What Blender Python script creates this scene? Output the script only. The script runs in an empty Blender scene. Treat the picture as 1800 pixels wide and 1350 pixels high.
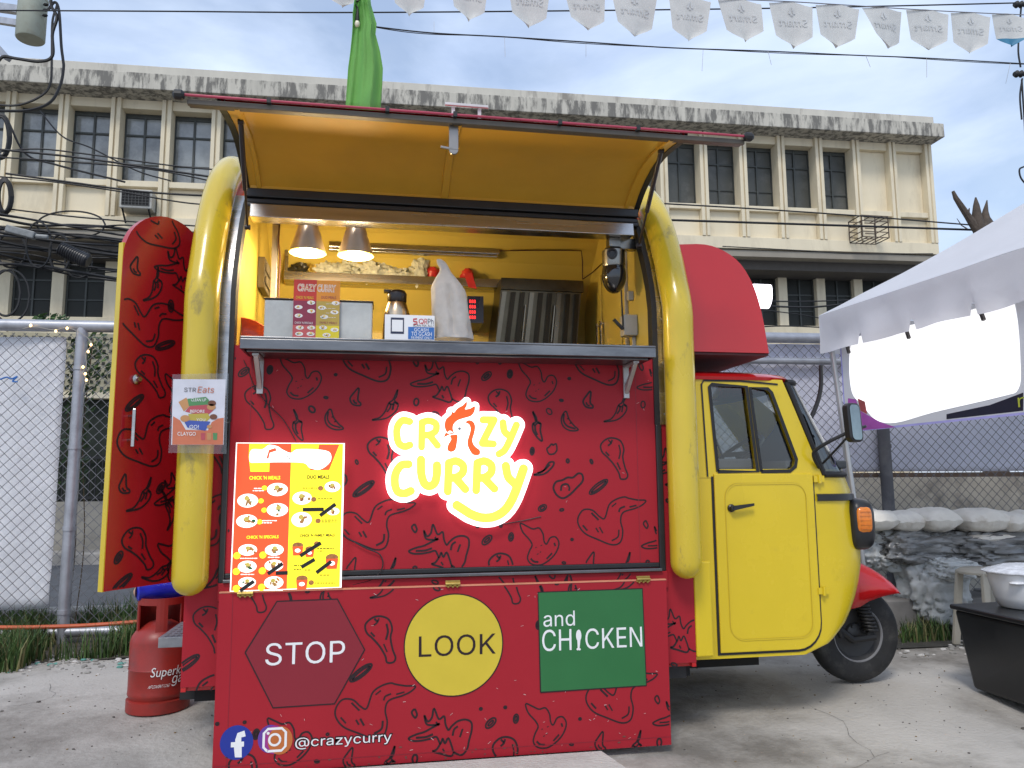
import bpy, math, random
import numpy as np
from mathutils import Vector, Matrix, noise

S = bpy.context.scene
COL = S.collection
random.seed(7)

# ------------------------------------------------------------------ camera
FOC, CX, CY, CAMH = 1360.0, 900.0, 675.0, 1.22
def _cam_axes(yaw, pitch, roll):
    cy, sy, cp, sp = math.cos(yaw), math.sin(yaw), math.cos(pitch), math.sin(pitch)
    fw = Vector((sy*cp, cy*cp, sp)); r0 = Vector((cy, -sy, 0)); u0 = r0.cross(fw)
    cr, sr = math.cos(roll), math.sin(roll)
    return r0*cr+u0*sr, -sr*r0+cr*u0, fw
AR, AU, AF = _cam_axes(math.radians(9.886), math.radians(7.3436), math.radians(-0.4124))
cam = bpy.data.objects.new('camera', bpy.data.cameras.new('camera'))
COL.objects.link(cam); S.camera = cam
cam.matrix_world = Matrix(((AR.x, AU.x, -AF.x, 0), (AR.y, AU.y, -AF.y, 0), (AR.z, AU.z, -AF.z, CAMH), (0, 0, 0, 1)))
cam.data.sensor_width = 36; cam.data.lens = FOC/1800*36
cam.data.clip_start = 0.05; cam.data.clip_end = 3000

# ------------------------------------------------------------------ sky, sun, exposure
SUN_EL, SUN_AZ = math.radians(52), math.radians(205)      # azimuth from +Y, clockwise
W = bpy.data.worlds.new("World"); S.world = W; W.use_nodes = True
nt = W.node_tree; nt.nodes.clear()
def N(t, **k):
    n = nt.nodes.new(t)
    for a, b in k.items(): setattr(n, a, b)
    return n
out = N('ShaderNodeOutputWorld'); mixs = N('ShaderNodeMixShader')
sky = N('ShaderNodeTexSky', sky_type='NISHITA', sun_disc=False, sun_elevation=SUN_EL, sun_rotation=SUN_AZ)
sky.air_density = 1.2; sky.dust_density = 1.5; sky.ozone_density = 1.5
bg1 = N('ShaderNodeBackground'); bg1.inputs[1].default_value = 0.15
bg2 = N('ShaderNodeBackground'); bg2.inputs[1].default_value = 1.3
tc = N('ShaderNodeTexCoord'); mp = N('ShaderNodeMapping'); mp.inputs['Scale'].default_value = (1.6, 1.6, 4.2)
mp.inputs['Location'].default_value = (3.1, 1.7, 0.4)
n1 = N('ShaderNodeTexNoise'); n1.inputs['Scale'].default_value = 1.7; n1.inputs['Detail'].default_value = 7; n1.inputs['Roughness'].default_value = .55; n1.inputs['Distortion'].default_value = .35
r1 = N('ShaderNodeValToRGB'); r1.color_ramp.elements[0].position = .36; r1.color_ramp.elements[1].position = .62
r1.color_ramp.elements[0].color = (.42, .42, .42, 1); r1.color_ramp.elements[1].color = (.97, .97, .97, 1)
n2 = N('ShaderNodeTexNoise'); n2.inputs['Scale'].default_value = 3.1; n2.inputs['Detail'].default_value = 6
r2 = N('ShaderNodeValToRGB'); r2.color_ramp.elements[0].position = .35; r2.color_ramp.elements[1].position = .65
r2.color_ramp.elements[0].color = (.46, .56, .76, 1); r2.color_ramp.elements[1].color = (.58, .67, .82, 1)
L = nt.links.new
L(tc.outputs['Generated'], mp.inputs[0]); L(mp.outputs[0], n1.inputs[0]); L(mp.outputs[0], n2.inputs[0])
L(n1.outputs[0], r1.inputs[0]); L(n2.outputs[0], r2.inputs[0]); L(r2.outputs[0], bg2.inputs[0])
L(sky.outputs[0], bg1.inputs[0]); L(r1.outputs[0], mixs.inputs[0]); L(bg1.outputs[0], mixs.inputs[1]); L(bg2.outputs[0], mixs.inputs[2])
L(mixs.outputs[0], out.inputs[0])
sd = bpy.data.lights.new('sun', 'SUN'); sd.energy = 1.5; sd.angle = math.radians(14); sd.color = (1, .95, .88)
sun = bpy.data.objects.new('sun', sd); COL.objects.link(sun)
_sv = Vector((math.sin(SUN_AZ)*math.cos(SUN_EL), math.cos(SUN_AZ)*math.cos(SUN_EL), math.sin(SUN_EL)))
sun.rotation_euler = _sv.to_track_quat('Z', 'Y').to_euler(); sun.location = (-6, -10, 14)
S.view_settings.view_transform = 'Standard'; S.view_settings.look = 'None'
S.view_settings.exposure = 0.22; S.view_settings.gamma = 1.0; S.view_settings.use_curve_mapping = False
S.render.engine = 'CYCLES'

# ------------------------------------------------------------------ measuring helpers: a pixel of the photograph on a plane of the place
def ray(x, y):
    return AR*((x-CX)/FOC) - AU*((y-CY)/FOC) + AF
CAM = Vector((0, 0, CAMH))
def P(x, y, Y):
    d = ray(x, y); return CAM + d*(Y/d.y)
def PX(x, y, X):
    d = ray(x, y); return CAM + d*(X/d.x)
def PZ(x, y, z):
    d = ray(x, y); return CAM + d*((z-CAMH)/d.z)

# ------------------------------------------------------------------ materials
MATS = {}
def mk(name, col, rough=.5, metal=0., var=.12, scale=6., bump=0., bscale=None, coat=0., stain=None, stain_amt=0., stain_scale=3., stretch=(1, 1, 1), spec=.5, trans=0., stain_lo=.5, stain_hi=.7):
    if name in MATS: return MATS[name]
    m = bpy.data.materials.new(name); m.use_nodes = True; t = m.node_tree; b = t.nodes['Principled BSDF']
    b.inputs['Roughness'].default_value = rough; b.inputs['Metallic'].default_value = metal
    b.inputs['Specular IOR Level'].default_value = spec
    b.inputs['Coat Weight'].default_value = coat; b.inputs['Coat Roughness'].default_value = .08
    b.inputs['Transmission Weight'].default_value = trans
    co = t.nodes.new('ShaderNodeTexCoord'); mpn = t.nodes.new('ShaderNodeMapping'); mpn.inputs['Scale'].default_value = stretch
    geo = t.nodes.new('ShaderNodeNewGeometry')
    t.links.new(geo.outputs['Position'], mpn.inputs[0])
    nz = t.nodes.new('ShaderNodeTexNoise'); nz.inputs['Scale'].default_value = scale; nz.inputs['Detail'].default_value = 6; nz.inputs['Roughness'].default_value = .6
    t.links.new(mpn.outputs[0], nz.inputs[0])
    rp = t.nodes.new('ShaderNodeValToRGB'); rp.color_ramp.elements[0].position = .3; rp.color_ramp.elements[1].position = .7
    rp.color_ramp.elements[0].color = (*[c*(1-var) for c in col], 1); rp.color_ramp.elements[1].color = (*[min(1, c*(1+var)) for c in col], 1)
    t.links.new(nz.outputs[0], rp.inputs[0]); last = rp.outputs[0]
    if stain:
        n3 = t.nodes.new('ShaderNodeTexNoise'); n3.inputs['Scale'].default_value = stain_scale; n3.inputs['Detail'].default_value = 9; n3.inputs['Roughness'].default_value = .68
        t.links.new(mpn.outputs[0], n3.inputs[0])
        r3 = t.nodes.new('ShaderNodeValToRGB'); r3.color_ramp.elements[0].position = stain_lo; r3.color_ramp.elements[1].position = stain_hi
        r3.color_ramp.elements[1].color = (stain_amt,)*3+(1,); r3.color_ramp.elements[0].color = (0, 0, 0, 1)
        t.links.new(n3.outputs[0], r3.inputs[0])
        mx = t.nodes.new('ShaderNodeMix'); mx.data_type = 'RGBA'
        t.links.new(r3.outputs[0], mx.inputs[0]); t.links.new(last, mx.inputs[6]); mx.inputs[7].default_value = (*stain, 1); last = mx.outputs[2]
    t.links.new(last, b.inputs['Base Color'])
    mr = t.nodes.new('ShaderNodeMapRange'); mr.inputs[3].default_value = max(.02, rough-.1); mr.inputs[4].default_value = min(1, rough+.1)
    t.links.new(nz.outputs[0], mr.inputs[0]); t.links.new(mr.outputs[0], b.inputs['Roughness'])
    if bump:
        n4 = t.nodes.new('ShaderNodeTexNoise'); n4.inputs['Scale'].default_value = bscale or scale*3; n4.inputs['Detail'].default_value = 5
        t.links.new(mpn.outputs[0], n4.inputs[0]); bp = t.nodes.new('ShaderNodeBump'); bp.inputs['Strength'].default_value = bump; bp.inputs['Distance'].default_value = .02
        t.links.new(n4.outputs[0], bp.inputs['Height']); t.links.new(bp.outputs[0], b.inputs['Normal'])
    MATS[name] = m; return m
def emi(name, col, st):
    if name in MATS: return MATS[name]
    m = bpy.data.materials.new(name); m.use_nodes = True; b = m.node_tree.nodes['Principled BSDF']
    b.inputs['Base Color'].default_value = (*[min(.8, c) for c in col], 1); b.inputs['Emission Color'].default_value = (*col, 1); b.inputs['Emission Strength'].default_value = st
    MATS[name] = m; return m
def glassy(name, tint, gloss=.12, rough=.03):
    if name in MATS: return MATS[name]
    m = bpy.data.materials.new(name); m.use_nodes = True; t = m.node_tree; t.nodes.clear()
    o = t.nodes.new('ShaderNodeOutputMaterial'); tr = t.nodes.new('ShaderNodeBsdfTransparent'); tr.inputs[0].default_value = (*tint, 1)
    gl = t.nodes.new('ShaderNodeBsdfGlossy'); gl.inputs['Roughness'].default_value = rough; gl.inputs[0].default_value = (.9, .93, .95, 1)
    fr = t.nodes.new('ShaderNodeFresnel'); fr.inputs[0].default_value = 1.5
    ad = t.nodes.new('ShaderNodeMath'); ad.operation = 'ADD'; ad.inputs[1].default_value = gloss
    mx = t.nodes.new('ShaderNodeMixShader'); t.links.new(fr.outputs[0], ad.inputs[0]); t.links.new(ad.outputs[0], mx.inputs[0])
    t.links.new(tr.outputs[0], mx.inputs[1]); t.links.new(gl.outputs[0], mx.inputs[2]); t.links.new(mx.outputs[0], o.inputs[0])
    MATS[name] = m; return m
def cloth(name, col, var=.06, scale=5, bump=.3, bscale=9, transl=.35):
    if name in MATS: return MATS[name]
    m = mk(name, col, .8, var=var, scale=scale, bump=bump, bscale=bscale); t = m.node_tree
    b = t.nodes['Principled BSDF']; o = [n for n in t.nodes if n.type == 'OUTPUT_MATERIAL'][0]
    tl = t.nodes.new('ShaderNodeBsdfTranslucent'); tl.inputs[0].default_value = (*col, 1)
    mx = t.nodes.new('ShaderNodeMixShader'); mx.inputs[0].default_value = transl
    t.links.new(b.outputs[0], mx.inputs[1]); t.links.new(tl.outputs[0], mx.inputs[2]); t.links.new(mx.outputs[0], o.inputs[0])
    return m

# ------------------------------------------------------------------ mesh builder
WLOC = {}
def catmull(pts, n=6, closed=False):
    p = [Vector(a) for a in pts]
    if len(p) < 3: return p
    q = [p[-1]]+p+[p[0], p[1]] if closed else [p[0]*2-p[1]]+p+[p[-1]*2-p[-2]]
    o = []
    for i in range(1, len(q)-2):
        a, b, c, d = q[i-1:i+3]
        for k in range(n):
            t = k/n; o.append(.5*((2*b)+(c-a)*t+(2*a-5*b+4*c-d)*t*t+(3*b-a-3*c+d)*t**3))
    if not closed: o.append(p[-1])
    return o
class MB:
    def __init__(s): s.v = []; s.f = []
    def add(s, vs, fs, m=0):
        b = len(s.v); s.v += [tuple(v) for v in vs]; s.f += [(tuple(i+b for i in f), m) for f in fs]; return s
    def box(s, x0, x1, y0, y1, z0, z1, m=0):
        x0, x1 = min(x0, x1), max(x0, x1); y0, y1 = min(y0, y1), max(y0, y1); z0, z1 = min(z0, z1), max(z0, z1)
        v = [(x, y, z) for z in (z0, z1) for y in (y0, y1) for x in (x0, x1)]
        return s.add(v, [(0, 2, 3, 1), (4, 5, 7, 6), (0, 1, 5, 4), (2, 6, 7, 3), (0, 4, 6, 2), (1, 3, 7, 5)], m)
    def hexa(s, c, m=0):      # eight corners: bottom four then top four, same order
        return s.add(c, [(3, 2, 1, 0), (4, 5, 6, 7), (0, 1, 5, 4), (1, 2, 6, 5), (2, 3, 7, 6), (3, 0, 4, 7)], m)
    def prism(s, pts, vec, m=0):
        n = len(pts); vec = Vector(vec); a = [Vector(p) for p in pts]
        return s.add(a+[p+vec for p in a], [tuple(range(n))[::-1], tuple(range(n, 2*n))]+[(i, (i+1) % n, n+(i+1) % n, n+i) for i in range(n)], m)
    def bar(s, p, q, w, h=None, m=0, up=(0, 0, 1)):
        p, q = Vector(p), Vector(q); d = (q-p).normalized(); u = Vector(up)
        if abs(d.dot(u)) > .98: u = Vector((0, 1, 0))
        a = d.cross(u).normalized()*w/2; b = a.cross(d).normalized()*(h or w)/2
        return s.hexa([p-a-b, p+a-b, p+a+b, p-a+b, q-a-b, q+a-b, q+a+b, q-a+b], m)
    def tube(s, pts, r, n=8, m=0, cap=True, rend=None):
        p = [Vector(a) for a in pts]; rs = r if isinstance(r, (list, tuple)) else [r]*len(p)
        t0 = (p[1]-p[0]).normalized(); u = t0.orthogonal().normalized(); vs = []
        for i, a in enumerate(p):
            t = (p[min(i+1, len(p)-1)]-p[max(i-1, 0)]).normalized()
            u = (u-t*u.dot(t)).normalized(); w = t.cross(u)
            for k in range(n):
                an = 2*math.pi*k/n; vs.append(a+(u*math.cos(an)+w*math.sin(an))*rs[i])
        fs = [(i*n+k, i*n+(k+1) % n, (i+1)*n+(k+1) % n, (i+1)*n+k) for i in range(len(p)-1) for k in range(n)]
        if cap: fs += [tuple(range(n))[::-1], tuple(range((len(p)-1)*n, len(p)*n))]
        return s.add(vs, fs, m)
    def lathe(s, prof, c, axis=(0, 0, 1), n=24, m=0, cap=True):
        ax = Vector(axis).normalized(); u = ax.orthogonal().normalized(); w = ax.cross(u); c = Vector(c); vs = []
        for r, h in prof:
            for k in range(n):
                an = 2*math.pi*k/n; vs.append(c+ax*h+(u*math.cos(an)+w*math.sin(an))*max(r, 1e-4))
        fs = [(i*n+k, i*n+(k+1) % n, (i+1)*n+(k+1) % n, (i+1)*n+k) for i in range(len(prof)-1) for k in range(n)]
        if cap: fs += [tuple(range(n))[::-1], tuple(range((len(prof)-1)*n, len(prof)*n))]
        return s.add(vs, fs, m)
    def grid(s, rows, m=0, closed=False):
        n = len(rows[0]); vs = [v for r in rows for v in r]; w = n if closed else n-1
        return s.add(vs, [(i*n+k, i*n+(k+1) % n, (i+1)*n+(k+1) % n, (i+1)*n+k) for i in range(len(rows)-1) for k in range(w)], m)
    def blob(s, c, r, amp=.12, fr=2.5, seed=0, nu=20, nv=12, m=0, pw=1.0, rot=0., rid=0.):
        c = Vector(c); rows = []
        for i in range(nv+1):
            th = math.pi*i/nv-math.pi/2; row = []
            for k in range(nu):
                ph = 2*math.pi*k/nu; q = [math.cos(th)*math.cos(ph), math.cos(th)*math.sin(ph), math.sin(th)]
                q = Vector([math.copysign(abs(a)**pw, a) for a in q])
                d = 1+amp*noise.noise(q*fr+Vector((seed*7.3, seed*3.1, seed)))+amp*.5*noise.noise(q*fr*2.7+Vector((seed, 5, seed*2)))
                if rid: d -= rid*(1-abs(noise.noise(q*3.1+Vector((seed, seed*1.7, 2)))))**6+rid*.6*(1-abs(noise.noise(q*6.3+Vector((seed*2, 1, seed)))))**8
                p = Vector((q.x*r[0], q.y*r[1], q.z*r[2]))*d
                if rot: p = Vector((p.x*math.cos(rot)-p.y*math.sin(rot), p.x*math.sin(rot)+p.y*math.cos(rot), p.z))
                row.append(c+p)
            rows.append(row)
        return s.grid(rows, m, closed=True)
    def build(s, name, mats, parent=None, smooth=False, bevel=0., seg=2, ang=40, solid=0., subsurf=0):
        xs = np.array(s.v, float).reshape(-1, 3)
        o = Vector(((xs[:, 0].min()+xs[:, 0].max())/2, (xs[:, 1].min()+xs[:, 1].max())/2, xs[:, 2].min()))
        me = bpy.data.meshes.new(name); me.from_pydata([tuple(Vector(v)-o) for v in s.v], [], [f for f, _ in s.f])
        for mm in (mats if isinstance(mats, (list, tuple)) else [mats]): me.materials.append(mm)
        me.polygons.foreach_set('material_index', [m for _, m in s.f])
        ob = bpy.data.objects.new(name, me); COL.objects.link(ob)
        if smooth:
            me.polygons.foreach_set('use_smooth', [True]*len(me.polygons)); me.update(); me.set_sharp_from_angle(angle=math.radians(ang))
        me.update()
        if bevel:
            b = ob.modifiers.new('bevel', 'BEVEL'); b.width = bevel; b.segments = seg; b.limit_method = 'ANGLE'; b.angle_limit = math.radians(50)
        if subsurf:
            q = ob.modifiers.new('sub', 'SUBSURF'); q.levels = subsurf; q.render_levels = subsurf
        if solid:
            q = ob.modifiers.new('solid', 'SOLIDIFY'); q.thickness = solid; q.offset = 0
        ob.location = o; WLOC[ob.name] = o.copy()
        if parent is not None:
            ob.parent = parent; ob.location = o-WLOC[parent.name]
        return ob
def empty(name, loc, label, cat, group=None, parent=None):
    o = bpy.data.objects.new(name, None); COL.objects.link(o); o.empty_display_size = .1
    o.location = loc; WLOC[o.name] = Vector(loc)
    if parent is not None: o.parent = parent; o.location = Vector(loc)-WLOC[parent.name]
    else: tag(o, label, cat, group)
    return o
def tag(o, label=None, cat=None, group=None, kind=None):
    if label: o['label'] = label
    if cat: o['category'] = cat
    if group: o['group'] = group
    if kind: o['kind'] = kind
    return o
def copy_tree(o, parent=None, loc=None):
    c = o.copy(); COL.objects.link(c)
    if parent is not None: c.parent = parent
    if loc is not None: c.location = loc
    for ch in list(o.children): copy_tree(ch, c)
    return c

# flat drawing on a plane: O origin, U right, V up, N towards the viewer
class Flat:
    def __init__(s, O, U, V):
        s.O, s.U, s.V = Vector(O), Vector(U).normalized(), Vector(V).normalized(); s.N = s.U.cross(s.V)
    def at(s, u, v, h=0): return s.O+s.U*u+s.V*v+s.N*h
    def px(s, x, y):
        d = ray(x, y); t = (s.O-CAM).dot(s.N)/d.dot(s.N); p = CAM+d*t-s.O
        return p.dot(s.U), p.dot(s.V)
    def poly(s, mb, pts, h, m): mb.add([s.at(a[0], a[1], h) for a in pts], [tuple(range(len(pts)))], m)
    def rect(s, mb, u0, u1, v0, v1, h, m): s.poly(mb, [(u0, v0), (u1, v0), (u1, v1), (u0, v1)], h, m)
    def ell(s, mb, u, v, a, b, h, m, n=28, rot=0.):
        c, d = math.cos(rot), math.sin(rot); q = []
        for k in range(n):
            x, y = a*math.cos(2*math.pi*k/n), b*math.sin(2*math.pi*k/n); q.append((u+x*c-y*d, v+x*d+y*c))
        s.poly(mb, q, h, m)
    def stroke(s, mb, pts, w, h, m, clip=None, closed=False):
        p = [Vector((a[0], a[1])) for a in pts]
        if closed: p.append(p[0])
        prev = None
        for i in range(len(p)):
            t = (p[min(i+1, len(p)-1)]-p[max(i-1, 0)])
            if t.length < 1e-7: t = Vector((1, 0))
            t.normalize(); nn = Vector((-t.y, t.x))*w/2
            cur = (p[i]+nn, p[i]-nn, p[i])
            if prev and (clip is None or (clip(*prev[2]) and clip(*cur[2]))):
                mb.add([s.at(*prev[0], h), s.at(*prev[1], h), s.at(*cur[1], h), s.at(*cur[0], h)], [(0, 1, 2, 3)], m)
            prev = cur
    def text(s, mb, txt, u0, u1, v0, v1, h, m, shear=0., offset=0., keep=False, rot=0., mirror=False):
        vs, fs = text_mesh(txt, offset); a = vs.min(0); b = vs.max(0); sx = (u1-u0)/(b[0]-a[0]); sy = (v1-v0)/(b[1]-a[1])
        q = []
        for x, y in vs:
            y2 = (y-a[1])*sy; x2 = (x-a[0])*sx+shear*y2
            if mirror: x2 = (u1-u0)-x2
            q.append(s.at(u0+x2*math.cos(rot)-y2*math.sin(rot), v0+y2*math.cos(rot)+x2*math.sin(rot), h))
        mb.add(q, fs, m)
    def curve(s, mb, polys, h, m, depth=0., md=None):
        vs, fs = fill2d(polys); q = [s.at(x, y, h) for x, y in vs]; mb.add(q, fs, m)
        if depth:
            for p in polys:
                n = len(p); mb.add([s.at(x, y, h) for x, y in p]+[s.at(x, y, h-depth) for x, y in p], [(i, (i+1) % n, n+(i+1) % n, n+i) for i in range(n)], m if md is None else md)
_TX = {}
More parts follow.
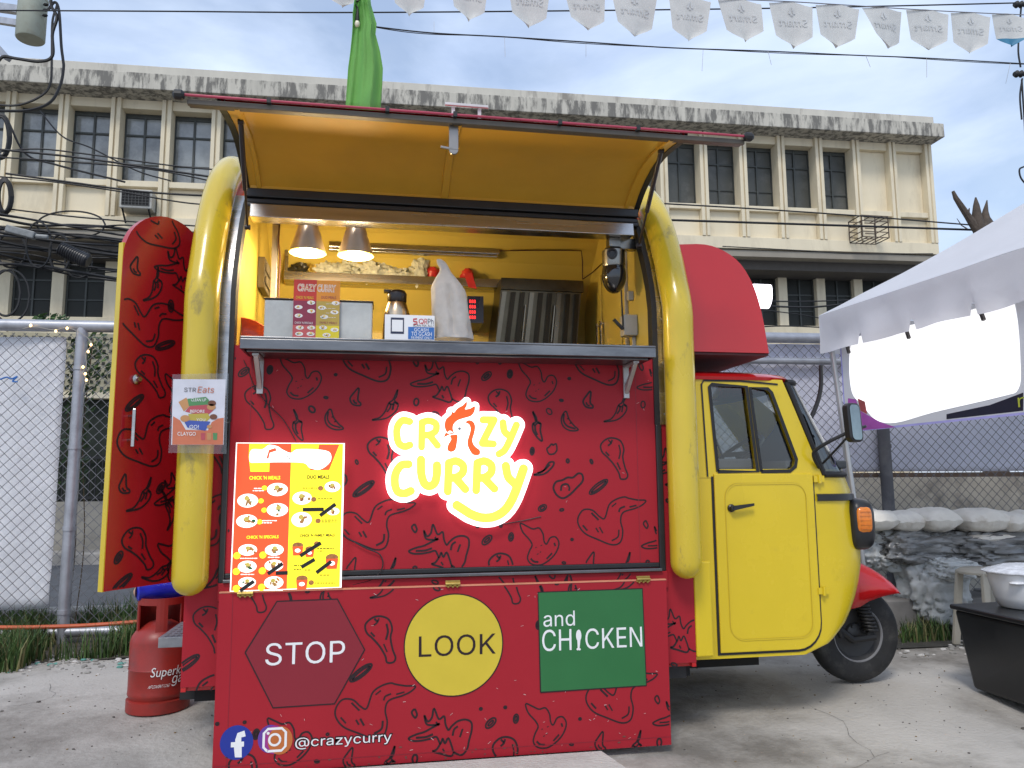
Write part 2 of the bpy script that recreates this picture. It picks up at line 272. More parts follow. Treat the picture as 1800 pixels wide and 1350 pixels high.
GLYPHS = {"!":[0.284,[[[129,509],[127,163],[68,163],[63,506]],[[122,80],[143,51],[136,16],[108,-4],[75,2],[54,30],[60,65],[87,85]]]],"'":[0.294,[[[129,509],[136,506],[128,324],[122,318],[78,324],[70,506]]]],"0":[0.541,[[[255,514],[325,482],[372,422],[400,331],[404,212],[384,114],[344,44],[276,0],[199,-5],[129,25],[80,86],[53,177],[49,296],[69,394],[109,464],[171,507]],[[248,457],[192,453],[157,428],[129,382],[113,310],[110,226],[124,142],[152,86],[178,63],[206,52],[262,56],[302,86],[325,128],[340,198],[343,289],[323,387],[290,435]]]],"1":[0.541,[[[269,509],[276,506],[276,54],[388,54],[390,2],[80,0],[76,51],[115,55],[211,58],[212,436],[206,446],[87,359],[87,425],[199,509]]]],"2":[0.541,[[[248,514],[304,498],[353,457],[377,408],[378,345],[364,303],[332,254],[155,58],[381,57],[389,51],[389,2],[80,0],[64,2],[68,51],[282,282],[311,327],[320,366],[306,422],[255,456],[206,459],[164,442],[140,415],[122,362],[66,366],[76,422],[101,462],[143,496],[185,511]]]],"3":[0.541,[[[367,509],[368,457],[227,296],[309,275],[368,226],[392,163],[392,121],[377,79],[346,38],[311,13],[220,-7],[150,3],[82,44],[54,86],[45,129],[108,130],[122,93],[143,72],[192,52],[248,53],[294,72],[322,107],[326,170],[297,219],[255,241],[157,254],[161,303],[286,450],[73,453],[70,506]]]],"4":[0.541,[[[304,509],[305,499],[111,170],[115,163],[279,163],[282,317],[339,318],[342,163],[409,163],[413,114],[402,105],[346,104],[342,2],[290,0],[282,2],[276,105],[42,107],[43,163],[245,506]]]],"5":[0.541,[[[360,509],[366,499],[360,452],[152,450],[134,303],[192,329],[248,333],[297,320],[346,284],[378,233],[391,163],[380,100],[358,58],[325,26],[290,6],[199,-6],[122,22],[72,79],[62,128],[115,130],[143,83],[171,61],[206,50],[255,55],[307,93],[328,156],[315,219],[294,247],[262,269],[192,275],[129,247],[69,254],[96,506]]]],"6":[0.541,[[[318,508],[182,303],[234,314],[304,300],[355,261],[379,219],[389,156],[377,93],[340,37],[282,2],[199,-4],[157,7],[122,29],[75,93],[65,177],[73,219],[100,282],[248,503]],[[257,261],[213,264],[178,254],[146,226],[129,191],[126,142],[135,107],[161,72],[199,52],[241,49],[276,61],[304,86],[324,128],[327,170],[314,212],[290,243]]]],"7":[0.541,[[[388,509],[388,443],[166,2],[98,2],[183,170],[322,450],[66,452],[62,506]]]],"8":[0.541,[[[248,514],[290,505],[325,486],[360,451],[375,422],[382,380],[369,324],[346,292],[303,268],[373,219],[392,184],[401,135],[388,79],[348,30],[292,2],[206,-6],[157,3],[115,23],[83,51],[58,93],[53,149],[67,198],[100,240],[150,268],[115,285],[92,310],[70,380],[83,436],[115,478],[164,506]],[[251,457],[185,453],[158,436],[138,408],[133,373],[141,338],[164,309],[199,293],[241,290],[276,301],[302,324],[316,352],[318,387],[306,422],[283,445]],[[249,233],[199,232],[164,220],[132,191],[119,163],[117,121],[133,86],[164,62],[202,51],[283,59],[318,85],[333,114],[335,156],[320,191],[290,219]]]],"9":[0.541,[[[248,514],[311,493],[357,450],[385,387],[385,310],[335,198],[201,2],[132,2],[164,49],[271,205],[227,195],[178,199],[108,235],[69,303],[66,380],[85,436],[128,485],[185,511]],[[253,457],[199,457],[171,444],[143,416],[129,380],[126,338],[138,296],[164,264],[199,247],[241,244],[276,256],[306,282],[325,324],[327,366],[313,408],[290,438]]]],"@":[0.764,[[[416,486],[472,469],[528,437],[577,389],[606,345],[631,268],[635,212],[627,121],[609,65],[577,27],[535,12],[458,24],[433,44],[423,66],[374,21],[304,14],[269,24],[234,50],[196,121],[188,177],[193,226],[209,268],[241,310],[311,342],[374,336],[416,307],[423,335],[465,335],[474,331],[476,93],[487,72],[507,60],[535,62],[559,79],[576,128],[581,191],[566,303],[521,375],[472,413],[430,431],[374,441],[290,438],[220,414],[165,373],[133,331],[107,261],[99,205],[102,121],[134,23],[164,-16],[203,-47],[248,-69],[332,-84],[416,-79],[486,-60],[500,-108],[367,-135],[283,-130],[220,-114],[164,-86],[117,-47],[74,16],[52,79],[40,177],[47,254],[73,337],[108,391],[166,443],[248,480],[346,492]],[[357,289],[318,291],[290,282],[261,254],[244,212],[243,163],[255,114],[276,84],[304,68],[374,73],[402,98],[416,135],[422,191],[412,247],[395,272]]]],"C":[0.598,[[[304,513],[360,496],[416,459],[449,415],[472,352],[409,349],[374,414],[325,446],[269,456],[206,444],[155,408],[123,359],[105,282],[108,198],[123,149],[149,107],[185,76],[220,60],[269,53],[308,58],[346,73],[381,104],[409,159],[472,156],[457,107],[430,65],[374,20],[304,-4],[206,1],[150,25],[103,65],[71,114],[47,184],[40,254],[49,331],[71,394],[103,443],[150,484],[199,506]]]],"D":[0.59,[[[262,507],[353,478],[415,422],[452,338],[462,254],[446,149],[401,72],[325,18],[255,2],[61,2],[60,499],[66,509]],[[249,450],[126,450],[125,65],[129,57],[262,61],[318,81],[368,128],[394,198],[398,282],[380,359],[353,400],[318,429]]]],"E":[0.507,[[[367,509],[367,452],[126,450],[129,286],[355,282],[353,230],[126,226],[127,58],[262,57],[374,54],[374,1],[61,2],[61,506]]]],"F":[0.498,[[[367,508],[367,454],[126,450],[125,282],[339,278],[346,275],[346,226],[129,221],[125,156],[124,2],[66,0],[60,9],[61,506]]]],"G":[0.608,[[[297,514],[360,496],[416,458],[458,401],[473,352],[409,350],[369,415],[325,444],[269,456],[220,449],[164,417],[126,366],[108,310],[105,226],[118,163],[150,106],[192,72],[248,54],[297,55],[339,68],[374,93],[398,128],[412,198],[318,199],[283,205],[283,254],[477,254],[476,170],[462,114],[423,54],[374,18],[304,-4],[241,-5],[171,14],[103,65],[59,142],[42,219],[48,331],[70,394],[102,443],[178,499],[234,514]]]],"H":[0.605,[[[451,509],[457,499],[456,2],[393,2],[388,232],[136,232],[125,226],[124,2],[73,0],[60,9],[61,506],[125,506],[129,289],[388,289],[392,506]]]],"I":[0.389,[[[262,509],[269,506],[269,457],[183,450],[183,65],[185,57],[262,57],[269,51],[269,2],[31,2],[31,51],[38,57],[115,57],[118,65],[117,450],[38,452],[31,457],[31,506]]]],"K":[0.555,[[[444,507],[243,289],[447,2],[371,2],[199,245],[127,170],[125,128],[124,2],[66,0],[60,9],[61,506],[125,506],[129,249],[362,506]]]],"L":[0.481,[[[122,509],[127,58],[353,57],[361,51],[360,1],[304,0],[61,2],[61,506]]]],"M":[0.716,[[[563,509],[563,0],[505,2],[506,394],[500,415],[339,0],[290,0],[283,8],[122,429],[121,366],[122,2],[66,0],[60,9],[61,506],[153,506],[311,84],[318,83],[475,506]]]],"N":[0.611,[[[458,509],[462,2],[386,2],[122,426],[124,2],[80,0],[61,2],[60,9],[61,506],[138,506],[395,92],[401,107],[399,506]]]],"O":[0.621,[[[297,514],[382,485],[447,422],[485,331],[491,212],[463,114],[409,43],[332,2],[236,-5],[150,25],[87,87],[49,177],[42,296],[71,394],[129,468],[206,508]],[[309,450],[248,454],[185,433],[138,387],[110,317],[105,226],[126,142],[171,86],[227,58],[290,54],[353,79],[395,122],[424,191],[429,289],[409,363],[367,420]]]],"P":[0.533,[[[269,506],[311,497],[346,478],[388,433],[409,352],[399,289],[367,234],[311,198],[262,187],[126,184],[125,72],[124,2],[66,0],[60,9],[61,506]],[[259,450],[126,450],[125,247],[206,242],[255,244],[297,256],[327,282],[341,317],[343,366],[332,403],[297,439]]]],"Q":[0.621,[[[297,514],[381,486],[430,444],[475,366],[491,296],[491,219],[478,149],[446,86],[403,37],[466,-47],[402,-48],[360,8],[346,7],[297,-5],[234,-5],[143,30],[104,65],[71,114],[42,219],[42,296],[56,359],[103,443],[180,499],[234,514]],[[309,450],[227,451],[164,417],[120,352],[103,254],[123,149],[171,86],[220,60],[269,53],[317,65],[301,86],[247,156],[311,159],[367,88],[416,163],[430,254],[419,338],[395,387],[364,422]]]],"R":[0.537,[[[269,506],[311,498],[353,476],[380,450],[401,408],[409,352],[399,289],[367,240],[316,205],[426,2],[353,1],[269,156],[248,197],[129,198],[124,2],[66,0],[60,9],[61,506]],[[260,450],[126,450],[125,261],[206,255],[297,267],[325,288],[340,317],[344,366],[332,408],[304,436]]]],"S":[0.535,[[[255,514],[313,499],[353,474],[388,430],[399,380],[339,378],[319,422],[290,445],[248,457],[206,458],[164,446],[132,422],[117,394],[119,352],[164,310],[311,264],[360,237],[401,184],[406,114],[387,65],[339,19],[255,-8],[178,-5],[128,9],[77,44],[50,86],[39,135],[101,137],[115,100],[143,70],[192,52],[241,50],[290,62],[324,86],[343,121],[343,156],[327,184],[297,204],[150,251],[87,288],[59,331],[53,394],[77,450],[122,490],[178,511]]]],"T":[0.537,[[[416,507],[417,457],[409,452],[258,450],[257,2],[194,2],[193,156],[193,450],[38,452],[33,506]]]],"U":[0.605,[[[451,509],[457,499],[457,177],[450,121],[432,79],[402,42],[360,14],[290,-7],[227,-6],[157,14],[113,44],[75,100],[60,170],[60,443],[61,506],[124,506],[124,177],[140,114],[164,84],[206,60],[255,52],[297,56],[347,79],[384,128],[393,177],[393,506]]]],"V":[0.568,[[[458,509],[276,0],[204,2],[33,464],[17,506],[84,506],[241,52],[394,506]]]],"W":[0.774,[[[668,508],[528,0],[455,2],[346,417],[339,413],[230,2],[155,2],[26,471],[17,506],[83,506],[192,67],[306,506],[381,506],[493,66],[602,506]]]],"Y":[0.56,[[[451,508],[269,208],[267,2],[204,2],[203,205],[122,338],[22,499],[24,509],[94,504],[234,268],[379,506]]]],"a":[0.477,[[[234,380],[297,352],[330,303],[337,247],[336,2],[278,2],[276,52],[241,16],[206,-2],[157,-9],[108,0],[80,12],[49,44],[35,72],[30,114],[44,163],[87,198],[271,240],[276,261],[267,296],[248,317],[220,329],[171,329],[143,319],[101,276],[43,296],[66,334],[108,366],[178,384]],[[276,184],[143,162],[115,149],[100,135],[92,107],[108,65],[136,50],[171,45],[237,65],[270,107]]]],"c":[0.484,[[[241,381],[318,346],[346,313],[360,281],[304,263],[279,303],[248,323],[206,330],[157,318],[131,296],[107,254],[97,205],[99,149],[109,114],[132,79],[157,58],[185,49],[255,56],[285,79],[303,114],[362,100],[332,44],[262,-1],[185,-7],[136,7],[94,34],[59,80],[41,128],[34,184],[40,240],[55,289],[80,327],[143,373],[185,383]]]],"d":[0.512,[[[367,509],[370,2],[314,2],[311,59],[262,9],[213,-7],[136,3],[86,37],[54,86],[35,163],[40,247],[64,310],[115,363],[178,383],[248,375],[311,324],[311,506]],[[240,324],[192,329],[157,319],[123,289],[102,240],[97,170],[113,107],[136,74],[173,51],[220,48],[262,64],[290,95],[306,135],[312,191],[301,261],[276,301]]]],"g":[0.513,[[[234,380],[269,363],[311,320],[318,379],[372,373],[367,-54],[350,-89],[324,-117],[290,-136],[227,-150],[150,-144],[91,-117],[53,-68],[101,-41],[124,-68],[171,-93],[234,-95],[283,-74],[308,-33],[308,65],[276,31],[241,11],[206,5],[150,11],[80,53],[54,93],[39,135],[39,247],[79,331],[115,363],[150,377]],[[240,324],[199,330],[157,319],[123,289],[103,247],[96,191],[104,135],[133,86],[171,63],[220,60],[255,70],[283,93],[304,135],[312,212],[301,261],[276,302]]]],"h":[0.498,[[[108,509],[114,499],[115,317],[140,352],[171,373],[241,383],[283,375],[310,359],[348,303],[357,240],[356,2],[296,2],[295,254],[279,296],[241,324],[185,326],[141,303],[126,282],[114,240],[113,2],[54,2],[53,499],[59,509]]]],"k":[0.469,[[[108,509],[114,499],[115,212],[283,378],[353,376],[199,219],[332,51],[370,2],[293,2],[157,175],[150,174],[113,135],[113,2],[54,2],[53,499],[59,509]]]],"l":[0.277,[[[108,509],[114,499],[115,79],[129,55],[170,51],[180,9],[171,1],[129,-2],[101,3],[73,22],[53,79],[54,506]]]],"n":[0.498,[[[262,380],[318,352],[352,289],[353,0],[296,2],[295,254],[276,300],[248,322],[206,329],[157,315],[130,289],[114,240],[113,2],[59,0],[53,9],[53,373],[108,379],[115,317],[140,352],[171,373],[206,383]]]],"p":[0.512,[[[262,381],[325,351],[372,289],[389,212],[379,107],[360,65],[331,30],[297,7],[255,-6],[177,2],[115,59],[114,-54],[114,-138],[53,-138],[53,373],[108,379],[115,320],[178,376],[213,384]],[[255,324],[206,329],[171,318],[139,289],[120,247],[113,170],[125,114],[150,75],[185,52],[234,48],[269,59],[299,86],[321,135],[328,191],[316,261],[290,302]]]],"r":[0.347,[[[241,383],[242,324],[192,325],[157,314],[129,289],[117,261],[113,2],[54,2],[53,44],[53,373],[108,379],[115,322],[136,354],[164,374],[199,384]]]],"s":[0.453,[[[227,380],[290,349],[313,317],[320,289],[269,278],[234,322],[171,332],[143,324],[117,303],[111,261],[143,232],[255,202],[297,179],[325,142],[329,86],[304,37],[262,7],[206,-7],[136,-3],[69,30],[45,64],[36,93],[94,107],[105,79],[128,58],[164,46],[199,46],[256,72],[267,93],[265,121],[234,148],[122,178],[76,205],[48,254],[51,303],[77,345],[122,373],[171,384]]]],"t":[0.315,[[[122,471],[126,380],[204,373],[199,327],[126,324],[128,79],[143,56],[202,51],[213,2],[178,-4],[122,3],[79,37],[65,93],[64,324],[6,331],[10,379],[62,380],[66,471]]]],"u":[0.498,[[[353,379],[353,0],[299,2],[297,68],[269,27],[220,0],[150,-2],[101,20],[73,52],[58,93],[53,254],[53,373],[59,379],[114,373],[119,107],[136,77],[164,56],[199,50],[241,58],[276,86],[293,121],[297,376]]]],"y":[0.477,[[[367,377],[206,-54],[171,-113],[115,-143],[48,-138],[61,-89],[122,-81],[143,-54],[162,-5],[113,128],[19,373],[24,379],[86,373],[192,67],[304,376]]]],"z":[0.468,[[[332,376],[332,330],[127,58],[332,56],[339,51],[339,2],[52,0],[43,2],[45,50],[252,317],[241,323],[52,323],[52,379]]]]}
def text_mesh(txt, offset=0.):
    k = (txt, offset)
    if k not in _TX and all(ch in GLYPHS or ch == ' ' for ch in txt):
        x = 0; polys = []
        for ch in txt:
            if ch == ' ': x += 280; continue
            adv, loops = GLYPHS[ch]; polys += [[((a+x)/1000, c/1000) for a, c in lp_] for lp_ in loops]; x += (adv-.088)*1000
        v, f = fill2d(polys, offset); _TX[k] = (np.array(v), f)
    if k not in _TX:
        c = bpy.data.curves.new('lettering', 'FONT'); c.body = txt; c.resolution_u = 3; c.offset = offset; c.fill_mode = 'FRONT'
        o = bpy.data.objects.new('lettering', c); me = o.to_mesh()
        v = np.array([(a.co.x, a.co.y) for a in me.vertices]); f = [tuple(p.vertices) for p in me.polygons]
        o.to_mesh_clear(); bpy.data.objects.remove(o); bpy.data.curves.remove(c); _TX[k] = (v, f)
    return _TX[k]
def fill2d(polys, offset=0.):
    c = bpy.data.curves.new('outline', 'CURVE'); c.dimensions = '2D'; c.fill_mode = 'FRONT'; c.offset = offset
    for p in polys:
        sp = c.splines.new('POLY'); sp.points.add(len(p)-1); sp.use_cyclic_u = True
        for i, a in enumerate(p): sp.points[i].co = (a[0], a[1], 0, 1)
    o = bpy.data.objects.new('outline', c); me = o.to_mesh()
    v = [(a.co.x, a.co.y) for a in me.vertices]; f = [tuple(p.vertices) for p in me.polygons]
    o.to_mesh_clear(); bpy.data.objects.remove(o); bpy.data.curves.remove(c); return v, f
def planeY(Y): return Flat((0, Y, 0), (1, 0, 0), (0, 0, 1))
def holed_sheet(mb, Y0, Y1, outer, holes, m=0):
    """upright sheet between depths Y0 < Y1 with openings; outlines are (X, Z)"""
    vs, fs = fill2d([outer]+holes)
    mb.add([(x, Y0, z) for x, z in vs], fs, m); mb.add([(x, Y1, z) for x, z in vs], [f[::-1] for f in fs], m)
    for p in [outer]+holes:
        n = len(p); mb.add([(x, Y0, z) for x, z in p]+[(x, Y1, z) for x, z in p], [(i, (i+1) % n, n+(i+1) % n, n+i) for i in range(n)], m)

# ------------------------------------------------------------------ palette
YEL = mk('yellow_paint', (.70, .51, .018), .26, var=.04, scale=2.2, coat=.35, spec=.4, bump=.05, bscale=4., stain=(.42, .30, .03), stain_amt=.35, stain_scale=6., stain_lo=.60, stain_hi=.74)
YELBUN = mk('worn_yellow_fibreglass', (.60, .44, .026), .27, var=.10, scale=3., coat=.4, bump=.10, bscale=6., stain=(.22, .17, .05), stain_amt=.65, stain_scale=11., stain_lo=.60, stain_hi=.70, stretch=(1, 1, .45))
YELIN = mk('yellow_lining', (.56, .43, .085), .4, var=.05, scale=2.)
RED = mk('red_vinyl', (.355, .016, .026), .5, var=.05, scale=2., spec=.22)
REDP = mk('red_gloss_paint', (.50, .010, .012), .13, var=.06, scale=1.6, coat=.7, spec=.35)
REDD = mk('dark_red_vinyl', (.235, .010, .022), .5, var=.05, scale=2.)
INK = mk('dark_maroon_ink', (.016, .003, .006), .6, var=.1)
BLK = mk('black_rubber', (.012, .012, .013), .55, var=.2, scale=20)
BLKP = mk('black_plastic', (.016, .016, .018), .35, var=.15, scale=12)
STEEL = mk('brushed_stainless', (.52, .51, .50), .26, 1., var=.14, scale=5, stretch=(.15, 2, 3), stain=(.18, .17, .17), stain_amt=.55, stain_scale=2.2, stain_lo=.46, stain_hi=.66)
STEELW = mk('worn_stainless', (.21, .21, .215), .34, 1., var=.25, scale=4, stain=(.10, .10, .11), stain_amt=.7, stain_scale=3, stain_lo=.44, stain_hi=.62, stretch=(.6, 2, 2))
GALV = mk('galvanised_pipe', (.40, .41, .44), .45, .6, var=.15, scale=9, stain=(.22, .22, .24), stain_amt=.5, stain_scale=6)
WIRE = mk('fence_wire', (.17, .17, .18), .5, .5, var=.2, scale=12)
DARK = mk('underbody_black', (.008, .008, .008), .8, var=.2)
WHITE = mk('white_print', (.80, .80, .80), .45, var=.02)
GREEN = mk('green_print', (.022, .150, .042), .4, var=.05)
YPRINT = mk('yellow_print', (.62, .47, .035), .4, var=.04)
BLUE = mk('blue_print', (.012, .03, .28), .4, var=.05)
PURPLE = mk('magenta_print', (.32, .03, .24), .4, var=.05); ORANGE = mk('orange_print', (.70, .20, .03), .45, var=.05)
CREAM = mk('cream_wall_paint', (.74, .65, .47), .8, var=.07, scale=.7, bump=.08, bscale=18, stain=(.33, .27, .18), stain_amt=.45, stain_scale=.8, stain_lo=.52, stain_hi=.72, stretch=(1.6, 1.6, .5))
CORNICE = mk('stained_cornice_concrete', (.50, .47, .40), .9, var=.12, scale=1.5, bump=.15, stain=(.11, .105, .095), stain_amt=.85, stain_scale=2.2, stain_lo=.45, stain_hi=.57, stretch=(3.2, 3.2, .7))
PARAPET = mk('parapet_concrete', (.54, .51, .44), .9, var=.1, scale=1.5, stain=(.16, .14, .12), stain_amt=.7, stain_scale=.9, stain_lo=.55, stain_hi=.66, stretch=(1.6, 1.6, .3))
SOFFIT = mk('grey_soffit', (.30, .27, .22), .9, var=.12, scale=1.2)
WGLASS = mk('painted_reflection_glass', (.27, .285, .28), .10, var=.55, scale=.9, spec=1., stain=(.03, .035, .04), stain_amt=.8, stain_scale=.8)  # grey base colour stands in for sky mirrored in the left panes
WGLASS2 = mk('dusty_grey_window_glass', (.062, .064, .056), .45, var=.3, scale=.9, stain=(.13, .13, .12), stain_amt=.6, stain_scale=2.5)
WGLASS3 = mk('dim_window_glass', (.022, .024, .021), .5, var=.3, scale=.9, spec=.25)
WFRAME = mk('dark_green_window_frame', (.045, .05, .045), .5, var=.2)

# ------------------------------------------------------------------ ground
def ground_z(y):
    t = min(1, max(0, (y-3.3)/1.1)); return .075*t*t*(3-2*t)
CONC = mk('weathered_concrete', (.42, .395, .36), .88, var=.16, scale=1.3, bump=.35, bscale=45, stain=(.15, .135, .115), stain_amt=.9, stain_scale=.9, stain_lo=.45, stain_hi=.64)
mb = MB()
xs = [-60, -20, -10, -6, -4, -3, -2, -1, 0, 1, 2, 3, 4, 5, 6, 8, 12, 25, 60]
ys = [-30, -10, -3, 0, 1, 2, 2.8, 3.3, 3.5, 3.7, 3.9, 4.1, 4.4, 4.8, 5.4, 6, 6.8, 7.6]
mb.grid([[(x, y, ground_z(y)) for x in xs] for y in ys])
tag(mb.build('ground', CONC, smooth=True), kind='structure')
ASPH = mk('road_asphalt', (.085, .09, .10), .9, var=.2, scale=3, bump=.3, bscale=60)
mb = MB(); mb.grid([[(x, y, .03) for x in (-400, -60, -12, 0, 12, 60, 400)] for y in (7.6, 10, 13.2, 40, 700)])
tag(mb.build('road', ASPH), kind='structure')
mb = MB(); mb.box(-60, 60, 7.45, 7.72, -.05, .16); tag(mb.build('kerb', CONC, bevel=.02), kind='structure')
mb = MB(); mb.box(-60, 60, 13.1, 14.4, -.05, .20); tag(mb.build('pavement', CONC, bevel=.02), kind='structure')

# ------------------------------------------------------------------ office building behind
TILT = math.tan(math.radians(.95))
def bz(x, z): return z+TILT*(x-3)
class BMB(MB):                      # the whole block leans with the slope of the street
    def build(s, *a, **k):
        s.v = [(x, y, bz(x, z)) for x, y, z in s.v]; return MB.build(s, *a, **k)
PIL0, PITCH, NB = -8.13-4*1.0867, 1.0867, 25
XL, XR = PIL0-.6, 14.80
bld = empty('office_building', (3, 18, 0), 'long cream two-tier office block with stained concrete cornice behind the fence', 'building')
b = BMB(); b.box(XL, XR, 18.32, 30, 7.05, 10.62); b.build('wall', CREAM, bld)
b = BMB(); b.box(XL, XR-.2, 19.25, 29, 0, 7.0); b.build('lower_wall', CREAM, bld)
b = BMB(); b.box(XL-.4, XR+.05, 17.42, 30.4, 10.15, 10.53); b.build('cornice', CORNICE, bld, bevel=.015)
b = BMB(); b.box(XL-.2, XR-.05, 17.66, 30.2, 10.53, 10.83); b.build('parapet', PARAPET, bld, bevel=.01)
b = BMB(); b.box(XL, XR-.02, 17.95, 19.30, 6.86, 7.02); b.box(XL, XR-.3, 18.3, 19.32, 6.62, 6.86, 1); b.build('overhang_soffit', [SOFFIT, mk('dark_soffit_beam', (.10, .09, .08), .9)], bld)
# upper storey relief: pilasters, head beams, sill bands, spandrels, base band
pil = BMB()
for k in range(NB+1):
    x = PIL0+k*PITCH
    if x > XR: break
    pil.box(x-.105, x-.02, 17.88, 18.34, 7.36, 10.15); pil.box(x+.02, x+.105, 17.88, 18.34, 7.36, 10.15); pil.box(x-.02, x+.02, 17.93, 18.34, 7.36, 10.15)
pil.box(XR-.1, XR, 17.9, 18.34, 7.36, 10.15)
pil.build('pilasters', CREAM, bld, bevel=.008)
tr = BMB()
tr.box(XL, XR, 17.90, 18.34, 7.05, 7.355)
for k in range(NB):
    x0 = PIL0+k*PITCH+.107; x1 = x0+PITCH-.214
    if x1 > XR: break
    tr.box(x0, x1, 17.96, 18.34, 9.93, 10.148)
    tr.box(x0, x1, 17.93, 18.36, 8.07, 8.21)
    tr.box(x0, x1, 18.05, 18.34, 7.36, 8.068)
    if k >= 23: tr.box(x0, x1, 18.10, 18.34, 8.212, 9.928)
tr.build('spandrel_trim', CREAM, bld, bevel=.008)
for k in range(23):
    x0 = PIL0+k*PITCH+.112; x1 = x0+PITCH-.224; z0, z1 = 8.215, 9.925
    if x1 > XR: break
    left = x0 < 3
    f = BMB(); w = .035
    w = .026; f.box(x0, x0+w, 18.22, 18.30, z0, z1); f.box(x1-w, x1, 18.22, 18.30, z0, z1); f.box(x0, x1, 18.225, 18.295, z0, z0+w); f.box(x0, x1, 18.225, 18.295, z1-.10, z1)
    xm = (x0+x1)/2; zt = z1-.52
    f.box(xm-.022, xm+.022, 18.218, 18.303, z0, z1); f.box(x0, x1, 18.221, 18.300, zt-.02, zt+.02)
    if left or k % 3: f.box(x0, x1, 18.23, 18.29, z0+.48, z0+.505)
    fo = f.build('window', WFRAME, bld)
    g = BMB(); g.box(x0, xm, 18.26, 18.268, z0, z1); g.box(xm, x1, 18.258, 18.266, z0, z1)
    g.build('pane', WGLASS if left else WGLASS2, fo)
# lower storey pilasters and windows
pl = BMB()
for k in range(NB+1):
    x = PIL0+k*PITCH*1.045-.55
    if x > XR-.3: break
    pl.box(x-.13, x+.13, 19.0, 19.28, 0.4, 6.62)
pl.box(XL, XR-.3, 18.98, 19.28, 5.02, 5.28); pl.box(XL, XR-.3, 19.05, 19.28, 4.2, 5.02); pl.build('lower_pilasters', CREAM, bld, bevel=.008)
for k in range(NB):
    x0 = PIL0+k*PITCH*1.045-.55+.14; x1 = x0+PITCH*1.045-.28
    if x1 > XR-.4: break
    f = BMB(); z0, z1 = 5.30, 6.60; w = .04; xm = (x0+x1)/2
    f.box(x0, x0+w, 19.14, 19.21, z0, z1); f.box(x1-w, x1, 19.14, 19.21, z0, z1); f.box(xm-.02, xm+.02, 19.135, 19.214, z0, z1); f.box(x0, x1, 19.145, 19.205, z0+.85, z0+.89); f.box(x0, x1, 19.145, 19.205, z0+.4, z0+.43)
    fo = f.build('window', WFRAME, bld)
    g = BMB(); g.box(x0, x1, 19.17, 19.178, z0, z1); g.build('pane', WGLASS3, fo)
# air conditioner in a spandrel
A0, A1 = P(211, 331, 17.6), P(266, 367, 17.6)
ac = empty('air_conditioner', ((A0.x+A1.x)/2, 17.7, A1.z), 'boxy window air conditioner with a dark grille poking out under the office windows', 'air conditioner')
b = MB(); b.box(A0.x, A1.x, 17.6, 18.1, A1.z, A0.z); b.build('casing', mk('aged_white_metal', (.46, .45, .41), .6, stain=(.2, .15, .1), stain_amt=.5), ac, bevel=.02)
b = MB(); b.box(A0.x+.05, A1.x-.05, 17.585, 17.60, A1.z+.06, A0.z-.05, 0)
for i in range(9):
    x = A0.x+.05+(A1.x-A0.x-.1)*i/8; b.box(x-.0035, x+.0035, 17.575, 17.585, A1.z+.06, A0.z-.05, 1)
for i in range(6):
    z = A1.z+.06+(A0.z-A1.z-.11)*i/5; b.box(A0.x+.05, A1.x-.05, 17.570, 17.575, z-.003, z+.003, 1)
b.build('grille', [DARK, mk('grey_grille_metal', (.10, .10, .095), .5)], ac)
b = MB(); b.bar((A0.x+.06, 17.62, A1.z-.01), (A0.x+.06, 18.0, A1.z-.32), .03); b.bar((A1.x-.06, 17.62, A1.z-.01), (A1.x-.06, 18.0, A1.z-.32), .03); b.build('bracket', DARK, ac)
# empty wire cage on the right of the facade
C0, C1 = P(1514, 378, 17.35), P(1563, 418, 17.35)
b = MB()
for y in (17.35, 17.9):
    for x in (C0.x, (C0.x+C1.x)/2, C1.x): b.bar((x, y, C1.z), (x, y, C0.z), .022)
    for i in range(5):
        z = C1.z+(C0.z-C1.z)*i/4; b.bar((C0.x, y, z), (C1.x, y, z), .018)
for i in range(6):
    x = C0.x+(C1.x-C0.x)*i/5
    b.bar((x, 17.35, C1.z), (x, 17.9, C1.z), .018)
    if i % 2 == 0: b.bar((x, 17.35, C0.z), (x, 17.9, C0.z), .018)
for i in range(5):
    z = C1.z+(C0.z-C1.z)*i/4
    for x in (C0.x, C1.x): b.bar((x, 17.35, z), (x, 17.9, z), .018)
tag(b.build('wire_cage', mk('rusty_cage_steel', (.10, .075, .055), .8)), 'empty rusty wire cage bolted to the right end of the cream facade', 'cage')

# ------------------------------------------------------------------ things beyond the fence, on the left
fence_y = lambda x: 6.33-.05*(x+2.9)+.0
b = MB()
BLOCK = mk('patterned_block', (.42, .38, .26), .9, var=.2, scale=4); BLOCKD = mk('block_hole', (.05, .05, .04), .9)
bw = empty('boundary_wall', (-5, 13.9, .2), 'low street wall with pierced cream blocks above a concrete base across the road', 'wall')
b.box(-12, 1.5, 13.82, 14.0, .2, .98); b.build('base', mk('rough_grey_concrete', (.30, .28, .24), .9, var=.2, scale=2, stain=(.12, .11, .10), stain_amt=.6), bw)
b = MB(); b.box(-12, 1.5, 13.86, 13.98, 2.78, 3.78)
for i in range(96):
    for j in range(9):
        x = -10.2+i*.11+(.055 if j % 2 else 0); z = 2.83+j*.105
        b.box(x, x+.045, 13.845, 13.862, z, z+.05, 1)
b.build('pierced_blocks', [BLOCK, BLOCKD], bw)
b = MB(); b.box(-12, 1.5, 13.78, 14.0, 2.68, 2.78); b.build('ledge', CREAM, bw)
b = MB(); b.box(-12, 1.5, 13.98, 14.05, .98, 2.68); b.build('dark_infill', mk('dark_green_shade', (.022, .028, .02), .9, var=.5, scale=3), bw)
b = MB()
for i in range(110): b.box(-10.4+i*.1, -10.38+i*.1, 13.88, 13.90, .98, 1.75)
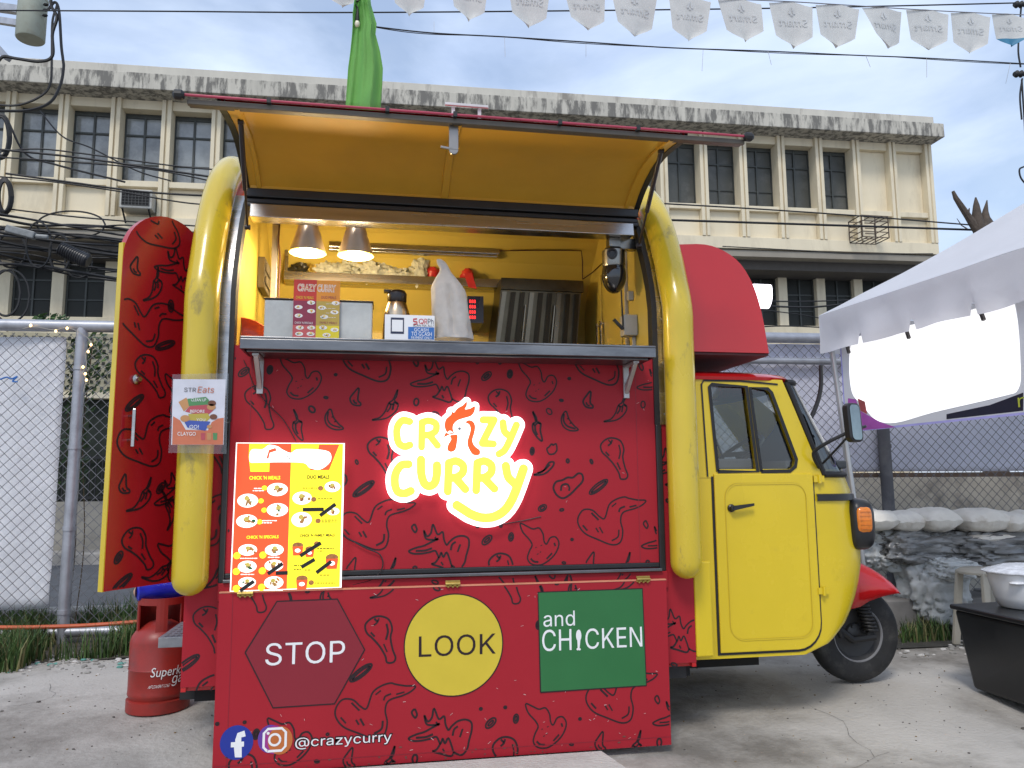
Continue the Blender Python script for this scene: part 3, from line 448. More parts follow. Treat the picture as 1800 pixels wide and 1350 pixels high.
b.box(-10.5, .6, 13.875, 13.905, 1.68, 1.72); b.box(-10.5, .6, 13.875, 13.905, 1.02, 1.06); b.build('railing', BLK, bw)

def leaf_cloud(mb, boxes, n, size, seed=1, m=0):
    rnd = random.Random(seed)
    for _ in range(n):
        bx = rnd.choice(boxes); c = Vector((rnd.uniform(bx[0], bx[1]), rnd.uniform(bx[2], bx[3]), rnd.uniform(bx[4], bx[5])))
        s = size*rnd.uniform(.6, 1.4); d = Vector((rnd.gauss(0, 1), rnd.gauss(0, 1), rnd.gauss(0, .8))).normalized(); u = d.orthogonal().normalized(); w = d.cross(u)
        mb.add([c-u*s, c+w*s*.45, c+u*s, c-w*s*.45], [(0, 1, 2, 3)], m if rnd.random() < .6 else m+1)
LEAF = [mk('dark_leaf', (.035, .075, .02), .6, var=.3), mk('mid_leaf', (.07, .13, .03), .6, var=.3)]
iv = MB()
q0, q1 = P(60, 575, 6.6), P(118, 548, 6.6); q2, q3 = P(122, 760, 6.6), P(150, 600, 6.6); q4, q5 = P(152, 690, 6.7), P(205, 590, 6.7)
leaf_cloud(iv, [(q0.x, q1.x, 6.5, 6.7, q0.z, q1.z-.03)], 140, .028, 3)
leaf_cloud(iv, [(q2.x-.03, q2.x+.11, 6.5, 6.8, q2.z-.4, q3.z)], 420, .03, 4)
leaf_cloud(iv, [(q4.x, q4.x+.16, 6.55, 6.8, q4.z, q5.z)], 120, .03, 5)
for x in (q2.x, q2.x+.06, q4.x+.05): iv.tube(catmull([(x, 6.6, .08), (x+.03, 6.62, .8), (x-.02, 6.6, 1.6), (x+.01, 6.6, 2.4)]), .004, 5, 2)
tag(iv.build('climbing_vine', LEAF+[mk('vine_stem', (.10, .07, .04), .9)]), 'leafy green climber growing up behind the left part of the chain-link fence', 'vine')

# ------------------------------------------------------------------ chain-link fence with posts and rails
FX0, FX1, FT = -6.0, 8.5, 2.44
fpt = lambda x, z: Vector((x, fence_y(x), z))
fen = empty('chain_link_fence', fpt(1.2, .08), 'tall galvanised chain-link fence running behind the food truck', 'fence')
for i, x in enumerate([-4.75, P(131, 800, 6.3).x, .1, 2.3, P(1552, 800, 6.0).x, 6.9]):
    q = MB(); q.tube([fpt(x, .05), fpt(x, FT)], .042 if i != 4 else .05, 12)
    for z in (.3, .9, 1.5, 2.1): q.tube([fpt(x, z)+Vector((0, -.002, 0)), fpt(x, z+.03)+Vector((0, -.002, 0))], .047 if i != 4 else .055, 12)
    q.build('post', GALV if i != 4 else mk('old_dark_post', (.11, .11, .12), .8, stain=(.3, .29, .28), stain_amt=.4), fen, smooth=True)
for z, r in ((FT, .045), (.17, .035)):
    q = MB(); q.tube([fpt(FX0, z), fpt(FX1, z)], r, 12); q.build('rail', GALV, fen, smooth=True)
q = MB(); q.tube([fpt(2.3, FT-.2), fpt(FX1, FT-.2)], .03, 10); q.build('middle_rail', GALV, fen, smooth=True)
q = MB(); q.bar(fpt(3.2, 1.27)+Vector((0, .06, 0)), fpt(FX1, 1.27)+Vector((0, .06, 0)), .03, .04); q.build('timber_batten', mk('brown_batten', (.16, .11, .08), .9), fen)
q = MB(); PT = .082; hgt = FT-.06-.15
n = int((FX1-FX0+hgt)/PT)
for i in range(n):
    for sgn in (1, -1):
        x = FX0+i*PT-(hgt if sgn > 0 else 0); z0, z1 = .15, .15+hgt; xa, xb = x, x+sgn*hgt
        if sgn < 0: xa += 0; xb = x-hgt
        lo, hi = min(xa, xb), max(xa, xb)
        if hi < FX0 or lo > FX1: continue
        pts = []
        for t in (0, .5, 1):
            xx = xa+(xb-xa)*t; pts.append((xx, z0+(z1-z0)*t))
        if min(p[0] for p in pts) < FX0 or max(p[0] for p in pts) > FX1:
            cl = []
            for t in np.linspace(0, 1, 60):
                xx = xa+(xb-xa)*t
                if FX0 <= xx <= FX1: cl.append((xx, z0+(z1-z0)*t))
            if len(cl) < 2: continue
            pts = [cl[0], cl[-1]]
        else: pts = [pts[0], pts[-1]]
        o = Vector((0, .003*sgn, 0)); q.bar(fpt(*pts[0])+o, fpt(*pts[1])+o, .0037)
q.build('wire_mesh', WIRE, fen)

def draped(name, x0, x1, z0, z1, off, mat, label, cat, nx=40, nz=24, amp=.035, seed=0, bot=0.):
    rows = []
    for j in range(nz+1):
        row = []
        for i in range(nx+1):
            u, v = i/nx, j/nz; x = x0+(x1-x0)*u; z = z0+(z1-z0)*v
            x += .03*noise.noise((v*3, seed, 1))*(1 if i in (0, nx) else .4)
            z += bot*(1-v)*noise.noise((u*4, seed, 2))
            d = amp*noise.noise((x*1.6, z*.5, seed))+amp*.5*noise.noise((x*5, z*1.2, seed+3))+amp*.25*noise.noise((x*9+z*4, z*7, seed+5))
            row.append((x, fence_y(x)+off+d, z))
        rows.append(row)
    m = MB(); m.grid(rows); return tag(m.build(name, mat, smooth=True, ang=80, solid=.002), label, cat)
TARPW = cloth('white_tarpaulin', (.84, .85, .88), transl=.12); TARPB = cloth('shade_tinted_tarpaulin', (.72, .73, .84), transl=.12)  # second tarpaulin is white too; bluish shade is put into its colour
draped('tarpaulin', -4.6, P(120, 600, 6.37).x-.005, .34, 2.36, .05, TARPW, 'plain white tarpaulin tied behind the left end of the chain-link fence', 'tarpaulin', seed=2, bot=.1)
draped('tarpaulin', 2.6, 8.3, 1.30, 2.40, .06, TARPB, 'long white tarpaulin, lilac shade painted in, tied behind the fence beside the truck cab', 'tarpaulin', nx=70, seed=9, bot=.02)
tw = MB(); tw.tube(catmull([P(x, y, 6.28) for x, y in [(0, 667), (12, 663), (20, 666), (30, 662), (22, 670), (31, 671)]]), .006, 5)
tag(tw.build('blue_twine', mk('blue_twine', (.03, .14, .42), .7)), 'short piece of blue twine tied to the left fence mesh', 'twine')
b = MB(); b.box(2.4, 12, 7.0, 7.2, .0, 1.26); tag(b.build('concrete_wall', mk('blotchy_concrete', (.42, .39, .33), .9, var=.2, scale=2, bump=.2, stain=(.13, .12, .11), stain_amt=.8, stain_scale=1.2, stain_lo=.5, stain_hi=.62), bevel=.01), 'stained bare concrete wall behind the right part of the fence', 'wall')
# orange hose along the fence
b = MB(); b.tube(catmull([P(x, y, 6.05) for x, y in [(-400, 1112), (-60, 1101), (0, 1103), (80, 1102), (160, 1099), (240, 1093), (330, 1085), (420, 1080)]]), .014, 8)
tag(b.build('hose', mk('orange_hose', (.55, .10, .03), .5), smooth=True), 'orange hose strung low along the left fence', 'hose')
# fairy lights on the left post
fl = empty('fairy_light_string', P(150, 640, 6.25), 'string of tiny warm fairy lights wound round the left fence post', 'fairy lights')
b = MB(); b.tube(catmull([P(x, y, 6.24) for x, y in [(40, 578), (60, 574), (95, 580), (120, 576), (152, 592), (160, 606), (150, 622), (152, 640), (146, 655), (151, 668), (146, 690)]]), .003, 4); b.build('cable', mk('clear_cable', (.35, .33, .28), .4), fl)
FLM = emi('warm_fairy_glow', (1., .62, .25), 4)
for x, y in [(54, 572), (98, 582), (118, 577), (160, 606), (155, 618), (146, 645), (150, 657), (152, 668)]:
    b = MB(); b.lathe([(.001, -.012), (.008, -.006), (.010, .0), (.006, .008), (.001, .012)], P(x, y, 6.23), n=8); b.build('bulb', FLM, fl, smooth=True)

# ------------------------------------------------------------------ printed food pattern (drawn once, repeated like wallpaper)
PF = planeY(3.575)
def cpx(x, y): return PF.px(640+x/3.2148, 620+y/3.2148)
_A = cpx(875, 50)
MOT = [  # (closed, points) in a close-up's own grid
 (1, [(425,115),(390,130),(345,150),(300,160),(262,176),(285,190),(330,192),(375,186),(408,180),(428,215),(440,190),(452,215),(470,190),(488,232),(500,262),(540,278),(568,250),(578,210),(592,160),(590,122),(560,105),(520,110),(488,132),(470,150),(455,120),(448,80),(420,92),(395,38),(384,82),(362,100),(345,68),(356,112),(395,120)]),
 (0, [(428,215),(408,242),(388,250),(430,264),(482,280),(500,262)]), (0, [(520,135),(500,150),(492,180)]), (0, [(545,150),(530,190)]), (0, [(300,176),(350,176),(390,165)]), (0, [(405,105),(420,125)]), (0, [(440,240),(450,258)]),
 (1, [(875,50),(888,95),(925,138),(940,168),(925,200),(915,240),(938,270),(985,276),(1030,255),(1070,215),(1088,165),(1070,130),(1040,133),(1020,165),(1006,150),(1000,110),(978,78),(945,82),(910,65)]),
 (0, [(932,240),(950,256),(975,260)]), (0, [(1020,245),(1050,215)]), (0, [(960,180),(962,184)]), (0, [(985,205),(987,209)]), (0, [(970,215),(972,219)]), (0, [(990,170),(992,174)]), (0, [(1062,160),(1068,178)]),
 #(1, [(1192,60),(1205,100),(1250,140),(1320,175),(1390,192),(1430,175),(1442,120),(1440,40),(1420,-30),(1370,-70),(1290,-75),(1230,-40),(1200,0)]),
 #(0, [(1290,60),(1310,95)]), (0, [(1310,60),(1330,95)]), (0, [(1330,60),(1348,92)]), (0, [(1400,165),(1420,140),(1424,90)]), (0, [(1250,115),(1290,140)]), (0, [(1240,0),(1265,-35),(1300,-50)]),
 (1, [(1345,560),(1338,520),(1370,488),(1410,482),(1450,500),(1468,545),(1462,590),(1475,650),(1490,690),(1480,712),(1450,712),(1440,680),(1410,630),(1375,590)]), (0, [(1378,525),(1395,512),(1402,492)]), (0, [(1440,520),(1448,560),(1440,600)]), (0, [(1365,560),(1385,582)]), (0, [(1430,620),(1448,660)]), (0, [(1395,508),(1380,492)]),
 (1, [(710,285),(703,245),(735,213),(775,207),(815,225),(833,270),(827,315),(840,375),(855,415),(845,437),(815,437),(805,405),(775,355),(740,315)]), (0, [(743,250),(760,237),(767,217)]), (0, [(805,245),(813,285),(805,325)]), (0, [(730,285),(750,307)]), (0, [(760,233),(745,217)]),
 (1, [(190,208),(184,245),(172,270),(192,290),(186,320),(160,350),(120,372),(60,381),(48,378),(90,365),(120,330),(140,285),(162,268),(176,240)]), (0, [(150,290),(148,310),(130,335)]), (0, [(168,290),(160,325)]), (0, [(140,285),(160,292),(172,282),(190,290)]),
 (1, [(952,332),(972,365),(978,388),(998,402),(996,440),(1007,497),(982,482),(955,440),(954,402),(970,388)]), (0, [(966,410),(968,440),(980,465)]), (0, [(954,402),(968,408),(980,398),(998,402)]),
 (1, [(1281,218),(1255,245),(1238,275),(1253,305),(1288,312),(1293,300),(1278,280)]), (0, [(1255,280),(1262,295),(1275,300)]),
 (1, [(1140,330),(1115,370),(1125,415),(1165,440),(1210,436),(1185,410),(1158,375)]), (0, [(1130,345),(1128,385),(1150,415),(1195,430)]), (0, [(1150,370),(1152,376)]), (0, [(1165,395),(1168,401)]),
 (1, [(1060,515),(1068,522),(1085,515),(1090,545),(1084,560),(1070,572),(1045,572),(1033,545),(1045,532)]),
 (1, [(958,690),(1010,670),(1045,622),(1073,620),(1060,650),(1015,686)]), (0, [(980,680),(1020,662),(1050,632)]),
 (1, [(1120,720),(1085,730),(1070,765),(1090,805),(1125,822),(1165,800),(1200,765),(1235,725),(1233,690),(1210,682),(1180,705),(1150,705)]), (0, [(1112,780),(1118,750),(1145,742),(1160,760),(1158,780)]),
 (1, [(1592,835),(1545,832),(1495,822),(1470,815),(1425,828),(1385,860),(1360,935),(1330,925),(1290,890),(1240,888),(1210,930),(1213,975),(1250,1022),(1320,1055),(1400,1085),(1448,1070),(1462,1010),(1450,950),(1465,902),(1530,880),(1572,860)]),
 (0, [(1285,905),(1325,945)]), (0, [(1310,990),(1325,1015)]), (0, [(1330,985),(1350,1020)]), (0, [(1440,900),(1448,880),(1475,868)]), (0, [(1440,1000),(1435,1040),(1400,1062)]), (0, [(1500,872),(1540,862)]), (0, [(1235,975),(1262,1005)]), (0, [(1400,870),(1425,850)]),
 (1, [(285,970),(270,985),(278,1005),(290,1015),(298,1000),(294,985)]),
]
def _ring(cx, cy, a, b, deg):
    r = math.radians(deg); return (1, [(cx+a*math.cos(t)*math.cos(r)-b*math.sin(t)*math.sin(r), cy+a*math.cos(t)*math.sin(r)+b*math.sin(t)*math.cos(r)) for t in [k*math.pi/4 for k in range(8)]])
MOT += [_ring(1325, 758, 64, 19, -38), _ring(1326, 758, 52, 8, -38), _ring(692, 132, 32, 17, -40), _ring(692, 132, 18, 6, -40), _ring(824, 120, 13, 22, 8), _ring(824, 120, 5, 12, 8), _ring(1046, 332, 13, 19, -38), _ring(950, 556, 11, 21, 4), _ring(950, 556, 4, 11, 4),
        _ring(1008, 877, 25, 16, -30), _ring(1008, 877, 14, 7, -30), _ring(295, 279, 13, 20, 5), _ring(1115, 269, 10, 5, 10), _ring(1160, 146, 6, 5, 0), _ring(1151, 611, 7, 10, 0), _ring(1285, 615, 6, 12, -20), _ring(1117, 888, 11, 6, -10), _ring(640, 58, 6, 5, 0), _ring(768, 60, 6, 5, 0), _ring(405, 345, 18, 9, 20)]
MOTUV = []; MOTC = {'curl': (875, 50, range(7, 15)), 'drum': (1410, 482, None), 'chili': (120, 208, None), 'clove': (1265, 218, None), 'ring': (1325, 758, None), 'wing': (1400, 822, None), 'fire': (430, 38, None), 'oval': (692, 132, None)}
for cl, pts in MOT:
    q = catmull([(x, y, 0) for x, y in pts], 5, bool(cl))
    MOTUV.append((cl, [(cpx(a.x, a.y)[0]-_A[0], cpx(a.x, a.y)[1]-_A[1]) for a in q]))
_B = cpx(875, 965); _C = PF.px(493, 624.7)
TV = abs(_B[1]-_A[1]); TU = abs(_C[0]-_A[0])
def pattern(fl, mb, h, m, u0, u1, v0, v1, anchor, clip=None, w=.0078, sc=1.0):
    cl_ = clip or (lambda u, v: u0 < u < u1 and v0 < v < v1)
    rnd = random.Random(3)
    for i in range(-6, 7):
        for j in range(-5, 6):
            ou, ov = anchor[0]+i*TU*sc, anchor[1]+j*TV*sc
            if ou > u1+1.3 or ou < u0-1.3 or ov > v1+1.2 or ov < v0-1.2: continue
            for c, pts in MOTUV:
                fl.stroke(mb, [(ou+a*sc, ov+b*sc) for a, b in pts], w*rnd.uniform(.8, 1.2), h, m, clip=cl_, closed=bool(c))

# ------------------------------------------------------------------ FOOD TRUCK
truck = empty('food_truck', (.34, 4.25, .075), 'red and yellow three-wheeled food truck with its side hatch open above a lit sign', 'food truck')
XI0, XI1 = -.644, 1.331                 # serving opening
XB0, XB1 = -.80, 1.495                  # box ends
PROF = [(3.58, .36), (3.58, 1.5), (3.58, 2.08), (3.605, 2.2), (3.65, 2.32), (3.73, 2.48), (3.84, 2.63), (3.98, 2.75), (4.12, 2.82), (4.25, 2.845)]
PROF = PROF+[(8.5-y, z) for y, z in PROF[-2::-1]]
def prof_strip(mb, x0, x1, prof, th, m=0):      # a band of the arched box between two stations, thickness inwards
    c = Vector((4.25, 1.6)); a = []; b = []
    pts = [Vector(p) for p in prof]
    for i, p in enumerate(pts):
        t = (pts[min(i+1, len(pts)-1)]-pts[max(0, i-1)]).normalized(); nn = Vector((t.y, -t.x))*(-1)
        if nn.dot(c-p) < 0: nn = -nn
        a.append(p); b.append(p+nn*th)
    n = len(a); vs = []
    for x in (x0, x1):
        vs += [(x, p.x, p.y) for p in a]+[(x, p.x, p.y) for p in b]
    fs = []; o = 2*n
    for i in range(n-1):
        fs += [(i, i+1, o+i+1, o+i), (n+i, o+n+i, o+n+i+1, n+i+1), (i, n+i, n+i+1, i+1), (o+i, o+i+1, o+n+i+1, o+n+i)]
    fs += [(0, o, o+n, n), (n-1, 2*n-1, o+2*n-1, o+n-1)]
    mb.add(vs, fs, m)
# outer shell: ends, back half, roof over the opening
b = MB()
b.prism([(XB0, y, z) for y, z in PROF], (.02, 0, 0)); b.prism([(XB1-.02, y, z) for y, z in PROF], (.02, 0, 0))
back = [p for p in PROF if p[0] >= 3.83]
prof_strip(b, XB0+.02, XB1-.02, back, .015)
b.box(XB0+.02, XB1-.02, 3.60, 4.90, .36, .40)
b.build('box_shell', REDP, truck, smooth=True)
# side strips with print, beside the opening and below it
F58 = planeY(3.577); anc = _A
b = MB(); near = [p for p in PROF if p[0] < 3.9 and p[1] < 2.7][:7]
xs_r = F58.px(1222, 1100)[0]
prof_strip(b, XI1+.022, XB1-.02, [(3.577, .8405)]+[(p[0]-.003, p[1]) for p in near if p[1] > 1], .012)
prof_strip(b, XB0+.02, XI0-.022, [(3.58, .84)]+[p for p in near if p[1] > 1], .012)
b.box(XI1-.1, xs_r, 3.577, 3.60, .38, .84); b.box(XB0-.001, XI0+.1, 3.577, 3.60, .38, .84); b.box(XI0+.1, XI1-.1, 3.585, 3.60, .40, .775)
def anchor_for(fl, c, x, y): o = cpx(*c); p = fl.px(x, y); return p[0]-o[0]+_A[0], p[1]-o[1]+_A[1]
pattern(F58, b, .0008, 1, XI1+.02, xs_r, .36, 1.5, anchor_for(F58, (440, 170), 1193, 1112)); pattern(F58, b, .0008, 1, XB0, XI0-.02, .36, 1.5, anchor_for(F58, (1410, 590), 366, 1105))
b.build('side_panel', [RED, INK], truck)
b = MB(); b.box(xs_r+.001, F58.px(1262, 1100)[0]-.028, 3.57, 3.75, F58.px(1235, 1155)[1], .845); b.build('corner_panel', YEL, truck, bevel=.008)
# red rail with print above the flap
b = MB(); zr0, zr1 = P(640, 1037, 3.57).z, P(640, 1018, 3.57).z
b.box(XI0-.02, XI1+.03, 3.560, 3.585, .73, zr1); pattern(planeY(3.560), b, .0008, 1, XI0, XI1, .74, zr1-.003, anc)
b.build('hinge_rail', [RED, INK], truck, bevel=.003)
b = MB(); b.box(XI0, XI1, 3.545, 3.60, zr1+.001, zr1+.016); b.build('sill', STEELW, truck, bevel=.003)
# counter front with print
zp0 = zr1+.04; zp1 = 1.845
b = MB(); b.box(XI0, XI1, 3.576, 3.60, zp0, zp1); pattern(planeY(3.576), b, .0008, 1, XI0+.01, XI1-.01, zp0, zp1, anc)
for x in (XI0+.085, XI1-.10): planeY(3.576).rect(b, x, x+.0025, zp0, zp1, .0012, 2)
rs_ = random.Random(11)
for k in range(26): planeY(3.576).stroke(b, [(u_ := rs_.uniform(XI0, XI1), v_ := rs_.uniform(zp0, zp1-.1)), (u_+rs_.uniform(-.012, .012), v_+rs_.uniform(-.012, .012))], .0012, .0014, 3)
front = b.build('counter_front', [RED, INK, REDD, mk('scratch_pale', (.60, .38, .36), .6)], truck)
b = MB(); b.box(XI0, XI1, 3.572, 3.60, zr1+.017, zp0-.001); b.box(XI0-.022, XI0+.004, 3.562, 3.60, zr1, 1.50); b.box(XI1-.006, XI1+.024, 3.562, 3.60, zr1, 1.50)
b.build('black_trim', BLKP, truck, bevel=.004)
# rubber and stainless jambs that follow the arch
upper = [(3.575, 1.50), (3.575, 2.08), (3.60, 2.2), (3.645, 2.32), (3.725, 2.48), (3.80, 2.585), (3.86, 2.645)]
b = MB()
for x0, x1 in ((XI1-.008, XI1+.018), (XI0-.016, XI0+.006)):
    b = MB(); prof_strip(b, x0, x1, [(y-.010, z) for y, z in upper], .06); b.build('rubber_seal', BLK, truck, smooth=True)
for x0, x1 in ((XI1+.019, XI1+.072), (XI0-.062, XI0-.017)):
    b = MB(); prof_strip(b, x0, x1, [(y-.006, z) for y, z in upper], .02); x = (x0+x1)/2
    for z in (1.55, 1.8, 2.02): b.lathe([(.006, 0), (.005, .004)], (x, 3.569, z), (0, -1, 0), n=8)
    b.build('stainless_jamb', STEEL, truck, smooth=True)
# yellow bun-shaped bumpers
for x, zb in ((-.765, .765), (1.430, .775)):
    r = .073; path = [Vector((x, 3.50, zb+r))]+[Vector((x, 3.50, z)) for z in (1.0, 1.3, 1.6, 1.9, 2.06)]
    for i in range(len(PROF)):
        y, z = PROF[i]
        if z < 2.15: continue
        c = Vector((4.25, 1.9)); d = (Vector((y, z))-c).normalized(); path.append(Vector((x, y+d.x*.055, z+d.y*.055)))
    path += [Vector((x, 5.0, 2.0)), Vector((x, 5.0, 1.0))]
    path = [Vector(p) for p in catmull(path, 4)]
    pts = []; rs = []
    for k in range(7):
        a = math.pi/2*k/6; pts.append(path[0]-Vector((0, 0, r*math.cos(a)))); rs.append(max(.004, r*math.sin(a)))
    q = MB(); q.tube(pts+path[1:], rs+[r]*(len(path)-1), 22)
    q.build('bumper', YELBUN, truck, smooth=True, ang=70)
# ---- fold-down flap with the three signs
FY = 3.50; FF = planeY(FY)
c4 = [FF.px(*q) for q in [(372, 1362), (1184, 1307.5), (1167, 1018.5), (386, 1045)]]
fu0, fu1 = c4[3][0]-.002, (c4[1][0]+c4[2][0])/2; fv0, fv1 = .045, (c4[2][1]+c4[3][1])/2
b = MB(); b.box(fu0, fu1, FY, FY+.022, fv0, fv1); aF = FF.px(924, 1237)
pattern(FF, b, .0008, 1, fu0, fu1, fv0, fv1, aF)
b.box(fu0, fu1, FY-.002, FY+.020, fv1+.0005, fv1+.006, 2)
for k in range(70): FF.stroke(b, [(u_ := rs_.uniform(fu0+.02, fu1-.02), v_ := fv0+.01+(fv1-fv0-.02)*rs_.random()**1.3), (u_+rs_.uniform(-.014, .014), v_+rs_.uniform(-.010, .010))], rs_.choice([.0012, .0016, .0022]), .0014, 3)
FF.rect(b, fu0, fu1, fv0+.034, fv0+.0365, .0012, 4); FF.rect(b, fu0+.055, fu0+.057, fv0, fv1, .0012, 4)
for k in range(46): FF.ell(b, rs_.uniform(fu0, fu1), fv0+abs(rs_.gauss(0, .03)), rs_.uniform(.002, .008), rs_.uniform(.001, .004), .0016, 5, 9)
flap = b.build('fold_down_flap', [RED, INK, mk('pale_orange_edge', (.62, .24, .14), .5), mk('scratch_pale', (.60, .38, .36), .6), REDD, mk('mud_splash', (.16, .05, .04), .8)], truck)
def outline(fl, mb, pts, h, m, w): fl.stroke(mb, pts, w, h, m, closed=True)
b = MB(); hx = [FF.px(*q) for q in [(431, 1147), (487, 1057), (593, 1053), (641, 1142), (588, 1237), (480, 1244)]]
FF.poly(b, hx[::-1], .0016, 0); outline(FF, b, hx, .0020, 1, .006)
a, c = FF.px(466, 1170), FF.px(607, 1125); FF.text(b, 'STOP', a[0], c[0], (a[1]+FF.px(607, 1164)[1])/2, (FF.px(466, 1131)[1]+c[1])/2, .0026, 2)
b.build('stop_sign', [REDD, INK, WHITE], flap)
b = MB(); cc = FF.px(798, 1133); rr = (FF.px(884, 1133)[0]-FF.px(711, 1136)[0])/2
FF.ell(b, cc[0], cc[1], rr, rr, .0016, 0, 64); outline(FF, b, [(cc[0]+rr*math.cos(t*math.pi/32), cc[1]+rr*math.sin(t*math.pi/32)) for t in range(64)], .0020, 1, .005)
a, c = FF.px(736, 1154), FF.px(871, 1112); FF.text(b, 'LOOK', a[0], c[0], (a[1]+FF.px(871, 1150)[1])/2, (FF.px(736, 1119)[1]+c[1])/2, .0026, 1)
b.build('look_sign', [YPRINT, INK], flap)
b = MB(); g0, g1 = FF.px(950.7, 1217), FF.px(1129, 1034)
gq = [FF.px(950, 1217), FF.px(1136, 1205), FF.px(1129, 1034.5), FF.px(945.5, 1041)]
FF.poly(b, gq, .0016, 0); outline(FF, b, gq, .0020, 1, .006)
def tx(s, x0, y0, x1, y1, m=2): # baseline-left pixel and top-right pixel
    p, q = FF.px(x0, y0), FF.px(x1, y1); FF.text(b, s, p[0], q[0], p[1], q[1], .0026, m)
tx('and', 955, 1102, 1010, 1073); tx('CH', 953, 1145, 1004, 1105); tx('CKEN', 1029, 1141, 1128, 1101)
for (u, v, sx, sy) in [(*FF.px(1017, 1117), .0125, .026)]: FF.ell(b, u, v, sx, sy, .0026, 2, 20)
FF.poly(b, [FF.px(1014.5, 1124), FF.px(1015.2, 1140), FF.px(1018.5, 1140), FF.px(1020, 1124)], .0028, 2)
FF.ell(b, *FF.px(1015.2, 1141), .0055, .005, .0029, 2, 12); FF.ell(b, *FF.px(1018.6, 1141), .0055, .005, .0030, 2, 12)
b.build('chicken_sign', [GREEN, INK, WHITE], flap)
# social marks and handle
b = MB(); u, v = FF.px(416, 1305); FF.ell(b, u, v, .066, .068, .0016, 0, 40)
FF.poly(b, [FF.px(413, 1331), FF.px(425, 1331), FF.px(425, 1309), FF.px(411, 1309)][::1], .0022, 1)
FF.stroke(b, [FF.px(*q) for q in [(419, 1329), (419, 1300), (421, 1292), (431, 1289)]], .024, .0024, 1); FF.stroke(b, [FF.px(*q) for q in [(406, 1309), (429, 1307.5)]], .020, .0027, 1)
b.build('round_blue_mark', [BLUE, WHITE], flap)
b = MB(); u, v = FF.px(483, 1300)
for k, (mcol) in enumerate([3, 0, 4]): FF.ell(b, u+(-.018, 0, .022)[k], v+(.004, .0, -.004)[k], .050, .056, .0012+.0004*k, mcol, 32)
s = .044; rc = [(u+x, v+y) for x, y in [(-s+.016, -s), (s-.016, -s), (s, -s+.016), (s, s-.016), (s-.016, s), (-s+.016, s), (-s, s-.016), (-s, -s+.016)]]
FF.stroke(b, rc, .010, .0026, 1, closed=True)
FF.stroke(b, [(u+.022*math.cos(t*math.pi/12), v+.022*math.sin(t*math.pi/12)) for t in range(24)], .009, .0026, 1, closed=True); FF.ell(b, u-.027, v+.027, .006, .006, .0028, 1, 12)
b.build('camera_mark', [PURPLE, WHITE, WHITE, mk('violet_print', (.12, .04, .30), .4), mk('warm_orange_print', (.5, .14, .03), .4)], flap)
b = MB(); p, q = FF.px(517, 1318), FF.px(690, 1285)
FF.text(b, '@crazycurry', p[0]-.002, q[0]+.002, p[1]-.004, q[1]+.002, .0016, 0, offset=.035); FF.text(b, '@crazycurry', p[0]+.004, q[0]-.004, p[1], q[1]-.004, .0024, 1)
b.build('handle_lettering', [INK, WHITE], flap)
BRASS = mk('brass', (.50, .36, .10), .35, .9, var=.2, scale=20)
for x, y in ((431, 1043), (796, 1026), (1131, 1018)):
    p = P(x, y, 3.49); b = MB()
    b.box(p.x-.032, p.x+.032, FY-.007, FY-.003, p.z-.012, p.z+.014); b.tube([(p.x-.032, FY-.010, p.z), (p.x+.032, FY-.010, p.z)], .007, 8)
    for k in (-1, 0, 1): b.lathe([(.006, 0), (.004, .005)], (p.x+k*.02, FY-.007, p.z-.013), (0, -1, 0), n=8)
    b.build('hinge', BRASS, truck)
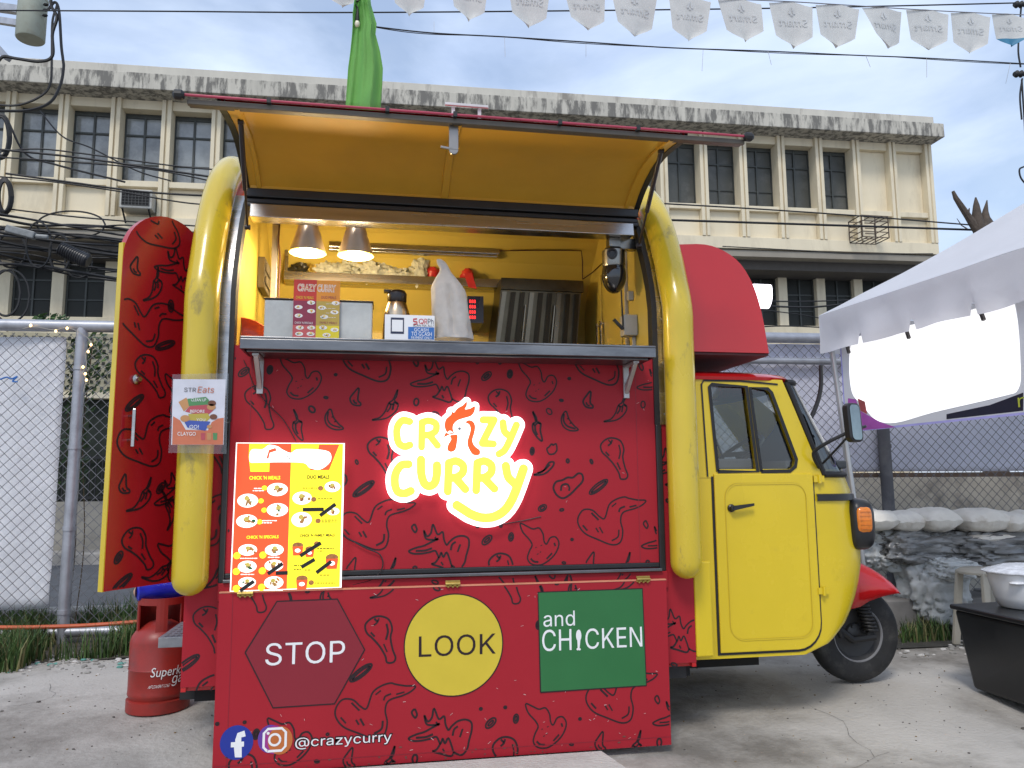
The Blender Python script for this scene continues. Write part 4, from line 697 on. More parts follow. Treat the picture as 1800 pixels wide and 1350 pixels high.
# ---- lit sign
LOGO = {"yellow":[[[990,1192],[1038,1185],[1066,1176],[1094,1164],[1120,1149],[1144,1132],[1179,1098],[1207,1060],[1239,1004],[1265,944],[1303,838],[1339,732],[1341,722],[1339,708],[1333,696],[1323,686],[1310,680],[1298,679],[1285,682],[1274,688],[1266,698],[1228,805],[1206,784],[1197,768],[1192,750],[1182,686],[1175,672],[1164,662],[1152,658],[1138,658],[1124,663],[1117,670],[1111,678],[1107,696],[1118,764],[1127,796],[1137,818],[1147,832],[1200,882],[1200,884],[1166,968],[1132,1025],[1118,1044],[1102,1060],[1084,1075],[1058,1090],[1028,1103],[998,1109],[966,1111],[934,1108],[890,1096],[848,1078],[792,1041],[728,1001],[712,999],[698,1003],[685,1012],[677,1026],[674,1038],[675,1050],[680,1061],[687,1070],[810,1151],[862,1173],[906,1186],[950,1192]],[[270,972],[292,965],[328,947],[335,942],[342,934],[346,924],[347,914],[345,904],[340,894],[333,886],[322,880],[312,878],[298,880],[254,900],[236,899],[222,895],[213,878],[207,846],[206,818],[209,788],[213,772],[220,756],[229,740],[242,724],[250,719],[294,717],[310,711],[318,704],[324,694],[327,682],[325,670],[321,660],[314,652],[306,647],[296,644],[244,645],[230,648],[214,654],[192,670],[167,700],[148,736],[136,774],[132,816],[135,866],[144,902],[159,934],[168,945],[178,954],[204,967],[236,973]],[[646,954],[654,950],[662,944],[670,928],[674,838],[676,836],[684,836],[763,924],[772,931],[784,935],[796,935],[808,931],[818,922],[823,914],[826,904],[825,894],[822,884],[759,810],[780,793],[795,774],[803,758],[808,734],[808,700],[805,686],[799,672],[791,660],[774,644],[742,625],[716,617],[702,616],[688,617],[632,635],[623,640],[616,647],[611,656],[609,666],[599,924],[605,940],[616,950],[630,956]],[[896,944],[910,936],[919,920],[924,838],[926,836],[936,837],[1020,921],[1028,927],[1040,931],[1053,930],[1064,925],[1074,916],[1079,906],[1081,896],[1080,886],[1075,876],[1011,810],[1031,792],[1045,774],[1053,758],[1058,734],[1058,700],[1055,686],[1049,672],[1041,660],[1024,644],[992,625],[966,617],[952,616],[938,617],[882,635],[874,639],[867,646],[861,656],[859,666],[849,914],[855,930],[866,940],[880,946]],[[480,910],[506,903],[528,890],[546,872],[560,850],[568,824],[576,774],[579,734],[577,680],[568,664],[560,658],[550,653],[532,653],[522,657],[515,662],[507,672],[503,684],[502,746],[498,790],[491,818],[486,826],[478,833],[472,835],[466,833],[458,823],[448,796],[441,766],[438,742],[438,640],[436,628],[428,615],[417,606],[402,602],[388,604],[378,609],[370,617],[365,626],[362,638],[363,750],[367,780],[376,820],[392,860],[401,874],[416,890],[430,899],[448,907],[464,910]],[[945,762],[930,764],[927,762],[931,694],[952,687],[964,691],[978,699],[986,707],[988,716],[986,730],[983,738],[976,745],[960,756]],[[695,762],[680,764],[677,762],[681,694],[702,687],[714,691],[728,699],[736,707],[738,716],[736,730],[733,738],[726,745],[710,756]],[[1094,621],[1126,604],[1142,593],[1154,582],[1168,563],[1188,528],[1215,472],[1269,344],[1270,336],[1269,326],[1260,312],[1245,304],[1236,303],[1228,305],[1218,310],[1210,320],[1180,392],[1178,393],[1168,386],[1161,376],[1158,362],[1151,308],[1148,300],[1142,292],[1128,284],[1112,284],[1098,292],[1089,306],[1088,318],[1093,362],[1097,384],[1102,400],[1108,412],[1122,430],[1153,454],[1126,510],[1110,535],[1098,546],[1064,566],[1055,580],[1053,588],[1054,597],[1062,612],[1076,621],[1084,622]],[[412,560],[427,552],[435,538],[438,455],[459,456],[521,534],[530,542],[540,545],[552,545],[562,541],[569,534],[574,526],[576,518],[573,502],[522,436],[522,434],[542,419],[552,408],[561,390],[566,372],[567,342],[563,322],[558,312],[544,295],[516,278],[484,269],[458,267],[440,270],[398,283],[390,287],[384,293],[380,300],[377,310],[374,534],[379,546],[388,556],[400,560]],[[264,558],[284,554],[322,538],[328,532],[333,524],[335,514],[334,505],[326,490],[318,483],[310,480],[294,480],[260,492],[244,487],[234,479],[226,460],[221,428],[219,392],[222,368],[232,346],[240,335],[250,327],[298,338],[308,337],[319,332],[327,324],[332,314],[333,302],[330,292],[324,283],[315,276],[278,265],[254,260],[242,261],[229,264],[206,277],[182,302],[166,330],[158,354],[154,390],[155,432],[160,468],[172,503],[186,524],[196,533],[212,544],[240,555]],[[1042,534],[1056,527],[1066,514],[1068,498],[1061,482],[1052,474],[1042,470],[989,466],[1072,304],[1075,292],[1073,280],[1064,266],[1056,260],[1048,258],[944,257],[928,262],[916,275],[913,284],[912,292],[918,308],[926,317],[938,322],[988,324],[910,477],[907,488],[909,508],[919,522],[934,529]],[[457,392],[438,393],[439,336],[462,329],[482,332],[504,342],[506,354],[503,370],[496,377],[482,386],[474,389]]],"white":[[1006,1234],[1032,1231],[1066,1222],[1098,1210],[1128,1195],[1158,1175],[1185,1154],[1223,1112],[1261,1054],[1292,992],[1331,890],[1380,746],[1384,718],[1379,690],[1365,666],[1344,648],[1328,641],[1312,637],[1294,636],[1278,639],[1262,645],[1248,654],[1235,666],[1226,680],[1217,658],[1208,644],[1194,630],[1177,620],[1204,588],[1226,548],[1260,476],[1307,364],[1312,350],[1313,334],[1311,318],[1306,304],[1289,280],[1264,264],[1244,260],[1224,261],[1206,267],[1186,279],[1172,261],[1154,248],[1128,240],[1102,242],[1082,225],[1058,216],[942,214],[926,216],[910,222],[912,166],[909,154],[903,144],[890,134],[874,130],[860,132],[842,140],[838,118],[832,106],[818,94],[802,90],[788,92],[776,98],[745,128],[696,158],[680,175],[658,176],[642,184],[631,200],[626,224],[590,258],[582,272],[556,251],[532,238],[506,230],[480,225],[460,224],[430,228],[386,241],[358,256],[342,241],[324,233],[274,219],[240,218],[212,224],[184,240],[158,263],[139,288],[120,330],[111,376],[110,412],[113,448],[126,504],[142,538],[168,566],[204,588],[242,600],[241,602],[220,606],[198,613],[180,624],[165,636],[132,674],[108,720],[93,768],[89,828],[95,886],[109,932],[123,958],[136,974],[152,988],[167,998],[206,1013],[232,1017],[256,1017],[276,1015],[296,1010],[356,981],[368,970],[379,956],[390,925],[408,937],[428,946],[454,952],[474,954],[494,952],[512,947],[556,925],[564,954],[572,968],[582,979],[608,994],[641,1000],[631,1030],[633,1060],[646,1088],[668,1110],[778,1182],[806,1197],[846,1213],[894,1227],[928,1233],[964,1236]],"rooster":{"comb":[[628,398],[607,345],[620,285],[665,242],[668,215],[690,226],[720,190],[770,160],[800,130],[802,165],[787,197],[832,190],[872,170],[870,215],[840,255],[780,275],[722,295],[687,330],[680,368],[688,402],[655,385]],"beak":[[603,442],[618,402],[640,410],[685,402],[715,405],[650,420]],"wattle":[[655,428],[700,420],[722,428],[715,500],[700,555],[662,572],[632,552],[640,505],[665,462]],"neck":[[790,312],[820,293],[857,305],[876,345],[870,400],[852,470],[872,520],[915,555],[917,590],[890,602],[850,590],[815,530],[808,480],[825,420],[835,370],[822,330]]}}
LF = planeY(3.535)
lp = lambda q: LF.px(660+q[0]/5, 680+q[1]/5)
LW = emi('lit_white_acrylic', (1, .93, .95), 1.7); LY = emi('lit_yellow_acrylic', (1., .92, .06), 1.0); LO = emi('lit_orange_acrylic', (.75, .085, .01), .8); LG = mk('grey_eye', (.25, .25, .25), .5)
b = MB(); LF.curve(b, [[lp(q) for q in LOGO['white']]], 0, 0, depth=.030, md=1)
logo = b.build('lit_sign', [LW, emi('lit_sign_edge', (1, .84, .90), 2.6)], truck)
b = MB(); LF.curve(b, [[lp(q) for q in c] for c in LOGO['yellow']], .0022, 0, depth=.002); b.build('sign_lettering', LY, logo)
b = MB()
for c in LOGO['rooster'].values():
    LF.curve(b, [[(a.x, a.y) for a in catmull([(*lp(q), 0) for q in c], 4, True)]], .0022, 0, depth=.002)
LF.ell(b, *lp((738, 368)), .0075, .0075, .0024, 1, 16); b.build('sign_rooster_head', [LO, LG], logo)
b = MB(); b.tube(catmull([P(x, y, 3.572) for x, y in [(878, 922), (915, 916), (951, 908)]]), .0022, 5); b.build('cable', BLKP, truck)
b = MB(); b.tube(catmull([P(x, y, 3.566) for x, y in [(428, 633), (436, 650), (446, 676), (470, 710), (498, 738), (520, 775)]]), .0022, 5); b.build('cable', BLKP, truck)
b = MB(); b.tube(catmull([P(x, y, 3.562) for x, y in [(600, 940), (640, 962), (668, 975), (672, 998), (655, 1018), (620, 1028)]]), .003, 5); b.build('cable', BLKP, truck)
# ---- counter
cy0 = 3.345; zt = 1.852; zl = P(600, 600, cy0).z
cl, cr = P(422, 590, cy0).x, P(1153, 610, cy0).x
zt = (P(422, 588.6, cy0).z+P(1152.8, 608.9, cy0).z)/2
b = MB(); b.box(cl, cr, cy0, 3.86, zt-.010, zt); b.box(cl, cr, cy0, cy0+.012, zt-.055, zt-.0105); b.box(cl+.02, cr-.02, cy0+.05, 3.57, zt-.06, zt-.035)
b.box(cl+.0, cl+.012, cy0+.0125, 3.56, zt-.055, zt-.0105); b.box(cr-.012, cr, cy0+.0125, 3.56, zt-.055, zt-.0105)
ctr = b.build('counter', STEELW, truck, bevel=.003)
for x in (P(454, 640, 3.5).x, P(1108, 650, 3.5).x):
    b = MB(); b.box(x-.014, x+.014, 3.562, 3.574, zt-.22, zt-.058); b.hexa([(x-.010, 3.562, zt-.20), (x+.010, 3.562, zt-.20), (x+.010, 3.562, zt-.16), (x-.010, 3.562, zt-.16), (x-.010, 3.42, zt-.075), (x+.010, 3.42, zt-.075), (x+.010, 3.42, zt-.06), (x-.010, 3.42, zt-.06)])
    b.box(x-.014, x+.014, 3.41, 3.562, zt-.072, zt-.061); b.build('bracket', mk('pale_bracket', (.45, .44, .44), .4, .6), ctr, bevel=.002)
# ---- awning
AW = [(3.775, 2.640), (3.725, 2.672), (3.66, 2.708), (3.56, 2.744), (3.45, 2.766), (3.34, 2.768), (3.22, 2.756), (3.10, 2.735)]
AW = [(a.x, a.y) for a in catmull([(y, z, 0) for y, z in AW], 4)]
b = MB()
def aw_pt(i, off):
    p = Vector(AW[i]); t = (Vector(AW[min(i+1, len(AW)-1)])-Vector(AW[max(0, i-1)])).normalized(); nn = Vector((t.y, -t.x)); nn = nn if nn.y > 0 else -nn
    q = p+nn*off; return q
n = len(AW)
rows = [[(XI0+.004+(XI1-XI0-.008)*k/30, *aw_pt(i, .0-.0)) for k in range(31)] for i in range(n)]
b.grid(rows, 0)
rows = [[(x, *aw_pt(i, .028)) for x in (XI0, XI1)] for i in range(n)]; b.grid(rows, 1)
for x in (XI0+.004, XI1-.004): b.grid([[(x, *aw_pt(i, 0)), (x, *aw_pt(i, .028))] for i in range(n)], 1)
AWL = mk('lamp_tinted_hatch_lining', (.64, .345, .035), .38, var=.10, scale=1.5)  # yellow lining turned amber; warm lamp bounce is painted into its colour
aw = b.build('awning', [AWL, REDP], truck, smooth=True, ang=60)
for x0, x1 in ((XI0-.012, XI0+.016), (XI1-.016, XI1+.012)):
    b = MB(); b.grid([[(x0, *aw_pt(i, -.004)), (x1, *aw_pt(i, -.004)), (x1, *aw_pt(i, .034)), (x0, *aw_pt(i, .034))] for i in range(n)], 0, closed=True); b.build('edge_rubber', BLK, aw, smooth=True)
b = MB()
for x0, x1 in ((P(797, 270, 3.3).x-.02, P(797, 270, 3.3).x+.02), (XI0+.05, XI0+.075), (XI1-.075, XI1-.05)):
    b.grid([[(x0, *aw_pt(i, -.001)), (x0+.004, *aw_pt(i, -.010)), (x1-.004, *aw_pt(i, -.010)), (x1, *aw_pt(i, -.001))] for i in range(n)], 0)
b.box(XI0+.02, XI1-.02, 3.745, 3.775, 2.632, 2.66); b.build('hatch_rib', AWL, aw, smooth=True)
lx0, lx1 = P(330, 180, 3.09).x, P(1306, 243, 3.09).x; lz = 2.735; rz = (P(318, 168, 3.062).z+P(1312, 238, 3.062).z)/2
b = MB(); b.box(lx0, lx1, 3.075, 3.095, lz-.012, rz-.008); b.box(lx0, lx1, 3.0955, 3.13, rz-.022, rz-.010); b.build('front_lip', mk('shade_darkened_aluminium', (.115, .10, .08), .5, .3, var=.2), aw, bevel=.003)  # lip metal darkened; the shade on it is put into the colour
b = MB(); b.tube([(lx0-.03, 3.062, rz), (lx1+.01, 3.062, rz)], .0058, 8); b.build('tube_light', mk('pink_tube', (.42, .05, .09), .3), aw, smooth=True)
for x in (lx0-.03, lx1+.01): b = MB(); b.lathe([(.010, -.02), (.020, -.012), (.020, .014), (.012, .024)], (x, 3.062, rz-.002), (1, 0, 0), n=10); b.build('end_cap', BLK, aw)
for x in (-.45, .02, .3, .75, 1.1): b = MB(); b.box(x-.008, x+.008, 3.052, 3.074, rz-.011, rz+.011); b.build('tube_clip', BLK, aw)
px_ = P(797, 245, 3.12); b = MB(); b.box(px_.x-.020, px_.x+.020, 3.105, 3.12, lz-.115, lz-.005); b.lathe([(.020, 0), (.020, .012)], (px_.x, 3.118, lz-.115), (0, -1, 0), n=16); b.bar((px_.x-.055, 3.11, lz-.105), (px_.x, 3.11, lz-.112), .010); b.build('latch', mk('dull_steel', (.30, .28, .26), .35, .8), aw, bevel=.002)
for s, xx in ((-1, XI0+.055), (1, XI1-.055)):
    top = Vector((xx, 3.25, 2.745)); bot = Vector((xx-s*.01+s*.035, 3.66, 2.42)); mid = top.lerp(bot, .62)
    b = MB(); b.tube([top, mid], .011, 10); b.tube([mid, bot], .0055, 8); b.lathe([(.012, -.012), (.012, .012)], top, (1, 0, 0), n=10); b.lathe([(.012, -.012), (.012, .012)], bot, (1, 0, 0), n=10)
    b.build('gas_strut', mk('black_strut', (.02, .012, .012), .3), aw, smooth=True)
p0, p1 = P(782, 184, 3.2), P(858, 190, 3.2)
b = MB(); b.box(p0.x, p1.x, 3.19, 3.202, p0.z-.004, p0.z+.008); b.box(p0.x+.03, p0.x+.045, 3.203, 3.215, lz+.02, p0.z-.004); b.box(p1.x-.045, p1.x-.03, 3.203, 3.215, lz+.02, p0.z-.004); b.build('floodlight', mk('white_metal', (.6, .6, .6), .4), aw, bevel=.002)
# ---- header above the opening
for k, (z0, z1, y) in enumerate([(2.600, 2.645, 3.735), (2.572, 2.597, 3.745), (2.548, 2.569, 3.732)]): b = MB(); b.box(XI0, XI1, y, 3.80, z0, z1); b.build('hatch_seal', BLKP, truck, bevel=.006)
hz1 = (P(443, 360, 3.72).z+P(1098, 392, 3.72).z)/2; hz0 = (P(443, 383, 3.72).z+P(1098, 416, 3.72).z)/2
b = MB(); b.hexa([(XI0+.03, 3.695, hz0), (XI1-.04, 3.695, hz0), (XI1-.04, 3.715, hz0), (XI0+.03, 3.715, hz0), (XI0+.03, 3.708, hz1), (XI1-.04, 3.708, hz1), (XI1-.04, 3.72, hz1), (XI0+.03, 3.72, hz1)]); b.box(XI0+.03, XI1-.04, 3.7205, 3.80, hz0+.004, hz0+.010); b.box(XI0+.03, XI1-.04, 3.7205, 3.79, hz1-.012, hz1-.004)
b.build('header_channel', STEEL, truck, bevel=.003)
# ---- interior
b = MB(); IY = 4.85
b.box(XI0-.02, XI1+.02, IY, IY+.02, .42, 2.20)
inner = []
for y, z in PROF:
    if y > 3.78 and z > 2.0:
        d = Vector((y-4.25, z-1.9)); d = d*(1-.04/d.length); inner.append((4.25+d.x, 1.9+d.y))
prof_strip(b, XI0-.02, XI1+.02, inner, .012)
for x in (XI0-.04, XI1+.002):
    sp = [(3.62, .80)]
    for y, z in PROF:
        if z > 2.0:
            d = Vector((y-4.25, z-1.9)); d = d*(1-.045/d.length); sp.append((4.25+d.x, 1.9+d.y))
    b.prism([(x, y, z) for y, z in sp+[(4.845, .80)]], (.038, 0, 0))
b.build('interior_lining', YELIN, truck)
b = MB(); b.box(XI0-.02, XI1+.02, 3.61, IY, .78, .80); b.build('interior_floor', STEELW, truck)
b = MB(); c = P(483, 460, 4.15); b.box(c.x-.016, c.x+.016, 4.13, 4.16, .80, 2.75); b.build('upright', mk('pinkish_steel', (.5, .47, .45), .35, .8), truck, bevel=.003)
b = MB(); b.tube(catmull([(c.x+.02, 4.125, 2.68), (c.x+.022, 4.122, 2.6), (c.x+.02, 4.122, 2.5), (c.x+.03, 4.122, 2.4), (c.x+.028, 4.122, 2.2), (c.x+.05, 4.12, 2.1), (c.x+.11, 4.12, 2.0)]), .005, 6); b.box(c.x-.006, c.x+.016, 4.115, 4.13, 2.60, 2.63); ICM = mk('brown_cable', (.06, .02, .015), .5); b.build('interior_cable', ICM, truck); b = MB()
for pts, Y in (([(878, 441), (930, 440), (1000, 440), (1022, 441), (1024, 460), (1024, 490)], 4.52), ([(1024, 491), (1040, 480), (1060, 462)], 4.4)): b.tube([P(x, y, Y) for x, y in pts], .004, 5)
b.build('interior_cable', ICM, truck); b = MB()
b.tube([P(x, y, 4.8) for x, y in [(432, 400), (436, 440), (438, 505), (446, 512), (470, 512)]], .004, 5)
b.build('interior_cable', mk('brown_cable', (.06, .02, .015), .5), truck)
s0, s1 = P(499, 480, 4.6), P(882, 490, 4.6); sz = (s0.z+s1.z)/2+.004
b = MB(); b.box(s0.x, s1.x, 4.6, 4.85, sz-.05, sz-.012); b.box(s0.x, s1.x, 4.595, 4.6, sz-.05, sz); b.box(s0.x, s0.x+.02, 4.61, 4.64, sz+.0, sz+.22); b.box(s0.x, s0.x+.10, 4.60, 4.63, sz+.22, sz+.24)
b.build('wall_shelf', STEEL, truck, bevel=.002)
l0, l1 = P(578, 432, 4.54), P(878, 446, 4.54); lz_ = (l0.z+l1.z)/2
b = MB(); b.box(l0.x, l1.x, 4.54, 4.59, lz_-.004, lz_+.030); b.box(l0.x, l1.x-.01, 4.545, 4.585, lz_-.022, lz_-.0045); b.build('wall_lamp_bar', STEEL, truck, bevel=.004)
b = MB()
for y in (515, 525, 532): p = P(700, y, 4.8); b.tube([(XI0+.15, 4.80, p.z), (s1.x, 4.80, p.z)], .008, 6)
p = P(650, 520, 4.8); b.box(p.x-.012, p.x+.012, 4.79, 4.82, p.z-.08, p.z+.06); b.build('wall_rail', STEELW, truck)
# range hood
h0, h1 = P(884, 488, 4.45), P(1020, 500, 4.45); hb0, hb1 = P(850, 604, 4.25), P(1003, 604, 4.25)
b = MB(); zt_, zb_ = h0.z, P(900, 604, 4.45).z-.1
b.hexa([(h0.x-.01, 4.45, zt_-.07), (h1.x+.02, 4.45, zt_-.07), (h1.x+.02, 4.84, zt_-.07), (h0.x-.01, 4.84, zt_-.07), (h0.x-.01, 4.45, zt_), (h1.x+.02, 4.45, zt_), (h1.x+.02, 4.84, zt_), (h0.x-.01, 4.84, zt_)])
b.hexa([(h0.x-.05, 4.52, zb_), (h1.x-.02, 4.52, zb_), (h1.x-.02, 4.84, zb_), (h0.x-.05, 4.84, zb_), (h0.x-.01, 4.47, zt_-.071), (h1.x+.01, 4.47, zt_-.071), (h1.x+.01, 4.84, zt_-.071), (h0.x-.01, 4.84, zt_-.071)], 0)
for k in range(9):
    t = k/8; xt = h0.x+.015+(h1.x-h0.x-.03)*t; xb = h0.x-.035+(h1.x-h0.x)*t
    b.hexa([(xb-.018, 4.50, zb_+.01), (xb+.008, 4.50, zb_+.01), (xb+.008, 4.519, zb_+.01), (xb-.018, 4.519, zb_+.01), (xt-.018, 4.448, zt_-.085), (xt+.008, 4.448, zt_-.085), (xt+.008, 4.468, zt_-.085), (xt-.018, 4.468, zt_-.085)], 1 if k % 3 else 2)
for k in (2.5, 5.5):
    xx = h0.x-.03+(h1.x-h0.x)*k/8; b.tube([(xx, 4.475, zb_+.12), (xx+.02, 4.455, zt_-.16)], .006, 6, 2)
b.build('range_hood', [mk('bronzed_steel', (.13, .115, .085), .35, 1., var=.3, scale=6), mk('dark_baffle', (.035, .030, .022), .35, .8), mk('dim_steel', (.22, .20, .16), .3, 1.)], truck)
# cooker panel with red displays
c0, c1 = P(822, 520, 4.55), P(850, 568, 4.55)
b = MB(); b.box(c0.x, c1.x, 4.55, 4.84, c1.z, c0.z); ds = planeY(4.55)
REDE = emi('red_display', (1, .03, .03), 2.5)
for k in range(4):
    v = ds.px(835, 530+k*9.3)[1]; u0_, u1_ = ds.px(825, 530)[0], ds.px(836, 530)[0]; ds.text(b, '888', u0_, u1_, v-.010, v+.010, .002, 1)
b.build('timer_panel', [mk('dark_blue_panel', (.012, .014, .035), .3), REDE], truck)
# cupboard door on the inner right wall, switch box, conduit
b = MB(); xw = XI1+.001
b.box(xw-.010, xw, 4.05, 4.40, 1.2, 2.48); b.box(xw-.010, xw, 4.43, 4.80, 1.2, 2.48); dr = b.build('cupboard_door', YELIN, truck, bevel=.004)
b = MB()
for y in (4.375, 4.455): b.box(xw-.034, xw-.028, y-.01, y+.01, 1.98, 2.18); b.box(xw-.03, xw-.009, y-.006, y+.006, 1.99, 2.0); b.box(xw-.03, xw-.009, y-.006, y+.006, 2.16, 2.17)
b.build('pull_handle', STEEL, dr)
b = MB(); p = P(1122, 575, 3.83); b.box(xw-.075, xw, 3.80, 3.87, p.z-.05, p.z+.06); b.box(xw-.02, xw, 3.83, 3.845, 1.8, p.z-.05); b.box(xw-.02, xw, 3.94, 3.955, 1.8, 2.5); b.box(xw-.03, xw, 3.85, 3.88, p.z+.15, p.z+.20)
b.build('switch_box', mk('grey_plastic_box', (.40, .39, .36), .5), truck, bevel=.004)
b = MB(); b.box(xw-.10, xw-.05, 3.81, 3.84, p.z-.16, p.z-.10); b.bar((xw-.08, 3.80, p.z-.02), (xw-.13, 3.80, p.z+.03), .014); b.bar((xw-.08, 3.80, p.z-.02), (xw-.08, 3.82, p.z+.25), .006); b.build('plug', BLKP, truck)
b = MB(); p = P(460, 478, 4.2); b.box(XI0+.0, XI0+.035, 4.20, 4.42, p.z-.085, p.z+.085); b.box(XI0+.035, XI0+.045, 4.22, 4.40, p.z+.01, p.z+.06); b.box(XI0+.035, XI0+.045, 4.22, 4.40, p.z-.06, p.z-.015); b.build('breaker_box', mk('brownish_breaker', (.20, .17, .12), .6), truck, bevel=.004)

# ---- pod over the cab
HY = 3.66; hp = [P(x, y, HY) for x, y in [(1192, 424), (1240, 424), (1275, 436), (1305, 460), (1328, 500), (1343, 550), (1352, 600), (1356, 621)]]
side = catmull([(p.x, HY, p.z) for p in hp], 3); zb_h = hp[-1].z
b = MB(); rows = []
for k in range(13):
    t = k/12; y = HY+(8.5-2*HY)*t; e = min(t, 1-t); ins = .05*max(0, 1-e/.10)**2
    rows.append([(XB1+(p.x-XB1)*(1-ins*.5), y, zb_h+(p.z-zb_h)*(1-ins*.6)) for p in side])
b.grid(rows); n = len(side)
b.add([Vector((p.x, HY, p.z)) for p in [Vector(r) for r in rows[0]]]+[(XB1-.03, HY, zb_h)], [tuple(range(n+1))])
b.add([Vector((p.x, 8.5-HY, p.z)) for p in [Vector(r) for r in rows[-1]]]+[(XB1-.03, 8.5-HY, zb_h)], [tuple(range(n+1))[::-1]])
b.build('pod', REDP, truck, smooth=True, ang=50)
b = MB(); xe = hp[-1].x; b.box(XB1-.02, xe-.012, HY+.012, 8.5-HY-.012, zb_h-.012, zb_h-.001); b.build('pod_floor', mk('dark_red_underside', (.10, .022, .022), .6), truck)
# small lit sign on the front of the pod
q = MB(); pc = P(1350, 524, 3.95); fl_ = Flat((2.075, 3.83, pc.z), (0, 1, 0), (0, 0, 1))
oc = [(a.x, a.y) for a in catmull([(x*.45, y*.45-.02, 0) for x, y in [(-.17, .0), (-.16, .09), (-.06, .12), (.0, .07), (.1, .13), (.3, .14), (.62, .12), (.74, .02), (.66, -.12), (.3, -.16), (.1, -.12), (-.06, -.17), (-.15, -.10)]], 4, True)]
fl_.curve(q, [oc], 0, 0, depth=.09); fl_.curve(q, [oc[::-1]], -.09, 0)
fl_.curve(q, [[(a*.5+.16, c*.5) for a, c in oc]], .003, 1); q.box(hp[4].x-.06, 1.985, 4.0, 4.04, pc.z-.02, pc.z+.02)
q.build('front_lit_sign', [emi('cool_lit_white', (.93, .90, 1), 2.2), emi('pale_pink_lit', (.8, .6, .85), 1.2)], truck)

# ---- cab
CY0 = 3.70; CF = planeY(CY0); cz = 4.25
def cab_x(z):     # how far forward the nose reaches at its middle, by height
    t = [(.36, 2.20), (.40, 2.30), (.44, 2.40), (.50, 2.49), (.58, 2.555), (.68, 2.605), (.79, 2.635), (.90, 2.64), (1.05, 2.62), (1.18, 2.585), (1.29, 2.53), (1.40, 2.49)]
    for (a, xa), (c, xc) in zip(t, t[1:]):
        if z <= c: return xa+(xc-xa)*(z-a)/(c-a)+.0
    return t[-1][1]
def cab_sec(x0, x1, xs, off=0., n=22, full=True, y0=CY0):
    hw = cz-y0; pts = [(x0, y0-off)]
    for k in range(n+1):
        a = math.pi/2*k/n; c, s = math.cos(a)**(2/2.7), math.sin(a)**(2/2.7)
        pts.append((xs+(x1+off-xs)*s, cz-(hw+off)*c))
    if full: pts += [(x, 2*cz-y) for x, y in pts[-2::-1]]
    return pts
XD = CF.px(1439, 950)[0]
b = MB(); rows = []
for z in [.362, .375, .39, .41, .43, .46, .5, .56, .62, .7, .78, .86, .94, 1.02, 1.1, 1.18, 1.24, 1.285]:
    x1 = cab_x(z); xs = min(XD, x1-.10); rows.append([(x, y, z) for x, y in cab_sec(1.505, x1, xs)])
b.grid(rows); b.add(rows[-1], [tuple(range(len(rows[-1])))]); b.add(rows[0], [tuple(range(len(rows[0])))[::-1]])
b.build('cab_body', YEL, truck, smooth=True, ang=60)
# door skin, a hair proud of the body
dl, dr_, db, dt = CF.px(1264, 1100)[0], CF.px(1436, 1000)[0], CF.px(1300, 1146)[1], CF.px(1300, 833)[1]
def rrect(u0, u1, v0, v1, r, n=6, corners=(1, 1, 1, 1)):
    o = []
    for (cx_, cy_, a0, on) in ((u0+r, v0+r, 180, corners[0]), (u1-r, v0+r, 270, corners[1]), (u1-r, v1-r, 0, corners[2]), (u0+r, v1-r, 90, corners[3])):
        if on: o += [(cx_+r*math.cos(math.radians(a0+90*k/n)), cy_+r*math.sin(math.radians(a0+90*k/n))) for k in range(n+1)]
        else: o.append({180: (u0, v0), 270: (u1, v0), 0: (u1, v1), 90: (u0, v1)}[a0])
    return o
b = MB(); do = rrect(dl, dr_, db, dt, .13, corners=(0, 1, 0, 0))
b.prism([(u, CY0-.012, v) for u, v in do], (0, .016, 0))
CF.O = Vector((0, CY0, 0))
pi_ = rrect(dl+.055, dr_-.045, db+.06, CF.px(1300, 850)[1], .07)
CF.stroke(b, pi_, .007, .0145, 1, closed=True); CF.stroke(b, [(u+.003, v-.003) for u, v in pi_], .005, .0150, 0, closed=True)
door = b.build('door', [YEL, mk('pressed_line', (.56, .40, .02), .3)], truck, bevel=.004)
b = MB(); ho = rrect(dl-.012, dr_+.009, db-.012, dt-.012, .135, corners=(0, 1, 0, 0)); b.prism([(u, CY0-.004, v) for u, v in ho], (0, .006, 0)); b.build('door_seal', BLK, truck)
hc = CF.px(1283, 893); b = MB(); b.lathe([(.020, 0), (.020, .008), (.012, .014), (.012, .03)], (hc[0], CY0-.012, hc[1]), (0, -1, 0), n=18)
he = CF.px(1319, 887); b.hexa([(hc[0], CY0-.045, hc[1]-.012), (he[0], CY0-.045, he[1]-.005), (he[0], CY0-.034, he[1]-.005), (hc[0], CY0-.034, hc[1]-.012), (hc[0], CY0-.045, hc[1]+.012), (he[0], CY0-.045, he[1]+.008), (he[0], CY0-.034, he[1]+.008), (hc[0], CY0-.034, hc[1]+.012)])
b.build('handle', BLKP, door, bevel=.002)
for x, y in ((1437, 842), (1445, 1038)):
    u, v = CF.px(x, y); b = MB(); b.tube([(u, CY0-.02, v-.022), (u, CY0-.02, v+.022)], .009, 8); b.box(u-.03, u+.028, CY0-.018, CY0-.012, v-.016, v+.016); b.build('hinge', YEL, door)
